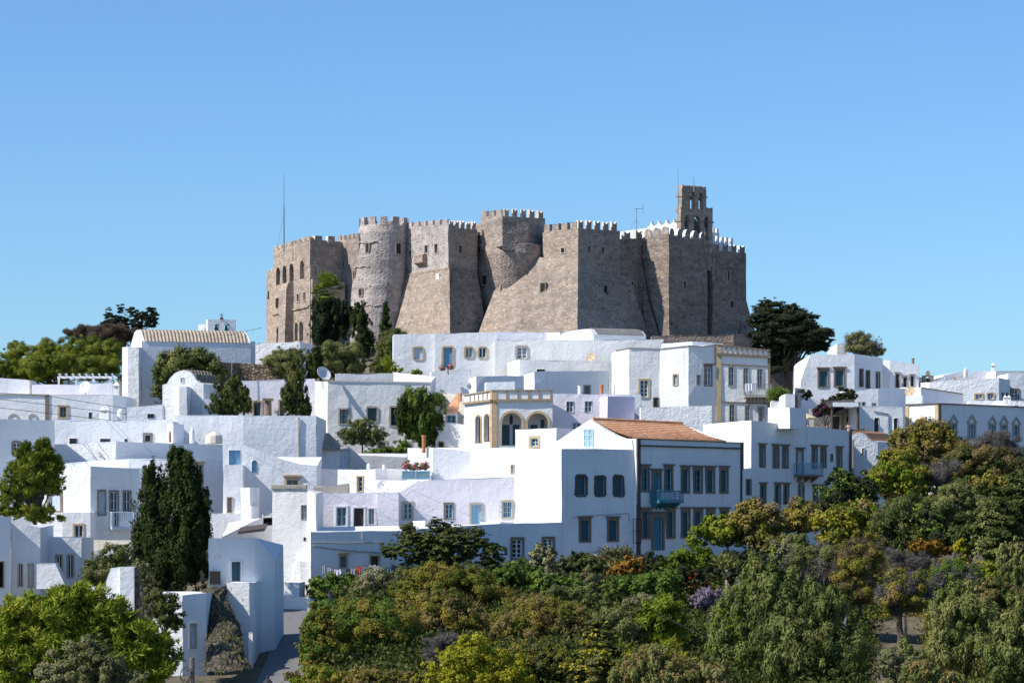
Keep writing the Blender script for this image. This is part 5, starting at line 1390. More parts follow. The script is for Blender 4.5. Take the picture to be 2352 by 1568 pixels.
r3 = house('white house with rough sunlit masonry and two tan-framed windows at right', T9, 326, [1480, 2122, 2218], [-6, 38], [866, 828, 842], ai=1, mat='white_rough', depth=7, wins=[(0, 1892, 967, 1981, 1032, 'tgw22'), (0, 2007, 961, 2081, 1032, 'tgw22r'), (1, 2145, 962, 2166, 1022, 'ngk12'), (1, 2184, 962, 2206, 1022, 'ngk12')])
chimney(r3, T9(1712, 0)[0], T9(0, 822)[1], T9(0, 858)[1], 330, 5, mat='terracotta', style='pipe')
house('white wing with a double window by the right edge', T9, 330, [2200, 2420], [4], [790, 788], mat='white', depth=5, wins=[(0, 2222, 924, 2307, 1024, 'bgw22')])
r2 = house('white house with a bright stepped left end carrying a tan satellite dish', T9, 314, [1228, 1408, 1790], [-40, 12], [914, 918, 976], ai=1, depth=7, key='R2')
facebar(r2, 'R2', 1, T9, 1408, 922, 1788, 980, 2, 'trim_brown', 'coping', .12)
house('', T9, 308, [1264, 1420], [-12], [994, 990], into=r2, part='lower_block', depth=3)
dish('tan satellite dish on the stepped white house at right', *T9(1308, 957), 309, .6, -35, 20, 'dish_tan')
rt_ = house('low rough white terrace with twin chimneys above the pointed windows', T9, 313, [1838, 2420], [-5], [1036, 1042], mat='white_rough', depth=4, name='terrace_block')
for x in (2178, 2213): chimney(rt_, T9(x, 0)[0], T9(0, 985)[1], T9(0, 1042)[1], 312, 8)
house('small white gable above the dark tree on the right skyline', T9, 346, [582, 636, 724], [-50, 6], [600, 512, 512], depth=4)
r6b = house('white house wing with three narrow windows and a dark chimney pipe', T9, 333, [1044, 1120, 1386], [-20, 6], [668, 669, 706], ai=1, depth=7, wins=[(1, 1167, 785, 1208, 922, 'gsk11c'), (1, 1235, 815, 1279, 925, 'gsk11c'), (1, 1303, 802, 1343, 925, 'gsk11c')])
chimney(r6b, T9(1331, 0)[0], T9(0, 648)[1], T9(0, 704)[1], 333.6, 6, mat='trim_brown', style='pipe')
r6 = house('white house with two large stone-framed teal windows beside the big dark tree', T9, 328, [300, 385, 795, 1054], [3, 3, 34], [850, 618, 610, 646], ai=2, depth=8,
    wins=[(1, 454, 741, 561, 919, 'bst21c'), (1, 602, 736, 709, 913, 'bst21c'), (1, 630, 985, 706, 1120, 'bgk22c'), (1, 490, 1038, 582, 1120, 'bgk22c'), (2, 835, 742, 876, 913, 'bsk11'), (2, 896, 757, 937, 926, 'bsk11'), (2, 989, 771, 1029, 931, 'bgw12')])
house('blue-shaded white house between the awning and the dish house at right', T9, 312, [718, 1012, 1266], [6, 10], [948, 926, 926], depth=6, wins=[(0, 800, 1050, 850, 1110, 'ngp22'), (0, 862, 1050, 893, 1110, 'ngp12'), (0, 948, 1060, 992, 1110, 'ngp22')])
r8 = house('white house with two narrow dark shuttered windows right of the shaded porch', T9, 300, [832, 1242], [4], [1084, 1098], key='R8', depth=7, wins=[(0, 976, 1194, 1015, 1321, 'nsk21'), (0, 1154, 1200, 1189, 1316, 'nsk21')])
mb = MB(); A, B, pt, d, n = HOUSES['R8']['frames'][0]
s_, za = on_wall(A, B, *T9(1105, 1160)); _, zb_ = on_wall(A, B, *T9(1105, 1390)); mb.tube(pt(s_, za, .08), pt(s_, zb_, .08), .05); mb.tube(pt(s_, za, .08), pt(s_-1.6, za+.3, .08), .05); mb.build('drain_pipe', 'metal_grey', r8)
po = house('deep shaded porch with a brown awning roof and dark door', T9, 305.5, [420, 838], [4], [1110, 1100], mat='grey_dark', depth=3, name='porch', cat='porch', wins=[(0, 700, 1160, 828, 1330, 'tdk21n'), (0, 590, 1170, 670, 1330, 'tdk11n')])  # wall colour darkened to stand for the shade inside the porch
mb = MB(); a = P(*T9(575, 1108), 299); b = P(*T9(834, 1088), 299.6); mb.prism([a, b, b + Vector((0, 6.5, .8)), a + Vector((0, 6.5, .8))], Vector((0, 0, .2))); mb.build('awning', 'wood_dark', po)
mb = MB(); mb.box(P(*T9(600, 1092), 299), (2.65, .05, 0), (0, .4, 0), (0, 0, .45)); mb.build('fascia', 'paint_white', po)
for x in (590, 826):
    mb = MB(); b = P(*T9(x, 1320), 299.4); t = P(*T9(x, 1100), 299.4); mb.tube(b, t, .16, .14, 8); mb.build('post', 'wood_dark', po)
r9, *_ = vaulted('small white building with a smooth orange barrel roof at right', T9, 284, 765, 3, [(765, 1620), (765, 1348), (800, 1333), (845, 1329), (885, 1345), (920, 1385), (945, 1404), (1008, 1412), (1008, 1620)], 52, 1155, 'white_rough', 'vault_orange', (1, 6), name='vaulted_house', cat='house', off=.16, inset=.2, wins=[(858, 1470, 884, 1540, 'dark')])
house('broken stone parapet behind the orange barrel roof', T9, 288, [765, 920], [8], [1300, 1294], mat='stone_field', name='stone_wall', cat='wall', depth=.8, amp=.12)
r10w = [(770, 292, 829, 503, 'bsy21c'), (896, 298, 956, 511, 'bsy21c'), (982, 302, 1041, 511, 'bsy21c'), (1112, 331, 1179, 578, 'bdp21cn'), (1252, 305, 1308, 511, 'bsy21c'), (1332, 309, 1388, 508, 'bsy21c'), (1481, 319, 1534, 516, 'bsy21c'), (1428, 378, 1448, 446, 'bxk11'),
        (779, 650, 836, 836, 'bst21c'), (914, 650, 971, 846, 'bst21c'), (994, 652, 1046, 843, 'bst21c'), (1130, 632, 1186, 790, 'bxk11a'), (1262, 668, 1311, 810, 'bst21c'), (1339, 668, 1391, 810, 'bst21c')]
r10 = house('long blue-shaded house with a bright left end and a light blue balcony', T12, 266, [255, 702, 1614], [-46, 42], [106, 70, 166], ai=1, key='R10', depth=11, mat='white', wins=[(1,) + w for w in r10w])
facebox(r10, 'R10', 1, T12, 1600, 150, 1616, 540, 'trim_dark', 'corner_pier', .12)
balcony(r10, 'R10', 1, T12, 1072, 468, 1306, 572, 1.0, 'paint_sky', 'trim_brown', 3)
house('', T12, 263.5, [622, 706], [12], [520, 522], into=r10, part='lower_bay', wins=[(0, 650, 605, 703, 757, 'bst11')], depth=4)
house('', T8, 267.2, [1543, 1745, 1893], [-46, 40], [872, 866, 878], ai=1, into=r10, part='stair_head', depth=4, zbot=zat(T8(0, 1060)[1], 267))
r1w = [(1669, 1235, 1736, 1402, 'ggs23p'), (1831, 1242, 1909, 1402, 'ggs23p'), (2025, 1245, 2091, 1402, 'ggs23p'), (2131, 1248, 2201, 1405, 'ggs23p'), (2243, 1252, 2311, 1410, 'ggs23p')]
r1 = house('long white house with pointed stone window hoods and brown corner stones at the right edge', T9, 300, [1265, 1566, 2440], [-48, 39], [1076, 1064, 1100], ai=1, key='R1', depth=10, wins=[(1,) + w for w in r1w] + [(0, 1378, 1246, 1458, 1402, 'tgw23p')])
facebox(r1, 'R1', 0, T9, 1265, 1082, 1294, 1400, 'trim_tan', 'quoin', .06); facebox(r1, 'R1', 0, T9, 1534, 1072, 1566, 1400, 'trim_tan', 'quoin', .06); facebox(r1, 'R1', 1, T9, 1566, 1072, 1588, 1400, 'trim_brown', 'quoin', .06)
facebar(r1, 'R1', 0, T9, 1265, 1080, 1566, 1069, 2.5, 'trim_dark', 'coping', .15); facebar(r1, 'R1', 1, T9, 1566, 1069, 2440, 1105, 2.5, 'trim_dark', 'coping', .15)
# ------------------------------------------------------------------ foliage
G1, G2, G3 = (0.028, 0.055, 0.012), (0.055, 0.10, 0.022), (0.10, 0.155, 0.035)
mat_leaf('leaf_pine', [(0.079, 0.107, 0.013), (0.151, 0.200, 0.021), (0.247, 0.288, 0.033), (0.352, 0.337, 0.047)], .22)
mat_leaf('leaf_umbrella', [(0.055, 0.080, 0.012), (0.111, 0.148, 0.020), (0.189, 0.209, 0.029), (0.236, 0.234, 0.040)], .2)
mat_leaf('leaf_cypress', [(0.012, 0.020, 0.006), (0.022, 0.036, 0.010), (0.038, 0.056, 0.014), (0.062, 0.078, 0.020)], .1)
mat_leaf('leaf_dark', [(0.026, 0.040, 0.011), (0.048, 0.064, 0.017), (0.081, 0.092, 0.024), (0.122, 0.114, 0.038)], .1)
mat_leaf('leaf_night', [(0.010, 0.017, 0.011), (0.017, 0.026, 0.013), (0.030, 0.036, 0.017), (0.060, 0.060, 0.024)], .08)
mat_leaf('leaf_green', [(0.041, 0.075, 0.014), (0.073, 0.124, 0.022), (0.121, 0.180, 0.031), (0.179, 0.235, 0.042)], .25)
mat_leaf('leaf_bright', [(0.040, 0.077, 0.009), (0.075, 0.123, 0.012), (0.119, 0.170, 0.018), (0.158, 0.193, 0.027)], .3)
mat_leaf('leaf_palm', [(0.090, 0.140, 0.020), (0.160, 0.220, 0.035), (0.240, 0.290, 0.060)], .2)
mat_leaf('leaf_olive', [(0.071, 0.081, 0.026), (0.119, 0.131, 0.040), (0.173, 0.178, 0.059), (0.252, 0.237, 0.089)], .15)
mat_leaf('leaf_silver', [(0.088, 0.092, 0.039), (0.139, 0.138, 0.059), (0.198, 0.190, 0.091), (0.293, 0.262, 0.139)], .15)
mat_leaf('leaf_autumn', [(0.068, 0.096, 0.017), (0.137, 0.148, 0.024), (0.230, 0.186, 0.036), (0.307, 0.193, 0.049)], .25)
mat_leaf('leaf_russet', [(0.090, 0.089, 0.031), (0.168, 0.135, 0.047), (0.245, 0.171, 0.071), (0.321, 0.237, 0.117)], .25)
mat_leaf('leaf_orange', [(0.141, 0.066, 0.014), (0.229, 0.114, 0.018), (0.282, 0.150, 0.026), (0.211, 0.097, 0.018)], .25)
mat_leaf('leaf_gold', [(0.121, 0.144, 0.014), (0.240, 0.240, 0.019), (0.372, 0.336, 0.024), (0.289, 0.217, 0.035)], .3)
mat_leaf('leaf_lime', [(0.074, 0.113, 0.011), (0.138, 0.179, 0.014), (0.202, 0.235, 0.020), (0.248, 0.254, 0.037)], .3)
mat_leaf('leaf_willow', [(0.079, 0.104, 0.030), (0.133, 0.164, 0.048), (0.189, 0.214, 0.065), (0.268, 0.267, 0.083)], .25)
mat_leaf('leaf_willow_gold', [(0.100, 0.119, 0.035), (0.158, 0.178, 0.050), (0.225, 0.222, 0.072), (0.278, 0.251, 0.101)], .25)
mat_leaf('twig_grey', [(0.088, 0.077, 0.072), (0.143, 0.127, 0.116), (0.187, 0.165, 0.154)], .05)
mat_leaf('twig_brown', [(0.084, 0.060, 0.042), (0.144, 0.102, 0.072), (0.192, 0.144, 0.108)], .05)
mat_leaf('flower_lilac', [(0.160, 0.120, 0.170), (0.250, 0.190, 0.280), (0.120, 0.100, 0.090)], .15)
mat_leaf('flower_pink', [(0.420, 0.100, 0.140), (0.500, 0.220, 0.220), (0.360, 0.160, 0.100)], .2)
mat_leaf('flower_red', [(0.500, 0.020, 0.020), (0.600, 0.050, 0.030)], .2)
mat_leaf('flower_purple', [(0.060, 0.015, 0.050), (0.100, 0.025, 0.080)], .2)

LEAFSTAT = [0]
def leaf_mesh(name, cen, nor, tan, ln, wd, mat, parent, loc, extra=None):
    """many small rhombic leaves as one crown mesh"""
    n = len(cen)
    bit = np.cross(nor, tan); bl = np.linalg.norm(bit, axis=1, keepdims=True); bl[bl == 0] = 1; bit /= bl
    L = ln[:, None]*tan; Wd = wd[:, None]*bit
    v = np.empty((n, 4, 3))
    v[:, 0] = cen - L*.5; v[:, 1] = cen + Wd*.5 - L*.05; v[:, 2] = cen + L*.5; v[:, 3] = cen - Wd*.5 - L*.05
    v = v.reshape(-1, 3) - np.array(loc)
    me = bpy.data.meshes.new(name)
    me.vertices.add(4*n); me.vertices.foreach_set('co', v.astype(np.float32).ravel())
    me.loops.add(4*n); me.loops.foreach_set('vertex_index', np.arange(4*n, dtype=np.int32))
    me.polygons.add(n); me.polygons.foreach_set('loop_start', np.arange(0, 4*n, 4, dtype=np.int32))
    me.update(calc_edges=True)
    me.materials.append(M[mat])
    o = bpy.data.objects.new(name, me); COL.objects.link(o)
    o.parent = parent
    o.location = Vector(loc) - (WLOC[parent.name] if parent else Vector())
    WLOC[o.name] = Vector(loc)
    LEAFSTAT[0] += n
    return o

def unit(rng, n):
    x = rng.normal(size=(n, 3)); return x/np.linalg.norm(x, axis=1, keepdims=True)

KINDS = {  # leaf length, width/length, cover, clump size, clump spread toward the outside, mode
    'broad': (0.28, .6, 4.2, .30, .75, 'rnd'), 'fine': (0.16, .5, 4.2, .27, .75, 'rnd'), 'olive': (0.19, .38, 3.6, .27, .72, 'rnd'),
    'pine': (0.42, .2, 5.0, .22, .85, 'tuft'), 'cyp': (0.26, .45, 5.5, .24, .9, 'up'), 'flat': (0.26, .5, 4.6, .26, .8, 'flat'),
    'weep': (0.30, .26, 4.4, .24, .85, 'droop'), 'twig': (0.45, .06, 3.4, .3, .6, 'twig'), 'spiky': (0.7, .12, 3.0, .4, .7, 'tuft')}

ELS = [1.2]
def crown_points(rng, ells, Y, kind, fill, dens):
    """leaf centres, normals and directions filling a crown made of ellipsoids (column, row, half-width, half-height[, depth offset])"""
    ll, asp, cov, cs, outw, mode = KINDS[kind]
    C, N, T = [], [], []
    for e in ells:
        u, v, ru, rv = e[:4]; ru, rv = ru*ELS[0], rv*ELS[0]; dy = e[4] if len(e) > 4 else 0.0
        s = (Y+dy)/F
        c = np.array(P(u, v, Y+dy)); rad = np.array((ru*s, min(ru, rv*1.6)*s*.9, rv*s))
        area = math.pi*rad[0]*rad[2]
        m = int(1.55*dens*cov*area/(0.5*ll*ll*asp)) + 12
        rc = cs*min(rad[0], rad[2])*1.05
        rc = max(rc, ll*.9)
        nc = max(8, int(2.6*(rad[0]*rad[2])/(rc*rc)*fill))
        dirs = unit(rng, nc)
        rr = (outw + (1-outw)*rng.random(nc))*np.where(rng.random(nc) < .25, .45+.4*rng.random(nc), 1.0)
        shr = np.maximum(rad - rc*.75, rad*.25)
        cc = c + dirs*rr[:, None]*shr*(1+.17*rng.normal(size=(nc, 1))) + rng.normal(size=(nc, 3))*rc*.25
        rcs = rc*(.6 + .8*rng.random(nc))
        st_ = rng.random(nc) < .13                              # loose sprays reaching out of the crown
        cc[st_] = c + dirs[st_]*np.abs(np.array((1, 1, .95)))*rad*(.92 + .3*rng.random((st_.sum(), 1))); rcs[st_] *= .45
        wgt = rcs**2; idx = rng.choice(nc, m, p=wgt/wgt.sum())
        d = unit(rng, m)
        rad_ = rng.random(m)**.45
        sc = np.array((1, 1, .8)) if mode != 'flat' else np.array((1.25, 1.25, .42))
        if mode == 'up': sc = np.array((.8, .8, 1.5))
        if mode == 'droop': sc = np.array((.85, .85, 1.25))
        p = cc[idx] + d*rad_[:, None]*rcs[idx, None]*sc
        if mode == 'droop': p[:, 2] -= rcs[idx]*.3
        keep = p[:, 2] > c[2] - rad[2]*1.05 - (rc if mode == 'droop' else 0)
        p, d, idx = p[keep], d[keep], idx[keep]; m = len(p)
        outv = (p - c)/rad; 
        nrm = d*.9 + outv*.6 + rng.normal(size=(m, 3))*.38 + np.array((0, 0, .3))
        if mode in ('tuft', 'twig'):
            t = d*.9 + outv*.5 + np.array((0, 0, .55 if mode == 'tuft' else .5)) + rng.normal(size=(m, 3))*.35
            nrm = unit(rng, m)
        elif mode == 'up': t = np.array((0, 0, 1.0)) + d*.55 + rng.normal(size=(m, 3))*.3
        elif mode == 'droop': t = np.array((0, 0, -.8)) + d*.35 + rng.normal(size=(m, 3))*.4
        else: t = rng.normal(size=(m, 3)) + (np.array((0, 0, 0)))
        if mode == 'flat': nrm = nrm*.7 + np.array((0, 0, .7))
        nrm /= np.linalg.norm(nrm, axis=1, keepdims=True)
        t -= nrm*np.sum(t*nrm, axis=1, keepdims=True)
        if mode in ('tuft', 'twig', 'up', 'droop'):
            t = t  # direction kept in the leaf plane
        t /= np.linalg.norm(t, axis=1, keepdims=True) + 1e-9
        C.append(p); N.append(nrm); T.append(t)
    C, N, T = np.concatenate(C), np.concatenate(N), np.concatenate(T)
    n = len(C)
    ln = ll*(.65 + .7*rng.random(n)); wd = ln*asp*(.8 + .4*rng.random(n))
    return C, N, T, ln, wd

def limb(mb, p0, p1, r0, r1, rng, k=4, bend=.08):
    p0, p1 = Vector(p0), Vector(p1); L = (p1-p0).length; prev = p0; pr = r0
    for i in range(1, k+1):
        f = i/k; q = p0.lerp(p1, f) + Vector(rng.normal(size=3)*bend*L*math.sin(math.pi*f))
        r = r0 + (r1-r0)*f; mb.tube(prev, q, pr, r, 6, caps=False); prev, pr = q, r

SEED = [11]
def tree(label, ells, Y, kind='broad', mat='leaf_green', name='tree', cat='tree', trunk=True, base=None, fill=1.0, dens=1.0, bark='bark', tr=None, group=None, mats2=None, branches=6, under=0.0):
    SEED[0] += 7; rng = np.random.default_rng(SEED[0])
    us = np.array([e[0] for e in ells], float); ws = np.array([e[2]*e[3] for e in ells], float)
    uc = float((us*ws).sum()/ws.sum()); vb = max(e[1]+e[3] for e in ells); vt = min(e[1]-e[3] for e in ells)
    ub = base[0] if base else uc
    x = (ub-CU)*Y/F; gz = th(x, Y)
    if base and len(base) > 1: gz = (HZ-base[1])*Y/F
    zb = (HZ-vb)*Y/F
    gz = min(gz, zb + (0.3 if not trunk else 0.2))
    root = thing(name, label, cat, (x, Y, gz), group)
    C, N, T, ln, wd = crown_points(rng, ells, Y, kind, fill, dens)
    crown = leaf_mesh('crown' if trunk else 'foliage', C, N, T, ln, wd, mat, root, tuple(WLOC[root.name] + Vector((0, 0, .01))))
    if mats2:                                   # flowers or tips of another colour over the crown
        for m2, kd, sh, nm in mats2:
            C, N, T, ln, wd = crown_points(rng, ells, Y, kd, fill*1.5, sh)
            leaf_mesh(nm, C, N, T, ln, wd, m2, root, tuple(WLOC[root.name] + Vector((0, 0, .02))))
    big = max(ells, key=lambda e: e[2]*e[3])
    hh = (vb-vt)*Y/F; r = tr or max(.07, .035*hh)
    mb = MB(); g = Vector((x, Y, gz-.5))
    fork = Vector((x + ((big[0]-ub)*Y/F)*.35, Y, gz + max(.4, (zb-gz)*.8 + hh*.12)))
    limb(mb, g, fork, r, r*.75, rng, 4, .04)
    for e in ells:
        dy = e[4] if len(e) > 4 else 0.0
        for i in range(max(2, int(branches*(e[2]*e[3])/(big[2]*big[3])))):
            dv = rng.normal(size=3); dv /= np.linalg.norm(dv); dv[2] = abs(dv[2])*.8
            t = P(e[0], e[1], Y+dy) + Vector((dv[0]*e[2]*.75*Y/F, dv[1]*e[2]*.6*Y/F, dv[2]*e[3]*.7*Y/F))
            limb(mb, fork, t, r*.5, r*.1, rng, 4, .07)
    mb.build('trunk', bark, root)
    return root

def bare(label, ells, Y, mat='twig_grey', name='bare_shrub', cat='shrub', bark='bark_pale', n=26, dens=1.0, base=None, trunk_h=0.0, leaf=None):
    """leafless shrub or tree: forking branches that end in sprays of thin twigs"""
    r_ = tree(label, ells, Y, 'twig', mat, name, cat, True, base, 1.0, dens, bark, .14, branches=n, mats2=leaf)
    return r_

# ================================================================= trees behind and between the houses
tree('bright green umbrella pine spreading behind the white pergola', [(145, 808, 62, 34), (80, 825, 62, 36), (215, 812, 52, 36), (20, 838, 45, 30), (255, 828, 30, 36), (120, 842, 90, 34, -3), (210, 845, 70, 32, -3), (40, 800, 22, 20), (30, 860, 60, 20)], 362, 'fine', 'leaf_umbrella', 'umbrella_pine', fill=1.4, dens=1.2)
tree('dark ragged cypress tree on the skyline left of the church', [(300, 740, 50, 16), (262, 735, 24, 14), (345, 730, 20, 12), (252, 717, 9, 10), (277, 710, 10, 10), (303, 712, 12, 10), (347, 712, 10, 9), (325, 722, 16, 10), (356, 722, 8, 7), (350, 745, 14, 8), (240, 742, 12, 7)], 384, 'flat', 'leaf_night', 'cypress_tree')
bare('reddish-brown leafless shrub on the skyline beside the church gable', [(235, 772, 70, 24), (195, 765, 40, 18), (275, 768, 35, 22)], 372, 'twig_brown', dens=2.0)
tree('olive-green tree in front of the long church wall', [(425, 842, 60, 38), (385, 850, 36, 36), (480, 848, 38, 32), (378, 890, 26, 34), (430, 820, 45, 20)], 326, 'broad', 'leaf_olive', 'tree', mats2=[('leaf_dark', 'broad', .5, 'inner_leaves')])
tree('dark upright juniper right of the small chapel', [(535, 905, 30, 30), (508, 915, 20, 34), (560, 920, 18, 26), (540, 878, 14, 14), (530, 935, 42, 16)], 300, 'cyp', 'leaf_dark', 'juniper')
tree('dark columnar cypress standing beside the lavender colonnade house', [(678, 905, 27, 45), (680, 868, 22, 34), (665, 925, 18, 28), (694, 930, 20, 24), (676, 845, 14, 20)], 300, 'cyp', 'leaf_dark', 'cypress_tree', base=(680, 960))
tree('broad dark cypress clump at the foot of the round tower', [(757, 740, 38, 42), (745, 705, 28, 22), (790, 735, 26, 36), (735, 765, 22, 22), (775, 715, 24, 20), (752, 748, 32, 34)], 383, 'cyp', 'leaf_night', 'cypress_tree')
tree('slim dark cypress right of the broad clump by the round tower', [(832, 762, 22, 50), (828, 720, 15, 28), (842, 785, 18, 25)], 380, 'cyp', 'leaf_cypress', 'cypress_tree')
tree('very thin pointed cypress before the glacis', [(886, 735, 9, 34), (884, 765, 14, 28), (887, 710, 5, 14)], 378, 'cyp', 'leaf_cypress', 'cypress_tree')
tree('silvery green tree beside the end of the long white house', [(890, 790, 24, 38), (905, 775, 22, 24), (878, 820, 16, 30), (895, 825, 20, 22)], 356, 'olive', 'leaf_olive', 'tree')
pt_ = thing('palm_tree', 'fan palm with bright green fronds under the west block', 'palm tree', P(750, 735, 386))
mb = MB(); limb(mb, P(750, 760, 386), P(750, 676, 386), .35, .3, np.random.default_rng(2), 5, .01); mb.build('trunk', 'bark', pt_)
rng = np.random.default_rng(5); Cc, Nn, Tt, ln, wd = [], [], [], [], []
pc = np.array(P(752, 666, 386))
for k in range(64):
    a_ = rng.random()*2*math.pi; el = rng.uniform(-.9, 1.35); d0 = np.array((math.cos(a_)*math.cos(el), math.sin(a_)*math.cos(el), math.sin(el)))
    stem = 1.0 + .6*rng.random(); hub = pc + d0*stem; side = np.cross(d0, (0, 0, 1.0)); side /= np.linalg.norm(side); upv = np.cross(side, d0)
    for j in range(13):
        f = (j-6)/6*1.2; dd = d0*math.cos(f) + side*math.sin(f); dd = dd - np.array((0, 0, .12*abs(f)))
        Lf = 1.35*(1-.2*abs(f)); Cc.append(hub + dd*Lf*.5); Tt.append(dd/np.linalg.norm(dd)); nn_ = upv + rng.normal(size=3)*.25; Nn.append(nn_/np.linalg.norm(nn_)); ln.append(Lf); wd.append(.24)
leaf_mesh('crown', np.array(Cc), np.array(Nn), np.array(Tt), np.array(ln), np.array(wd), 'leaf_palm', pt_, tuple(pc))
rng = np.random.default_rng(6); n_ = 500; d0 = unit(rng, n_)*np.array((.7, .7, .8)); pcs = pc + d0*np.array((1, 1, 1.3)) + np.array((0, 0, -2.0)); tt = np.tile(np.array((0, 0, -1.0)), (n_, 1)) + rng.normal(size=(n_, 3))*.2
leaf_mesh('dead_fronds', pcs, unit(rng, n_), tt/np.linalg.norm(tt, axis=1, keepdims=True), np.full(n_, .9), np.full(n_, .1), 'twig_brown', pt_, tuple(pc))
tree('greyish olive tree above the dry-stone wall', [(655, 828, 42, 30), (630, 838, 28, 28), (685, 825, 26, 26)], 330, 'olive', 'leaf_olive', 'olive_tree')
tree('wide olive tree between the dark cypresses', [(775, 825, 55, 36), (810, 820, 34, 32), (745, 815, 30, 30), (790, 850, 55, 22)], 334, 'olive', 'leaf_olive', 'olive_tree')
tree('short dark cypress rising in front of the wide olive tree', [(725, 838, 20, 32), (718, 850, 17, 22), (728, 815, 12, 20)], 330, 'cyp', 'leaf_cypress', 'cypress_tree')
tree('small dense conifer on the grey garden wall', [(865, 850, 13, 20), (868, 866, 15, 9)], 326, 'cyp', 'leaf_dark', 'conifer', cat='shrub', trunk=True)
tree('yellow-green shrub at the corner of the long white house', [(893, 835, 14, 22), (885, 850, 14, 10)], 336, 'spiky', 'leaf_lime', 'shrub', 'shrub')
tree('prickly pear cactus below the left shuttered window', [(955, 855, 14, 9), (910, 850, 14, 8)], 334, 'broad', 'leaf_lime', 'cactus', 'shrub')
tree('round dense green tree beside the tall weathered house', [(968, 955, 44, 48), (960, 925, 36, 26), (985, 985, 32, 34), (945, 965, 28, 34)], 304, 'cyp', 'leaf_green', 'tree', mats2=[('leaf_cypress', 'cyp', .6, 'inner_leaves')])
tree('small olive tree with a thin forked trunk in the courtyard', [(830, 990, 45, 24), (805, 1005, 28, 20), (855, 1005, 32, 20), (832, 975, 30, 16)], 300, 'olive', 'leaf_olive', 'olive_tree', base=(832, 1045), dens=.75, branches=9)
tree('low clipped dark hedge in the courtyard', [(860, 1038, 20, 9), (885, 1036, 24, 10), (912, 1035, 22, 12), (925, 1025, 18, 16)], 299, 'broad', 'leaf_green', 'hedge', 'hedge', trunk=False)
tree('huge dark spreading tree beside the monastery on the right', [(1800, 745, 58, 42), (1775, 725, 34, 36), (1850, 770, 50, 38), (1825, 782, 60, 26), (1880, 788, 28, 20), (1745, 765, 26, 50), (1795, 770, 60, 34, 3), (1830, 765, 62, 34, -2), (1770, 810, 40, 40), (1895, 762, 18, 8), (1760, 700, 16, 14), (1850, 735, 26, 18), (1815, 712, 22, 14)], 336, 'flat', 'leaf_night', 'dark_tree', fill=1.8, dens=1.6, branches=9)
tree('thin-leaved tree on the roofline of the two-window house', [(1985, 795, 34, 22), (1965, 790, 24, 26), (2010, 805, 22, 18), (1975, 775, 22, 14)], 345, 'fine', 'leaf_olive', 'tree', dens=.7, mats2=[('twig_grey', 'twig', .4, 'twigs')])
tree('spiky green yucca beside the mansion balcony', [(1785, 898, 18, 17), (1780, 915, 12, 10)], 319, 'spiky', 'leaf_green', 'yucca', 'plant')
tree('purple bougainvillea, darkened for shade, hanging over the shaded porch', [(1898, 938, 24, 14), (1915, 935, 18, 9), (1880, 948, 14, 10)], 304, 'broad', 'leaf_night', 'bougainvillea', 'climbing plant', mats2=[('flower_purple', 'broad', .8, 'flowers')])  # leaf and flower colours darkened to imitate the porch shade
tree('dark climbing shrub on the corner of the two-window house', [(1945, 905, 22, 16), (1925, 920, 26, 14), (1850, 905, 14, 12)], 308, 'broad', 'leaf_night', 'climbing_shrub', 'shrub')
ELS[0] = 1.25
# ================================================================= foreground trees, left
tree('young pine with a visible trunk in front of the white houses at left', [(70, 1100, 42, 38), (60, 1060, 22, 30), (100, 1045, 16, 34), (115, 1080, 22, 24), (30, 1130, 26, 24), (90, 1175, 48, 20), (25, 1170, 24, 18), (45, 1085, 26, 26), (128, 1065, 10, 22), (60, 1035, 8, 20), (88, 1030, 9, 18), (75, 1075, 46, 30), (110, 1110, 30, 26)], 234, 'pine', 'leaf_umbrella', 'pine_tree', base=(85, 1235), branches=10, dens=1.5, fill=1.3)
tree('huge double-peaked dark cypress at left centre', [(420, 1180, 48, 90), (418, 1105, 32, 60), (440, 1250, 40, 90), (405, 1072, 18, 36), (428, 1075, 18, 32), (355, 1215, 40, 85), (350, 1130, 22, 50), (352, 1275, 44, 70), (390, 1290, 75, 65), (345, 1095, 14, 26), (460, 1190, 22, 60)], 226, 'cyp', 'leaf_cypress', 'cypress_tree', base=(390, 1370), fill=1.5)
tree('grey-green olive left of the double cypress', [(255, 1295, 42, 40), (225, 1310, 34, 34), (275, 1275, 22, 28), (210, 1330, 24, 20)], 222, 'olive', 'leaf_olive', 'olive_tree')
tree('small grey olive between the white chimney block and the double cypress', [(335, 1325, 20, 26), (345, 1360, 22, 24), (318, 1300, 16, 18)], 212, 'olive', 'leaf_silver', 'olive_tree')
tree('dark bushy tree against the slit-window house', [(380, 1400, 36, 34), (395, 1428, 28, 22), (355, 1380, 24, 30)], 195, 'olive', 'leaf_dark', 'tree')
tree('big bright green pine filling the bottom left corner', [(140, 1420, 80, 62), (60, 1440, 72, 64), (225, 1440, 75, 58), (300, 1480, 70, 60), (350, 1510, 55, 50), (170, 1370, 60, 30), (40, 1510, 80, 70), (260, 1530, 90, 55), (130, 1480, 90, 60), (250, 1400, 40, 28)], 160, 'pine', 'leaf_pine', 'pine_tree', fill=1.8, dens=1.3, base=(200, 1640), branches=5)
tree('grey olive in front of the big bright pine', [(200, 1500, 46, 44), (170, 1540, 70, 40), (245, 1545, 55, 40), (130, 1555, 40, 30), (290, 1560, 40, 24)], 148, 'olive', 'leaf_silver', 'olive_tree', base=(200, 1700))
ELS[0] = 1.3
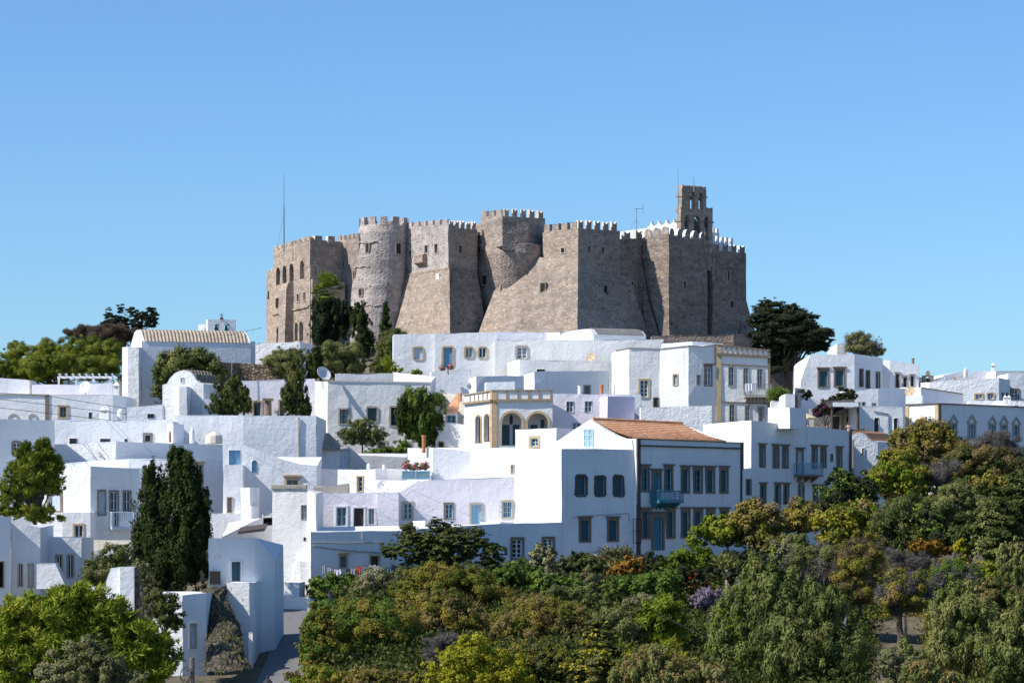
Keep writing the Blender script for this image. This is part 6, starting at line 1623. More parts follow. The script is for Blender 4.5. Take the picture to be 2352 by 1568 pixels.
# ---- gardens in the middle
tree('broad dark cedar with layered branches against the long low house front', [(1000, 1240, 55, 22), (930, 1262, 48, 18), (1060, 1245, 50, 24), (1110, 1262, 42, 22), (1005, 1208, 20, 18), (935, 1215, 18, 16), (1040, 1215, 18, 14), (1085, 1225, 22, 14), (960, 1240, 40, 18), (1015, 1280, 60, 20), (1130, 1285, 22, 24), (980, 1285, 45, 14)], 236, 'flat', 'leaf_dark', 'cedar_tree', base=(1010, 1345), fill=1.4, branches=4)
L_ = lambda *a, **k: tree(*a, **k)
L_('lush green shrub with the street lamp in front', [(770, 1350, 48, 34), (740, 1345, 28, 26), (815, 1350, 28, 24), (775, 1375, 40, 26), (735, 1370, 24, 36)], 232, 'broad', 'leaf_green', 'shrub', 'shrub', trunk=False)
L_('feathery grey-green olive behind the street lamp', [(865, 1350, 48, 38), (840, 1375, 40, 34), (900, 1340, 34, 28), (825, 1395, 30, 24)], 227, 'olive', 'leaf_silver', 'olive_tree')
L_('wide olive-and-ochre tree in the middle of the garden below the dark cedar', [(1010, 1345, 75, 42), (950, 1350, 50, 36), (1080, 1350, 62, 40), (1030, 1318, 50, 26), (1120, 1370, 40, 30), (985, 1320, 30, 20)], 222, 'fine', 'leaf_autumn', 'tree', fill=1.3)
L_('wide green and brown tree left of centre at the road side', [(830, 1450, 85, 58), (770, 1430, 55, 48), (890, 1440, 62, 52), (830, 1495, 80, 40), (820, 1405, 50, 26), (905, 1500, 50, 36)], 204, 'fine', 'leaf_autumn', 'tree', fill=1.3, mats2=[('leaf_green', 'fine', .6, 'green_leaves')])
L_('narrow dark green bush at the edge of the road', [(712, 1445, 20, 30), (708, 1485, 20, 38), (722, 1525, 28, 38), (732, 1405, 20, 22), (745, 1460, 30, 56)], 198, 'fine', 'leaf_green', 'bush', 'bush', mats2=[('leaf_autumn', 'fine', .5, 'brown_leaves')])
L_('ochre-leaved tree in the centre of the garden', [(1005, 1410, 66, 44), (940, 1415, 46, 36), (1065, 1425, 50, 34), (1010, 1380, 48, 22), (1040, 1460, 55, 30)], 210, 'fine', 'leaf_autumn', 'tree', fill=1.2, mats2=[('leaf_russet', 'fine', .45, 'rusty_leaves')])
L_('bright lime shrub beside the street lamp', [(795, 1392, 20, 14), (805, 1410, 22, 14)], 208, 'broad', 'leaf_lime', 'shrub', 'shrub', trunk=False)
bare('thin leafless brown shrub left of the golden tree', [(1010, 1490, 38, 34), (1040, 1475, 26, 24)], 192, 'twig_grey', dens=1.3)
L_('big golden yellow tree at the bottom centre', [(1090, 1520, 62, 46), (1040, 1535, 50, 40), (1150, 1535, 55, 42), (1085, 1490, 44, 24), (1180, 1555, 40, 30), (1100, 1560, 100, 36)], 166, 'fine', 'leaf_gold', 'tree', fill=1.3, base=(1100, 1700))
L_('reddish-brown tree right of the golden tree', [(1225, 1430, 66, 48), (1180, 1425, 40, 36), (1280, 1425, 52, 44), (1240, 1395, 46, 26), (1330, 1440, 40, 34), (1230, 1480, 75, 36)], 206, 'fine', 'leaf_russet', 'tree', fill=1.25, mats2=[('leaf_autumn', 'fine', .7, 'green_leaves')])
L_('dark green bush under the reddish-brown tree', [(1260, 1510, 70, 34), (1330, 1520, 50, 32), (1200, 1500, 40, 24)], 190, 'fine', 'leaf_dark', 'bush', 'bush', mats2=[('leaf_autumn', 'fine', .35, 'brown_leaves')])
L_('yellow-green bush at the bottom edge by the road', [(745, 1555, 45, 24), (710, 1570, 40, 16), (800, 1565, 36, 18)], 172, 'fine', 'leaf_lime', 'bush', 'bush', trunk=False, mats2=[('leaf_autumn', 'fine', .6, 'brown_leaves')])
L_('brown bush at the bottom edge left of the golden tree', [(880, 1562, 60, 22), (940, 1560, 40, 20), (840, 1550, 30, 18)], 170, 'fine', 'leaf_russet', 'bush', 'bush', trunk=False, mats2=[('leaf_autumn', 'fine', .5, 'green_leaves')])
L_('sparse leafy twigs on the sunlit road corner', [(675, 1552, 22, 12), (690, 1560, 18, 10)], 176, 'broad', 'leaf_russet', 'shrub', 'shrub', dens=.4)
L_('dark conifer with golden branch tips at the bottom', [(1380, 1490, 36, 60), (1400, 1530, 55, 50), (1360, 1540, 50, 40), (1385, 1455, 20, 30)], 182, 'flat', 'leaf_dark', 'conifer', mats2=[('leaf_gold', 'flat', .16, 'golden_tips')], base=(1385, 1640))
# row of shrubs below the big houses
for lab, e, Y, k, m, nm, ct in (
    ('rounded dark green shrub right of the layered cedar', [(1185, 1312, 40, 26), (1160, 1325, 30, 22), (1210, 1325, 34, 22)], 232, 'broad', 'leaf_green', 'shrub', 'shrub'),
    ('slender blue-green shrub reaching up over the right barred window', [(1245, 1285, 26, 30), (1255, 1310, 36, 26), (1238, 1265, 12, 18), (1265, 1272, 12, 16)], 236, 'broad', 'leaf_silver', 'shrub', 'shrub'),
    ('dense olive-green bush below the large white house', [(1345, 1290, 36, 22), (1315, 1300, 32, 20), (1370, 1300, 26, 24)], 237, 'broad', 'leaf_dark', 'bush', 'bush'),
    ('spindly blue-green plant by the dark corner pier', [(1412, 1285, 24, 26), (1425, 1268, 20, 18), (1408, 1310, 18, 20), (1396, 1270, 10, 16)], 240, 'spiky', 'leaf_silver', 'shrub', 'shrub'),
    ('small round silver olive in the middle of the garden row', [(1350, 1330, 26, 26), (1365, 1345, 20, 22)], 226, 'olive', 'leaf_silver', 'olive_tree', 'tree'),
    ('leafy bright green shrub below the small silver olive', [(1290, 1345, 40, 20), (1250, 1335, 34, 22), (1325, 1352, 30, 16)], 224, 'broad', 'leaf_green', 'shrub', 'shrub'),
    ('rust-orange shrub in front of the tiled-roof house', [(1438, 1305, 28, 20), (1455, 1300, 18, 18), (1420, 1312, 14, 14)], 236, 'broad', 'leaf_orange', 'shrub', 'shrub'),
    ('black-green hedge under the front door of the tiled-roof house', [(1500, 1292, 34, 20), (1530, 1295, 26, 18), (1470, 1300, 20, 16)], 243, 'broad', 'leaf_night', 'hedge', 'hedge'),
    ('vivid green round shrub beside the front door steps', [(1590, 1278, 40, 28), (1565, 1285, 24, 24), (1615, 1285, 26, 24)], 238, 'broad', 'leaf_bright', 'shrub', 'shrub'),
    ('dark leafy shrub above the green pine', [(1515, 1345, 46, 32), (1480, 1350, 34, 26), (1545, 1335, 26, 26)], 222, 'broad', 'leaf_green', 'shrub', 'shrub'),
    ('low dark bush between the rust-orange shrub and the garden path', [(1420, 1355, 34, 24), (1440, 1340, 30, 20)], 224, 'broad', 'leaf_green', 'bush', 'bush'),
    ('pale blue-green bush left of the green pine', [(1455, 1390, 32, 20), (1480, 1380, 24, 18)], 216, 'olive', 'leaf_silver', 'bush', 'bush'),
    ('fine grey olive shrub left of the round green pine', [(1430, 1430, 52, 34), (1395, 1420, 34, 26), (1460, 1450, 30, 26)], 204, 'olive', 'leaf_olive', 'olive_tree', 'tree'),
    ('dull olive thicket behind the reddish-brown tree', [(1330, 1375, 44, 26), (1280, 1368, 36, 22), (1370, 1390, 36, 22)], 216, 'olive', 'leaf_olive', 'thicket', 'bush'),
    ('dark bush behind the vivid green round shrub', [(1690, 1285, 40, 24), (1725, 1295, 36, 26), (1650, 1300, 30, 20)], 236, 'broad', 'leaf_night', 'bush', 'bush'),
    ('straw-coloured grass clump below the bright yellow-green tree', [(1668, 1290, 24, 14)], 232, 'spiky', 'leaf_willow_gold', 'grass_clump', 'grass clump'),
):
    L_(lab, e, Y, k, m, nm, ct, trunk=(nm == 'olive_tree'))
L_('shrub with red flowers in the shady garden', [(1575, 1325, 32, 26), (1595, 1345, 28, 20)], 226, 'broad', 'leaf_night', 'flowering_shrub', 'shrub', trunk=False, mats2=[('flower_red', 'broad', .016, 'flowers')])
L_('lilac-grey flowering bush beside the stone steps', [(1625, 1368, 32, 20), (1610, 1380, 24, 14)], 214, 'fine', 'flower_lilac', 'flowering_shrub', 'shrub')
L_('bright yellow-green tree in front of the tiled-roof house', [(1670, 1215, 56, 30), (1625, 1220, 36, 26), (1715, 1230, 36, 24), (1650, 1195, 34, 16), (1600, 1240, 20, 16)], 242, 'broad', 'leaf_lime', 'tree', base=(1672, 1300), branches=8)
L_('round bright green pine in the middle garden', [(1517, 1415, 44, 40), (1500, 1440, 38, 34), (1540, 1440, 34, 36), (1520, 1390, 30, 20)], 204, 'pine', 'leaf_pine', 'pine_tree', fill=1.2)
for i, (u, v) in enumerate(((1538, 1490), (1560, 1515), (1425, 1495))):
    L_(['yellow feathery upright plant below the round green pine', 'lower yellow feathery plant leaning right below the round green pine', 'yellow-tipped upright plant above the golden-tipped conifer'][i], [(u, v, 12, 24), (u+6, v+14, 14, 16)], 190 - i*2, 'spiky', 'leaf_gold', 'feathery_plant', 'plant', trunk=False)
# weeping trees at the lower right
L_('tall weeping pepper tree with pale drooping foliage right of the stone steps', [(1690, 1430, 36, 66), (1665, 1470, 40, 60), (1720, 1400, 30, 70), (1700, 1500, 50, 60), (1735, 1330, 24, 50), (1655, 1410, 20, 30)], 196, 'weep', 'leaf_willow', 'weeping_tree', fill=1.3, mats2=[('leaf_lime', 'weep', .16, 'yellow_sprays')], base=(1690, 1620))
L_('wide weeping tree in the lower right with a dark heart', [(1738, 1312, 14, 34), (1772, 1338, 16, 38), (1815, 1352, 18, 34), (1862, 1362, 18, 34), (1912, 1376, 16, 30), (1830, 1410, 50, 46), (1790, 1440, 48, 64), (1880, 1440, 56, 66), (1850, 1500, 80, 66), (1770, 1360, 36, 50), (1930, 1500, 56, 60), (1905, 1395, 36, 40)], 190, 'weep', 'leaf_willow', 'weeping_tree', fill=1.35, base=(1850, 1640), mats2=[('leaf_dark', 'weep', .45, 'dark_sprays')])
L_('brown-green bush at the bottom between the golden tips and the weeping tree', [(1500, 1535, 52, 40), (1460, 1545, 44, 34), (1560, 1550, 52, 34), (1490, 1500, 30, 22), (1620, 1555, 50, 30)], 178, 'weep', 'leaf_willow_gold', 'weeping_shrub', 'shrub', mats2=[('leaf_russet', 'fine', .4, 'rusty_leaves')])
L_('golden-brown weeping tree at the far lower right', [(2190, 1356, 15, 34), (2226, 1372, 18, 34), (2158, 1382, 16, 30), (2205, 1430, 50, 58), (2172, 1415, 38, 46), (2240, 1460, 60, 66), (2190, 1490, 60, 60), (2270, 1500, 44, 60), (2285, 1440, 32, 40)], 190, 'weep', 'leaf_willow_gold', 'weeping_tree', fill=1.3, base=(2205, 1640))
L_('weeping tree cut off by the bottom right corner', [(2330, 1480, 46, 60), (2345, 1420, 30, 50), (2310, 1540, 60, 50)], 184, 'weep', 'leaf_willow', 'weeping_tree', base=(2330, 1640), mats2=[('leaf_dark', 'weep', .5, 'dark_sprays')])
L_('small yellowish weeping sapling on the dirt slope', [(2082, 1485, 15, 20), (2075, 1500, 14, 14), (2110, 1500, 20, 14)], 184, 'weep', 'leaf_willow_gold', 'sapling', 'tree')
L_('grey-leaved thicket at the bottom right of the weeping tree', [(2055, 1535, 36, 40), (2035, 1510, 26, 28)], 178, 'olive', 'leaf_silver', 'thicket', 'bush')
L_('rusty brown bush at the bottom beside the grey thicket', [(2115, 1550, 40, 28), (2160, 1560, 40, 24)], 176, 'fine', 'leaf_russet', 'bush', 'bush', mats2=[('leaf_willow', 'weep', .5, 'green_sprays')])
# hillside trees at the right
L_('brown-tinged tree at the right corner of the tiled-roof house', [(1740, 1185, 42, 32), (1710, 1200, 30, 26), (1770, 1205, 36, 30), (1725, 1165, 24, 18), (1760, 1240, 40, 30)], 240, 'broad', 'leaf_russet', 'tree', mats2=[('leaf_autumn', 'broad', .7, 'green_leaves')])
L_('small russet tree below the arched niche of the balcony house', [(1836, 1172, 32, 26), (1825, 1195, 34, 26), (1860, 1190, 28, 26)], 244, 'broad', 'leaf_autumn', 'tree', mats2=[('leaf_russet', 'broad', .6, 'rusty_leaves')])
L_('very dark leafy tree in front of the balcony house', [(1940, 1125, 44, 38), (1915, 1150, 36, 34), (1975, 1130, 40, 36), (1950, 1165, 50, 30), (1930, 1095, 24, 18)], 250, 'broad', 'leaf_night', 'tree', mats2=[('leaf_green', 'broad', .25, 'green_leaves')])
L_('yellow-green tree right of the very dark leafy tree', [(2060, 1080, 44, 34), (2030, 1095, 36, 32), (2095, 1100, 40, 34), (2055, 1050, 32, 22), (2075, 1125, 50, 26)], 256, 'broad', 'leaf_lime', 'tree', mats2=[('leaf_autumn', 'broad', .9, 'brown_leaves')])
L_('large brown-leaved tree under the pointed window hoods', [(2110, 1020, 46, 34), (2080, 1010, 30, 26), (2150, 1010, 38, 32), (2130, 985, 34, 22), (2180, 1030, 36, 30), (2105, 1055, 50, 26)], 268, 'broad', 'leaf_autumn', 'tree', dens=.85, mats2=[('leaf_russet', 'broad', .5, 'rusty_leaves')], branches=12, bark='bark_pale')
bare('grey bare-branched tree below the pointed windows at the right edge', [(2285, 1035, 46, 40), (2325, 1040, 36, 42), (2250, 1050, 36, 34)], 266, 'twig_grey', 'bare_tree', 'tree', n=24, dens=.9)
L_('rusty thinning tree behind the grey bare branches', [(2240, 1060, 56, 40), (2200, 1075, 44, 34), (2290, 1080, 50, 36), (2340, 1090, 34, 40)], 264, 'fine', 'leaf_russet', 'tree', dens=.8, mats2=[('leaf_dark', 'fine', .7, 'dark_leaves')])
bare('pale tangle of bare twigs beside the yellow-green tree', [(2160, 1085, 36, 28), (2140, 1100, 30, 24)], 258, 'twig_grey', dens=1.0)
L_('dark rounded olive on the right hillside', [(2070, 1195, 52, 44), (2040, 1210, 36, 36), (2105, 1215, 42, 40), (2075, 1170, 40, 24), (2095, 1250, 46, 26)], 232, 'olive', 'leaf_dark', 'olive_tree', mats2=[('leaf_olive', 'olive', .45, 'grey_leaves')])
L_('large silvery olive on the right hillside', [(2195, 1160, 56, 44), (2160, 1165, 40, 38), (2235, 1170, 40, 38), (2195, 1130, 40, 22), (2210, 1200, 50, 28)], 238, 'olive', 'leaf_olive', 'olive_tree')
L_('tall dark cypress-like conifer at the right edge', [(2310, 1190, 52, 60), (2340, 1150, 30, 50), (2290, 1235, 50, 44), (2325, 1250, 56, 44), (2270, 1215, 26, 30), (2345, 1215, 30, 60)], 222, 'flat', 'leaf_dark', 'conifer', mats2=[('leaf_olive', 'flat', .3, 'pale_tips')])
L_('dark green brush between the two hillside olives', [(2140, 1210, 34, 30), (2160, 1240, 40, 26), (2120, 1185, 26, 26)], 230, 'broad', 'leaf_night', 'bush', 'bush', mats2=[('leaf_green', 'broad', .4, 'green_leaves')])
L_('ochre tree on the slope below the very dark leafy tree', [(1935, 1200, 44, 34), (1900, 1195, 32, 26), (1965, 1215, 38, 30), (1930, 1235, 50, 26)], 236, 'broad', 'leaf_autumn', 'tree', mats2=[('leaf_gold', 'broad', .35, 'yellow_leaves')])
L_('dark bush between the large silvery olive and the dark conifer', [(2225, 1240, 34, 30), (2250, 1225, 30, 26), (2205, 1225, 26, 22)], 226, 'broad', 'leaf_dark', 'bush', 'bush')
L_('deep green thicket at the right edge under the rusty thinning tree', [(2300, 1120, 46, 30), (2250, 1120, 40, 26), (2345, 1135, 30, 34)], 252, 'broad', 'leaf_dark', 'thicket', 'bush', mats2=[('leaf_autumn', 'broad', .4, 'brown_leaves')])
L_('russet tree above the tangled slope', [(1990, 1180, 34, 26), (1975, 1165, 26, 20), (2005, 1205, 30, 22)], 238, 'broad', 'leaf_russet', 'tree', mats2=[('leaf_lime', 'broad', .3, 'yellow_leaves')])
L_('grey-green scrub tree on the slope above the wide weeping tree', [(1900, 1300, 56, 44), (1860, 1320, 46, 40), (1940, 1310, 44, 44), (1880, 1270, 44, 24), (1830, 1290, 36, 28)], 216, 'olive', 'leaf_olive', 'tree', mats2=[('twig_grey', 'twig', .35, 'twigs')])
L_('brown tangle of scrub between the grey-green scrub and the bare tree', [(1970, 1300, 46, 50), (2000, 1340, 40, 44), (1960, 1350, 44, 40), (1985, 1260, 36, 28)], 214, 'fine', 'leaf_autumn', 'thicket', 'bush', mats2=[('twig_brown', 'twig', .5, 'twigs')])
L_('pale spiny bush left of the grey-green scrub tree', [(1815, 1255, 34, 24), (1790, 1270, 28, 24), (1835, 1240, 20, 16)], 230, 'olive', 'leaf_silver', 'bush', 'bush', mats2=[('leaf_lime', 'broad', .25, 'yellow_leaves')])
bare('bushy grey leafless tree in the middle of the right slope', [(2095, 1300, 34, 28), (2060, 1290, 28, 24)], 220, 'twig_grey', 'bare_tree', 'tree', n=20, dens=1.6)
L_('dark-trunked carob standing on the dirt slope', [(2060, 1370, 44, 44), (2090, 1345, 36, 34), (2110, 1370, 34, 36), (2055, 1335, 30, 26)], 204, 'twig', 'twig_grey', 'tree', base=(2068, 1462), tr=.26, mats2=[('leaf_autumn', 'fine', .5, 'brown_leaves')], dens=1.3, branches=14)
L_('orange-leaved shrub under the dark rounded olive', [(2128, 1252, 38, 14), (2150, 1262, 28, 12)], 226, 'broad', 'leaf_orange', 'shrub', 'shrub')
L_('small yellow shrub left of the dark conifer', [(2205, 1258, 18, 18), (2210, 1285, 16, 12)], 224, 'broad', 'leaf_gold', 'shrub', 'shrub')
L_('lime yellow shrub below the dark conifer', [(2275, 1315, 28, 20), (2250, 1322, 18, 12)], 216, 'broad', 'leaf_lime', 'shrub', 'shrub')
L_('green and grey tree left of the far right weeping tree', [(2185, 1320, 44, 34), (2215, 1340, 40, 34), (2160, 1335, 30, 28)], 210, 'fine', 'leaf_green', 'tree', mats2=[('twig_grey', 'twig', .5, 'twigs')])
L_('drooping golden foliage at the right edge below the conifer', [(2330, 1290, 22, 44), (2300, 1285, 12, 36), (2345, 1330, 24, 40)], 212, 'weep', 'leaf_willow_gold', 'weeping_shrub', 'shrub')
L_('brown bramble patch right of the far lower weeping tree', [(2300, 1365, 48, 34), (2335, 1385, 34, 34), (2270, 1360, 30, 24)], 206, 'fine', 'leaf_russet', 'bramble', 'bush', mats2=[('leaf_dark', 'fine', .7, 'dark_leaves')])
L_('dark undergrowth bush at the centre right of the garden', [(1780, 1320, 40, 30), (1750, 1300, 34, 22), (1700, 1320, 34, 18)], 222, 'broad', 'leaf_night', 'bush', 'bush', trunk=False)
L_('pink and red bougainvillea at the blue door', [(1024, 845, 13, 4), (1036, 842, 6, 5)], 326, 'broad', 'flower_pink', 'bougainvillea', 'climbing plant', trunk=False, base=(1030, 849))

# ------------------------------------------------------------------ low cover that nobody could count
def undergrowth(name, label, cnt, ur, yr, mat, size, hmax, seed, skip=()):
    rng = np.random.default_rng(seed); pts = []
    for _ in range(cnt):
        Y = rng.uniform(*yr); u = rng.uniform(*ur); x = (u-CU)*Y/F
        nz = noise.noise(Vector((x*.12, Y*.12, seed)))
        if nz < -.35 or any(a < u < b and c < Y < d for a, b, c, d in skip): continue
        z = th(x, Y); hh = hmax*(.25 + .5*rng.random() + .8*max(0, nz))
        k = 34; q = rng.normal(size=(k, 3))*np.array((.6, .6, 0)) + np.array((x, Y, z)); q[:, 2] += rng.random(k)**.8*hh
        pts.append(q)
    pts = np.concatenate(pts); n = len(pts)
    t = rng.normal(size=(n, 3))*.7 + np.array((0, 0, .5)); t /= np.linalg.norm(t, axis=1, keepdims=True)
    o = leaf_mesh(name, pts, unit(rng, n), t, size*(.6+.8*rng.random(n)), size*.45*(.6+.8*rng.random(n)), mat, None, (0, 0, 0))
    return tag(o, label, 'ground cover', kind='stuff')
undergrowth('undergrowth', 'dark green undergrowth filling the gaps between the garden trees', 7500, (735, 2020), (165, 246), 'leaf_dark', .34, 2.6, 3, skip=((600, 770, 165, 250), (1985, 2140, 186, 228)))  # real scrub, its dark colour also standing for deep shade between trees
undergrowth('dry_scrub', 'dry brownish scrub on the right hillside', 4500, (1980, 2440), (160, 268), 'leaf_autumn', .3, 1.9, 4, skip=((1985, 2140, 186, 228),))
undergrowth('hillside_brush', 'low brush on the open hillside left of the town', 2600, (-1500, -20), (215, 400), 'leaf_dark', .5, 1.6, 6)
undergrowth('hillside_brush', 'low brush on the open hillside right of the town', 2600, (2390, 3700), (190, 400), 'leaf_dark', .5, 1.6, 7)
# ------------------------------------------------------------------ ground, road, rock
def ground():
    xs = np.concatenate([np.linspace(-9000, -260, 14), np.linspace(-240, -92, 20), np.linspace(-88, 88, 89), np.linspace(92, 240, 20), np.linspace(260, 9000, 14)])
    ys = np.concatenate([np.linspace(-400, 100, 14), np.linspace(110, 145, 10), np.linspace(148, 460, 157), np.linspace(470, 900, 30), np.linspace(1000, 18000, 12)])
    n = len(xs)
    mb = MB(); mb.v = [Vector((x, y, th(x, y))) for y in ys for x in xs]
    mb.f = [(j*n+i, j*n+i+1, (j+1)*n+i+1, (j+1)*n+i) for j in range(len(ys)-1) for i in range(n-1)]; mb.m = [0]*len(mb.f)
    return tag(mb.build('hillside', 'soil', loc=(0, 0, 0), smooth=True), kind='structure')
ground()
def ribbon(name, rows, mat, lift=.06):
    """a paved strip laid on the slope: rows of (left column, right column, depth)"""
    mb = MB(); vs, fs = [], []; k = 7
    for uL, uR, Y in rows:
        for i in range(k):
            x = ((uL + (uR-uL)*i/(k-1))-CU)*Y/F
            vs.append((x, Y, th(x, Y)*.0 + lift + RZ(Y)))
    for j in range(len(rows)-1):
        for i in range(k-1): fs.append((j*k+i, j*k+i+1, (j+1)*k+i+1, (j+1)*k+i))
    mb.add(vs, fs); n0 = len(mb.v)
    return tag(mb.build(name, mat, smooth=True), kind='structure')
def RZ(Y):      # height of the road surface along its length
    return float(np.interp(Y, [140, 150, 200, 225, 238], [-19.2, -17.7, -10.7, -7.7, -6.4])) + .35
ribbon('road', [(430, 760, 150), (470, 745, 165), (510, 735, 178), (555, 730, 188), (590, 735, 196), (615, 740, 205), (622, 745, 215), (622, 750, 229.3)], 'asphalt')
# rough rock face under the white house by the road
mb = MB(); vs, fs = [], []; nx, nz = 30, 40
for j in range(nz+1):
    for i in range(nx+1):
        f, g = i/nx, j/nz
        u = 470 + (float(np.interp(g, [0, .22, .45, 1], [519, 521, 553, 574])) - 470)*f; v = 1352 + 195*g - 8*f
        Y = 204.0 - 9.5*g**1.1 - 1.4*math.sin(math.pi*f)
        p = P(u, v, Y); nv = noise.noise_vector(p*.5)*.22 + noise.noise_vector(p*1.7)*.2 + noise.noise_vector(p*4)*.12
        vs.append(p + nv)
for j in range(nz):
    for i in range(nx): fs.append((j*(nx+1)+i, (j+1)*(nx+1)+i, (j+1)*(nx+1)+i+1, j*(nx+1)+i+1))
mb.add(vs, fs)
for i in range(nx): mb.add([vs[i], vs[i+1], vs[i+1] + Vector((0, 5, 0)), vs[i] + Vector((0, 5, 0))], [(0, 1, 2, 3)])
tag(mb.build('rock_face', 'rock'), kind='structure')
rng = np.random.default_rng(31); pk = [vs[i] for i in rng.integers(0, len(vs), 120)]
pts = np.concatenate([np.array(p) + rng.normal(size=(7, 3))*.16 + np.array((0, -.15, .1)) for p in pk if noise.noise(p*.6) > -.05]); n_ = len(pts)
tt = rng.normal(size=(n_, 3))*.4 + np.array((0, -.3, .8)); tt /= np.linalg.norm(tt, axis=1, keepdims=True)
tag(leaf_mesh('rock_grass', pts, unit(rng, n_), tt, .35*(.5+rng.random(n_)), .05*(.6+rng.random(n_)), 'leaf_willow_gold', None, (0, 0, 0)), 'straw-coloured dry grass growing on the rock face below the white house', 'grass', kind='stuff')
# sunlit wall closing the lane at the bend, with the steps of old plaster above it
lane = house('stained grey lane wall with a plaster ledge above the road bend', T4, 229, [1996, 2235, 2262], [-12, 10], [620, 612, 660], mat='white_worn', name='lane_wall', cat='wall', depth=1.2)
house('', T4, 231, [1996, 2170], [-12], [500, 505], into=lane, part='upper_ledge', mat='white_worn', depth=1.5)
house('small white gate pier at the right end of the stained lane wall', T4, 227.8, [2228, 2290], [8], [690, 700], name='pier', cat='wall', depth=.8)
# low garden walls
house('rough stone garden wall with steps between the green pine and the weeping tree', T14, 206, [1925, 2010], [-6], [862, 870], mat='stone_field', name='stone_wall', cat='wall', depth=1, amp=.1)
house('grey terrace wall in deep shade behind the red flowers', T14, 230, [2085, 2330], [8], [525, 520], mat='stone_grey', name='stone_wall', cat='wall', depth=1, amp=.1)
house('low stone plinth wall under the tiled-roof house', T11, 249.2, [890, 1350], [24], [1300, 1295], mat='stone_grey', name='stone_wall', cat='wall', depth=1.5, amp=.08)
house('long low white-topped wall glimpsed through the weeping tree', T15, 201, [-60, 720], [-3], [905, 868], mat='grey_plaster', name='garden_wall', cat='wall', depth=.7, amp=.06)

# ------------------------------------------------------------------ lamps, poles, wires
def street_lamp(label, u, vtop, vbase, Y, s=1.0):
    b, t = P(u, vbase, Y), P(u, vtop, Y)
    root = thing('street_lamp', label, 'street lamp', b)
    h = t.z - b.z; k = 1.35*s
    mb = MB(); mb.lathe(b, [(.12, 0), (.1, .3), (.06, .45), (.045, h-k), (.09, h-k+.03)], 10); mb.build('post', 'metal_dark', root)
    o_ = b + Vector((0, 0, h-k))
    m2 = MB(); m2.lathe(o_, [(.16*s, .05*s), (.3*s, .75*s)], 4, a0=R(45)); m2.build('lantern_glass', 'glass_pale', root)
    m3 = MB(); m3.lathe(o_ + Vector((0, 0, .75*s)), [(.36*s, 0), (.34*s, .06*s), (.16*s, .3*s), (.07*s, .36*s), (.1*s, .42*s), (.02, .58*s)], 8); 
    for i in range(4):
        a_ = R(45+90*i); m3.tube(o_ + Vector((.17*s*math.cos(a_), .17*s*math.sin(a_), .05*s)), o_ + Vector((.31*s*math.cos(a_), .31*s*math.sin(a_), .76*s)), .025*s)
    m3.build('lantern_cap', 'metal_dark', root)
street_lamp('black street lamp on a post before the lush green shrub', 757, 1354, 1430, 214, 1.0)
street_lamp('black street lamp head rising from the bottom edge beside the road', 615, 1548, 1640, 168, .95)
pb = P(441, 1620, 176); pt2 = P(441, 1509, 176)
po_ = thing('utility_pole', 'weathered wooden utility pole with coiled wire at the bottom left', 'pole', pb)
mb = MB(); mb.tube(pb - Vector((0, 0, 1)), pt2, .19, .16, 10); mb.build('post', 'wood_grey', po_)
mb = MB(); rng = np.random.default_rng(8); c_ = P(428, 1550, 175.8); pv = None
for i in range(60):
    a_ = i*.55; q = c_ + Vector((.32*math.cos(a_)*(1+.3*math.sin(i*.31)) + .1*math.sin(i*.11), -.1+.05*math.sin(i), .42*math.sin(a_)*(1+.25*math.cos(i*.23))))
    if pv is not None: mb.tube(pv, q, .013, n=4, caps=False)
    pv = q
mb.build('wire_coil', 'metal_dark', po_)
def wire(label, pts, r=.014, sag=.0, n=14, cat='cable'):
    mb = MB()
    for (u0, v0, Y0), (u1, v1, Y1) in zip(pts[:-1], pts[1:]):
        a, b = P(u0, v0, Y0), P(u1, v1, Y1); pv = a
        for i in range(1, n+1):
            f = i/n; q = a.lerp(b, f) - Vector((0, 0, sag*4*f*(1-f))); mb.tube(pv, q, r, n=4, caps=False); pv = q
    return tag(mb.build('overhead_cable', 'metal_dark'), label, cat)
wire('uppermost of the three cables crossing the pilaster house at left', [(-20, 901, 262), (110, 909, 268), (292, 938, 290)], .03)
wire('middle cable of the three crossing the pilaster house at left', [(-20, 914, 258), (292, 951, 284)], .03)
wire('lowest of the three cables crossing the pilaster house at left', [(-20, 934, 254), (290, 969, 278)], .03)
wire('black cable looping down to the double cypress', [(330, 1019, 266), (352, 1042, 262), (385, 1058, 250), (452, 1079, 240)], sag=.1)
wire('cable sloping from the blue-arched stair wall down over the layered cedar', [(560, 1035, 255), (703, 1107, 236), (923, 1200, 226), (1005, 1225, 220), (1180, 1300, 214), (1330, 1360, 206)], .010, sag=.1)
wire('cable sloping from the lavender block over the barred windows', [(728, 1069, 258), (928, 1157, 240), (1190, 1272, 226), (1480, 1390, 206), (1640, 1470, 190)], .010, sag=.1)
wire('cable sloping from the old shed down to the weeping pepper tree', [(782, 1045, 270), (1003, 1150, 248), (1190, 1227, 232), (1400, 1345, 212), (1700, 1500, 184)], .010, sag=.1)
wire('thin cable at the bottom edge running to the wooden pole', [(300, 1562, 168), (441, 1545, 175.7)], sag=.15)

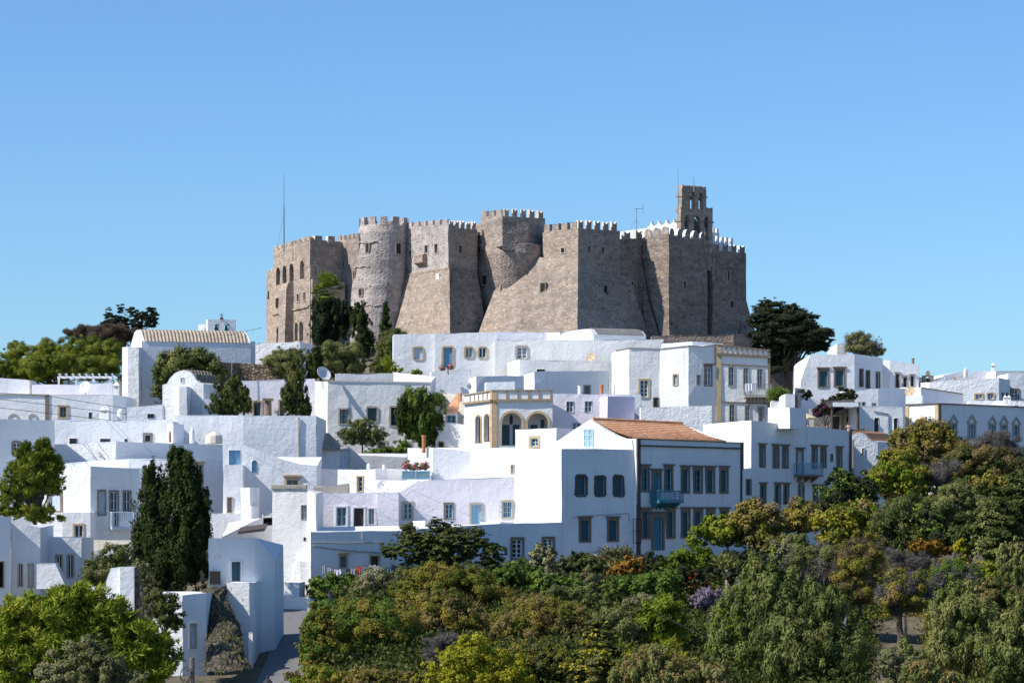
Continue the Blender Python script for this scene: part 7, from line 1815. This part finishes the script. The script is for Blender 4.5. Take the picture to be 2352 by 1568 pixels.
# ------------------------------------------------------------------ laundry
def cloth(label, u, v0, v1, w_px, mat, Y, seed, name='hanging_cloth'):
    rng = random.Random(seed); n, k = 6, 5; w = w_px*Y/F; a = P(u, v0, Y); h = (v1-v0)*Y/F
    vs, fs = [], []
    for s in (0, 1):
        for j in range(k+1):
            for i in range(n+1):
                f, g = i/n, j/k
                vs.append(a + Vector(((f-.5)*w*(1-.15*g*math.sin(seed)), .07*math.sin(i*2.2+seed)*g + .02*s, -h*g*(1+.08*math.sin(i*1.7+seed)) - .06*math.sin(math.pi*f))))
    N = (n+1)*(k+1)
    for s in (0, 1):
        for j in range(k):
            for i in range(n):
                o = s*N; fs.append((o+j*(n+1)+i, o+j*(n+1)+i+1, o+(j+1)*(n+1)+i+1, o+(j+1)*(n+1)+i))
    mb = MB(); mb.add(vs, fs); return tag(mb.build(name, mat), label, 'laundry', 'laundry hung along the long low house front')
YL = 236.8
wire('washing line in front of the long low house front', [(735, 1296, YL), (790, 1305, YL), (835, 1296, YL), (910, 1303, YL)], .012, .1, 8, 'washing line')
for i, (x, y0, y1, w, mt, lab) in enumerate(((563, 1165, 1240, 32, 'cloth_grey', 'small grey patterned shirt at the left end of the washing line'), (620, 1185, 1265, 46, 'cloth_grey', 'grey striped towel left of the dark shuttered window'), (688, 1205, 1270, 60, 'cloth_white', 'white sheet hanging under the dark shuttered window'),
        (786, 1200, 1275, 34, 'cloth_dark', 'black shirt left of the grey trousers on the washing line'), (833, 1195, 1310, 52, 'cloth_grey', 'long grey trousers beside the orange-red cloth'), (886, 1175, 1255, 44, 'cloth_red', 'bright orange-red cloth on the washing line'),
        (1010, 1165, 1265, 54, 'cloth_white', 'white cloth hung over the dark doorway'), (1052, 1175, 1270, 36, 'cloth_white', 'narrow white shirt right of the dark doorway'), (1087, 1180, 1250, 26, 'cloth_blue', 'blue cloth right of the dark doorway'), (1150, 1180, 1245, 60, 'cloth_teal', 'dark teal cloth near the layered cedar'), (1205, 1170, 1230, 40, 'cloth_dark', 'dark cloth at the right end of the washing line'))):
    u, v0 = T10(x, y0); _, v1 = T10(x, y1); cloth(lab, u, v0, v1, w/4, mt, YL, i*1.7+.4)

# ------------------------------------------------------------------ flower trough on the roof
pl_ = thing('flower_trough', 'blue lattice flower trough overflowing with pink and red flowers', 'planter', P(*T10(1410, 383), 256.4))
mb = MB(); a = P(*T10(1280, 383), 256.2); b = P(*T10(1540, 303), 256.2); w, h = b.x-a.x, b.z-a.z
mb.box(a, (w, 0, 0), (0, .6, 0), (0, 0, h*.97)); mb.build('box', 'paint_teal', pl_)
mb = MB()
for z in (0, h-.07): mb.box(a + Vector((-.03, -.1, z)), (w+.06, 0, 0), (0, .09, 0), (0, 0, .07))
for x in (0, w*.48, w-.07): mb.box(a + Vector((x, -.102, 0)), (.08, 0, 0), (0, .08, 0), (0, 0, h))
k = 14
for i in range(-6, k+6):
    for sg in (1, -1):
        x0 = i/k*w; x1 = x0 + sg*h
        c0_, c1_ = max(0, min(w, x0)), max(0, min(w, x1))
        if abs(c1_-c0_) < .1: continue
        mb.tube(a + Vector((c0_, -.06, (c0_-x0)/(x1-x0)*h)), a + Vector((c1_, -.06, (c1_-x0)/(x1-x0)*h)), .022, n=4)
mb.build('lattice', 'paint_sky', pl_)
rng = np.random.default_rng(21); ee = [(T10(x, y)[0], T10(x, y)[1], ru, rv) for x, y, ru, rv in ((1340, 270, 13, 9), (1420, 265, 14, 8), (1490, 260, 11, 10), (1320, 240, 8, 9))]
C, N, T, ln, wd = crown_points(rng, ee, 256.6, 'broad', 1, .7); leaf_mesh('flowers', C, N, T, ln*.8, wd*.8, 'flower_pink', pl_, tuple(P(*T10(1410, 300), 256.6)))
C, N, T, ln, wd = crown_points(rng, ee, 256.6, 'broad', 1, .35); leaf_mesh('foliage', C, N, T, ln*.8, wd*.8, 'leaf_olive', pl_, tuple(P(*T10(1410, 300), 256.6)))

# ------------------------------------------------------------------ parasol and people on the terrace
ub = P(*T9(352, 1290), 288); ut = P(*T9(352, 1158), 288)
um = thing('parasol', 'open cream parasol in the shaded courtyard', 'parasol', ub)
mb = MB(); mb.tube(ub, ut, .035); mb.build('pole', 'wood_dark', um)
mb = MB(); k = 8; rr = 26*288/F*1.0; vs = [ut + Vector((0, 0, .05))] + [ut + Vector((rr*math.cos(2*math.pi*i/k), rr*math.sin(2*math.pi*i/k), -.42)) for i in range(k)] + [ut + Vector((rr*.99*math.cos(2*math.pi*i/k), rr*.99*math.sin(2*math.pi*i/k), -.55)) for i in range(k)]
mb.add(vs, [(0, 1+i, 1+(i+1) % k) for i in range(k)] + [(1+i, 9+i, 9+(i+1) % k, 1+(i+1) % k) for i in range(k)]); mb.build('canopy', 'canvas', um)

def person(label, foot, h, pose, shirt, trouser, face_a=0.0):
    """one continuous skinned body; shirt, trousers and hair are separate fitted skins"""
    root = thing('person', label, 'person', foot)
    s = h/1.75; ca, sa = math.cos(face_a), math.sin(face_a)
    def W(x, y, z): return Vector(foot) + Vector((x*ca - y*sa, x*sa + y*ca, z))*s
    J = {'pel': (0, 0, .95), 'spi': (0, 0, 1.15), 'che': (0, 0, 1.36), 'nec': (0, -.01, 1.5), 'hea': (0, -.03, 1.6), 'cro': (0, -.02, 1.73)}
    for sd, q in ((-1, 'l'), (1, 'r')):
        J['hip'+q] = (.1*sd, 0, .9); J['kne'+q] = (.11*sd, -.02, .5); J['ank'+q] = (.11*sd, .02, .08); J['toe'+q] = (.13*sd, -.16, .04)
        J['sho'+q] = (.19*sd, 0, 1.42)
        if pose == 'photo': J['elb'+q] = (.30*sd, -.14, 1.24); J['wri'+q] = (.11*sd, -.28, 1.5); J['han'+q] = (.05*sd, -.27, 1.58)
        else: J['elb'+q] = (.25*sd, .02, 1.14); J['wri'+q] = (.24*sd, -.14, .95); J['han'+q] = (.22*sd, -.22, .9)
    Rr = dict(pel=.13, spi=.12, che=.15, nec=.06, hea=.095, cro=.07)
    for q in 'lr': Rr.update({'hip'+q: .095, 'kne'+q: .062, 'ank'+q: .042, 'toe'+q: .035, 'sho'+q: .065, 'elb'+q: .045, 'wri'+q: .032, 'han'+q: .035})
    E = [('pel', 'spi'), ('spi', 'che'), ('che', 'nec'), ('nec', 'hea'), ('hea', 'cro')]
    for q in 'lr': E += [('pel', 'hip'+q), ('hip'+q, 'kne'+q), ('kne'+q, 'ank'+q), ('ank'+q, 'toe'+q), ('che', 'sho'+q), ('sho'+q, 'elb'+q), ('elb'+q, 'wri'+q), ('wri'+q, 'han'+q)]
    def skin(name, keys, grow, mat, rootkey):
        keys = list(keys); idx = {k: i for i, k in enumerate(keys)}
        me = bpy.data.meshes.new(name)
        me.from_pydata([tuple(W(*J[k]) - Vector(foot)) for k in keys], [(idx[a], idx[b]) for a, b in E if a in idx and b in idx], [])
        o = bpy.data.objects.new(name, me); COL.objects.link(o); o.parent = root
        me.materials.append(M[mat])
        md = o.modifiers.new('skin', 'SKIN'); md.use_smooth_shade = True
        sv = me.skin_vertices[0].data if me.skin_vertices else None
        if sv is None:
            bm = bmesh_new(me)
        for k, i in idx.items():
            r = Rr[k]*s*grow; me.skin_vertices[0].data[i].radius = (r, r*.85); me.skin_vertices[0].data[i].use_root = (k == rootkey)
        o.modifiers.new('sub', 'SUBSURF').levels = 1
        o.modifiers['sub'].render_levels = 2
        return o
    import bmesh
    def bmesh_new(me):
        bm = bmesh.new(); bm.from_mesh(me); bm.verts.layers.skin.verify(); bm.to_mesh(me); bm.free()
    body = skin('body', list(J), 1.0, 'skin', 'pel')
    skin('shirt', ['pel', 'spi', 'che', 'shol', 'shor', 'elbl', 'elbr'], 1.16, shirt, 'spi')
    skin('trousers', ['pel', 'hipl', 'hipr', 'knel', 'kner', 'ankl', 'ankr'], 1.18, trouser, 'pel')
    mb = MB(); hc = W(0, .015, 1.68); mb.lathe(hc, [(.1*s, -.1*s), (.118*s, -.02*s), (.112*s, .05*s), (.075*s, .1*s), (.01, .125*s)], 12); mb.build('hair', 'hair', root, smooth=True)
    if pose == 'photo':
        mb = MB(); c_ = W(-.07, -.36, 1.56); mb.box(c_, (.14*s, 0, 0), (0, .07*s, 0), (0, 0, .09*s)); mb.tube(W(0, -.36, 1.605), W(0, -.43, 1.605), .04*s); tag(mb.build('camera_held', 'metal_dark'), 'small black camera held up by the person in pink on the terrace', 'camera')
    return root
YP = 281.5
def foot_at(x, ytop, h, Yp=YP):
    t = P(*T9(x, ytop), Yp); return t - Vector((0, 0, h))
f0 = foot_at(740, 1238, 1.75)
person('person in a pale pink top holding up a camera on the terrace', f0, 1.75, 'photo', 'cloth_pink', 'cloth_white', -.3)
f1_ = foot_at(540, 1250, 1.7); person('person with dark hair behind the terrace wall, right of two others', f1_, 1.7, 'stand', 'cloth_dark', 'cloth_grey', .5)
f2_ = foot_at(457, 1258, 1.65); person('person mostly hidden by the terrace wall, between two others', f2_, 1.65, 'stand', 'cloth_grey', 'cloth_dark', .2)
f3_ = foot_at(365, 1244, 1.72); person('person standing under the cream parasol', f3_, 1.72, 'stand', 'cloth_red', 'cloth_dark', 0)
# the terrace floor they stand on
zf = min(f.z for f in (f1_, f2_, f3_)) 
for nm, (xa, xb, zz) in {'terrace_floor': (300, 640, zf), 'terrace_step': (640, 790, f0.z)}.items():
    mb = MB(); a = P(*T9(xa, 1250), YP-1.5); b = P(*T9(xb, 1250), YP-1.5); a.z = b.z = zz; mb.box(a - Vector((0, 0, 4)), (b.x-a.x, 0, 0), (0, 22, 0), (0, 0, 4)); tag(mb.build(nm, 'concrete'), kind='structure')

# ------------------------------------------------------------------ things of one kind share a group
GROUPS = {'white_house': 'white houses on the hillside', 'house_wall': 'white wall ends between the houses', 'garden_wall': 'low garden walls', 'stone_wall': 'stone walls', 'parapet_wall': 'white parapet walls', 'terrace_wall': 'terrace walls under the monastery',
    'satellite_dish': 'satellite dishes on the roofs', 'overhead_cable': 'cables hung across the town', 'street_lamp': 'street lamps', 'person': 'people on the terrace', 'olive_tree': 'olive trees', 'cypress_tree': 'cypress trees', 'pine_tree': 'pine trees', 'tree': 'broad-leaved trees',
    'shrub': 'shrubs in the gardens', 'bush': 'bushes in the gardens', 'weeping_tree': 'weeping trees at the lower right', 'bare_shrub': 'leafless shrubs', 'bare_tree': 'leafless trees', 'hedge': 'dark clipped hedges', 'lightning_rod': 'thin rods at the belfry', 'roof_tank': 'cisterns on the terrace',
    'feathery_plant': 'yellow feathery plants', 'thicket': 'thickets on the slope', 'conifer': 'conifers', 'flowering_shrub': 'flowering shrubs', 'roof_room': 'white roof rooms', 'terrace_block': 'white terrace blocks', 'bougainvillea': 'bougainvilleas', 'vaulted_house': 'vaulted houses', 'chimney_block': 'white chimney blocks', 'pier': 'white piers', 'stepped_block': 'small stepped white blocks', 'weeping_shrub': 'weeping shrubs'}
for o in list(COL.objects):
    if o.parent is None and o.get('label') and not o.get('group'):
        g = GROUPS.get(o.name.split('.')[0])
        if g: o['group'] = g
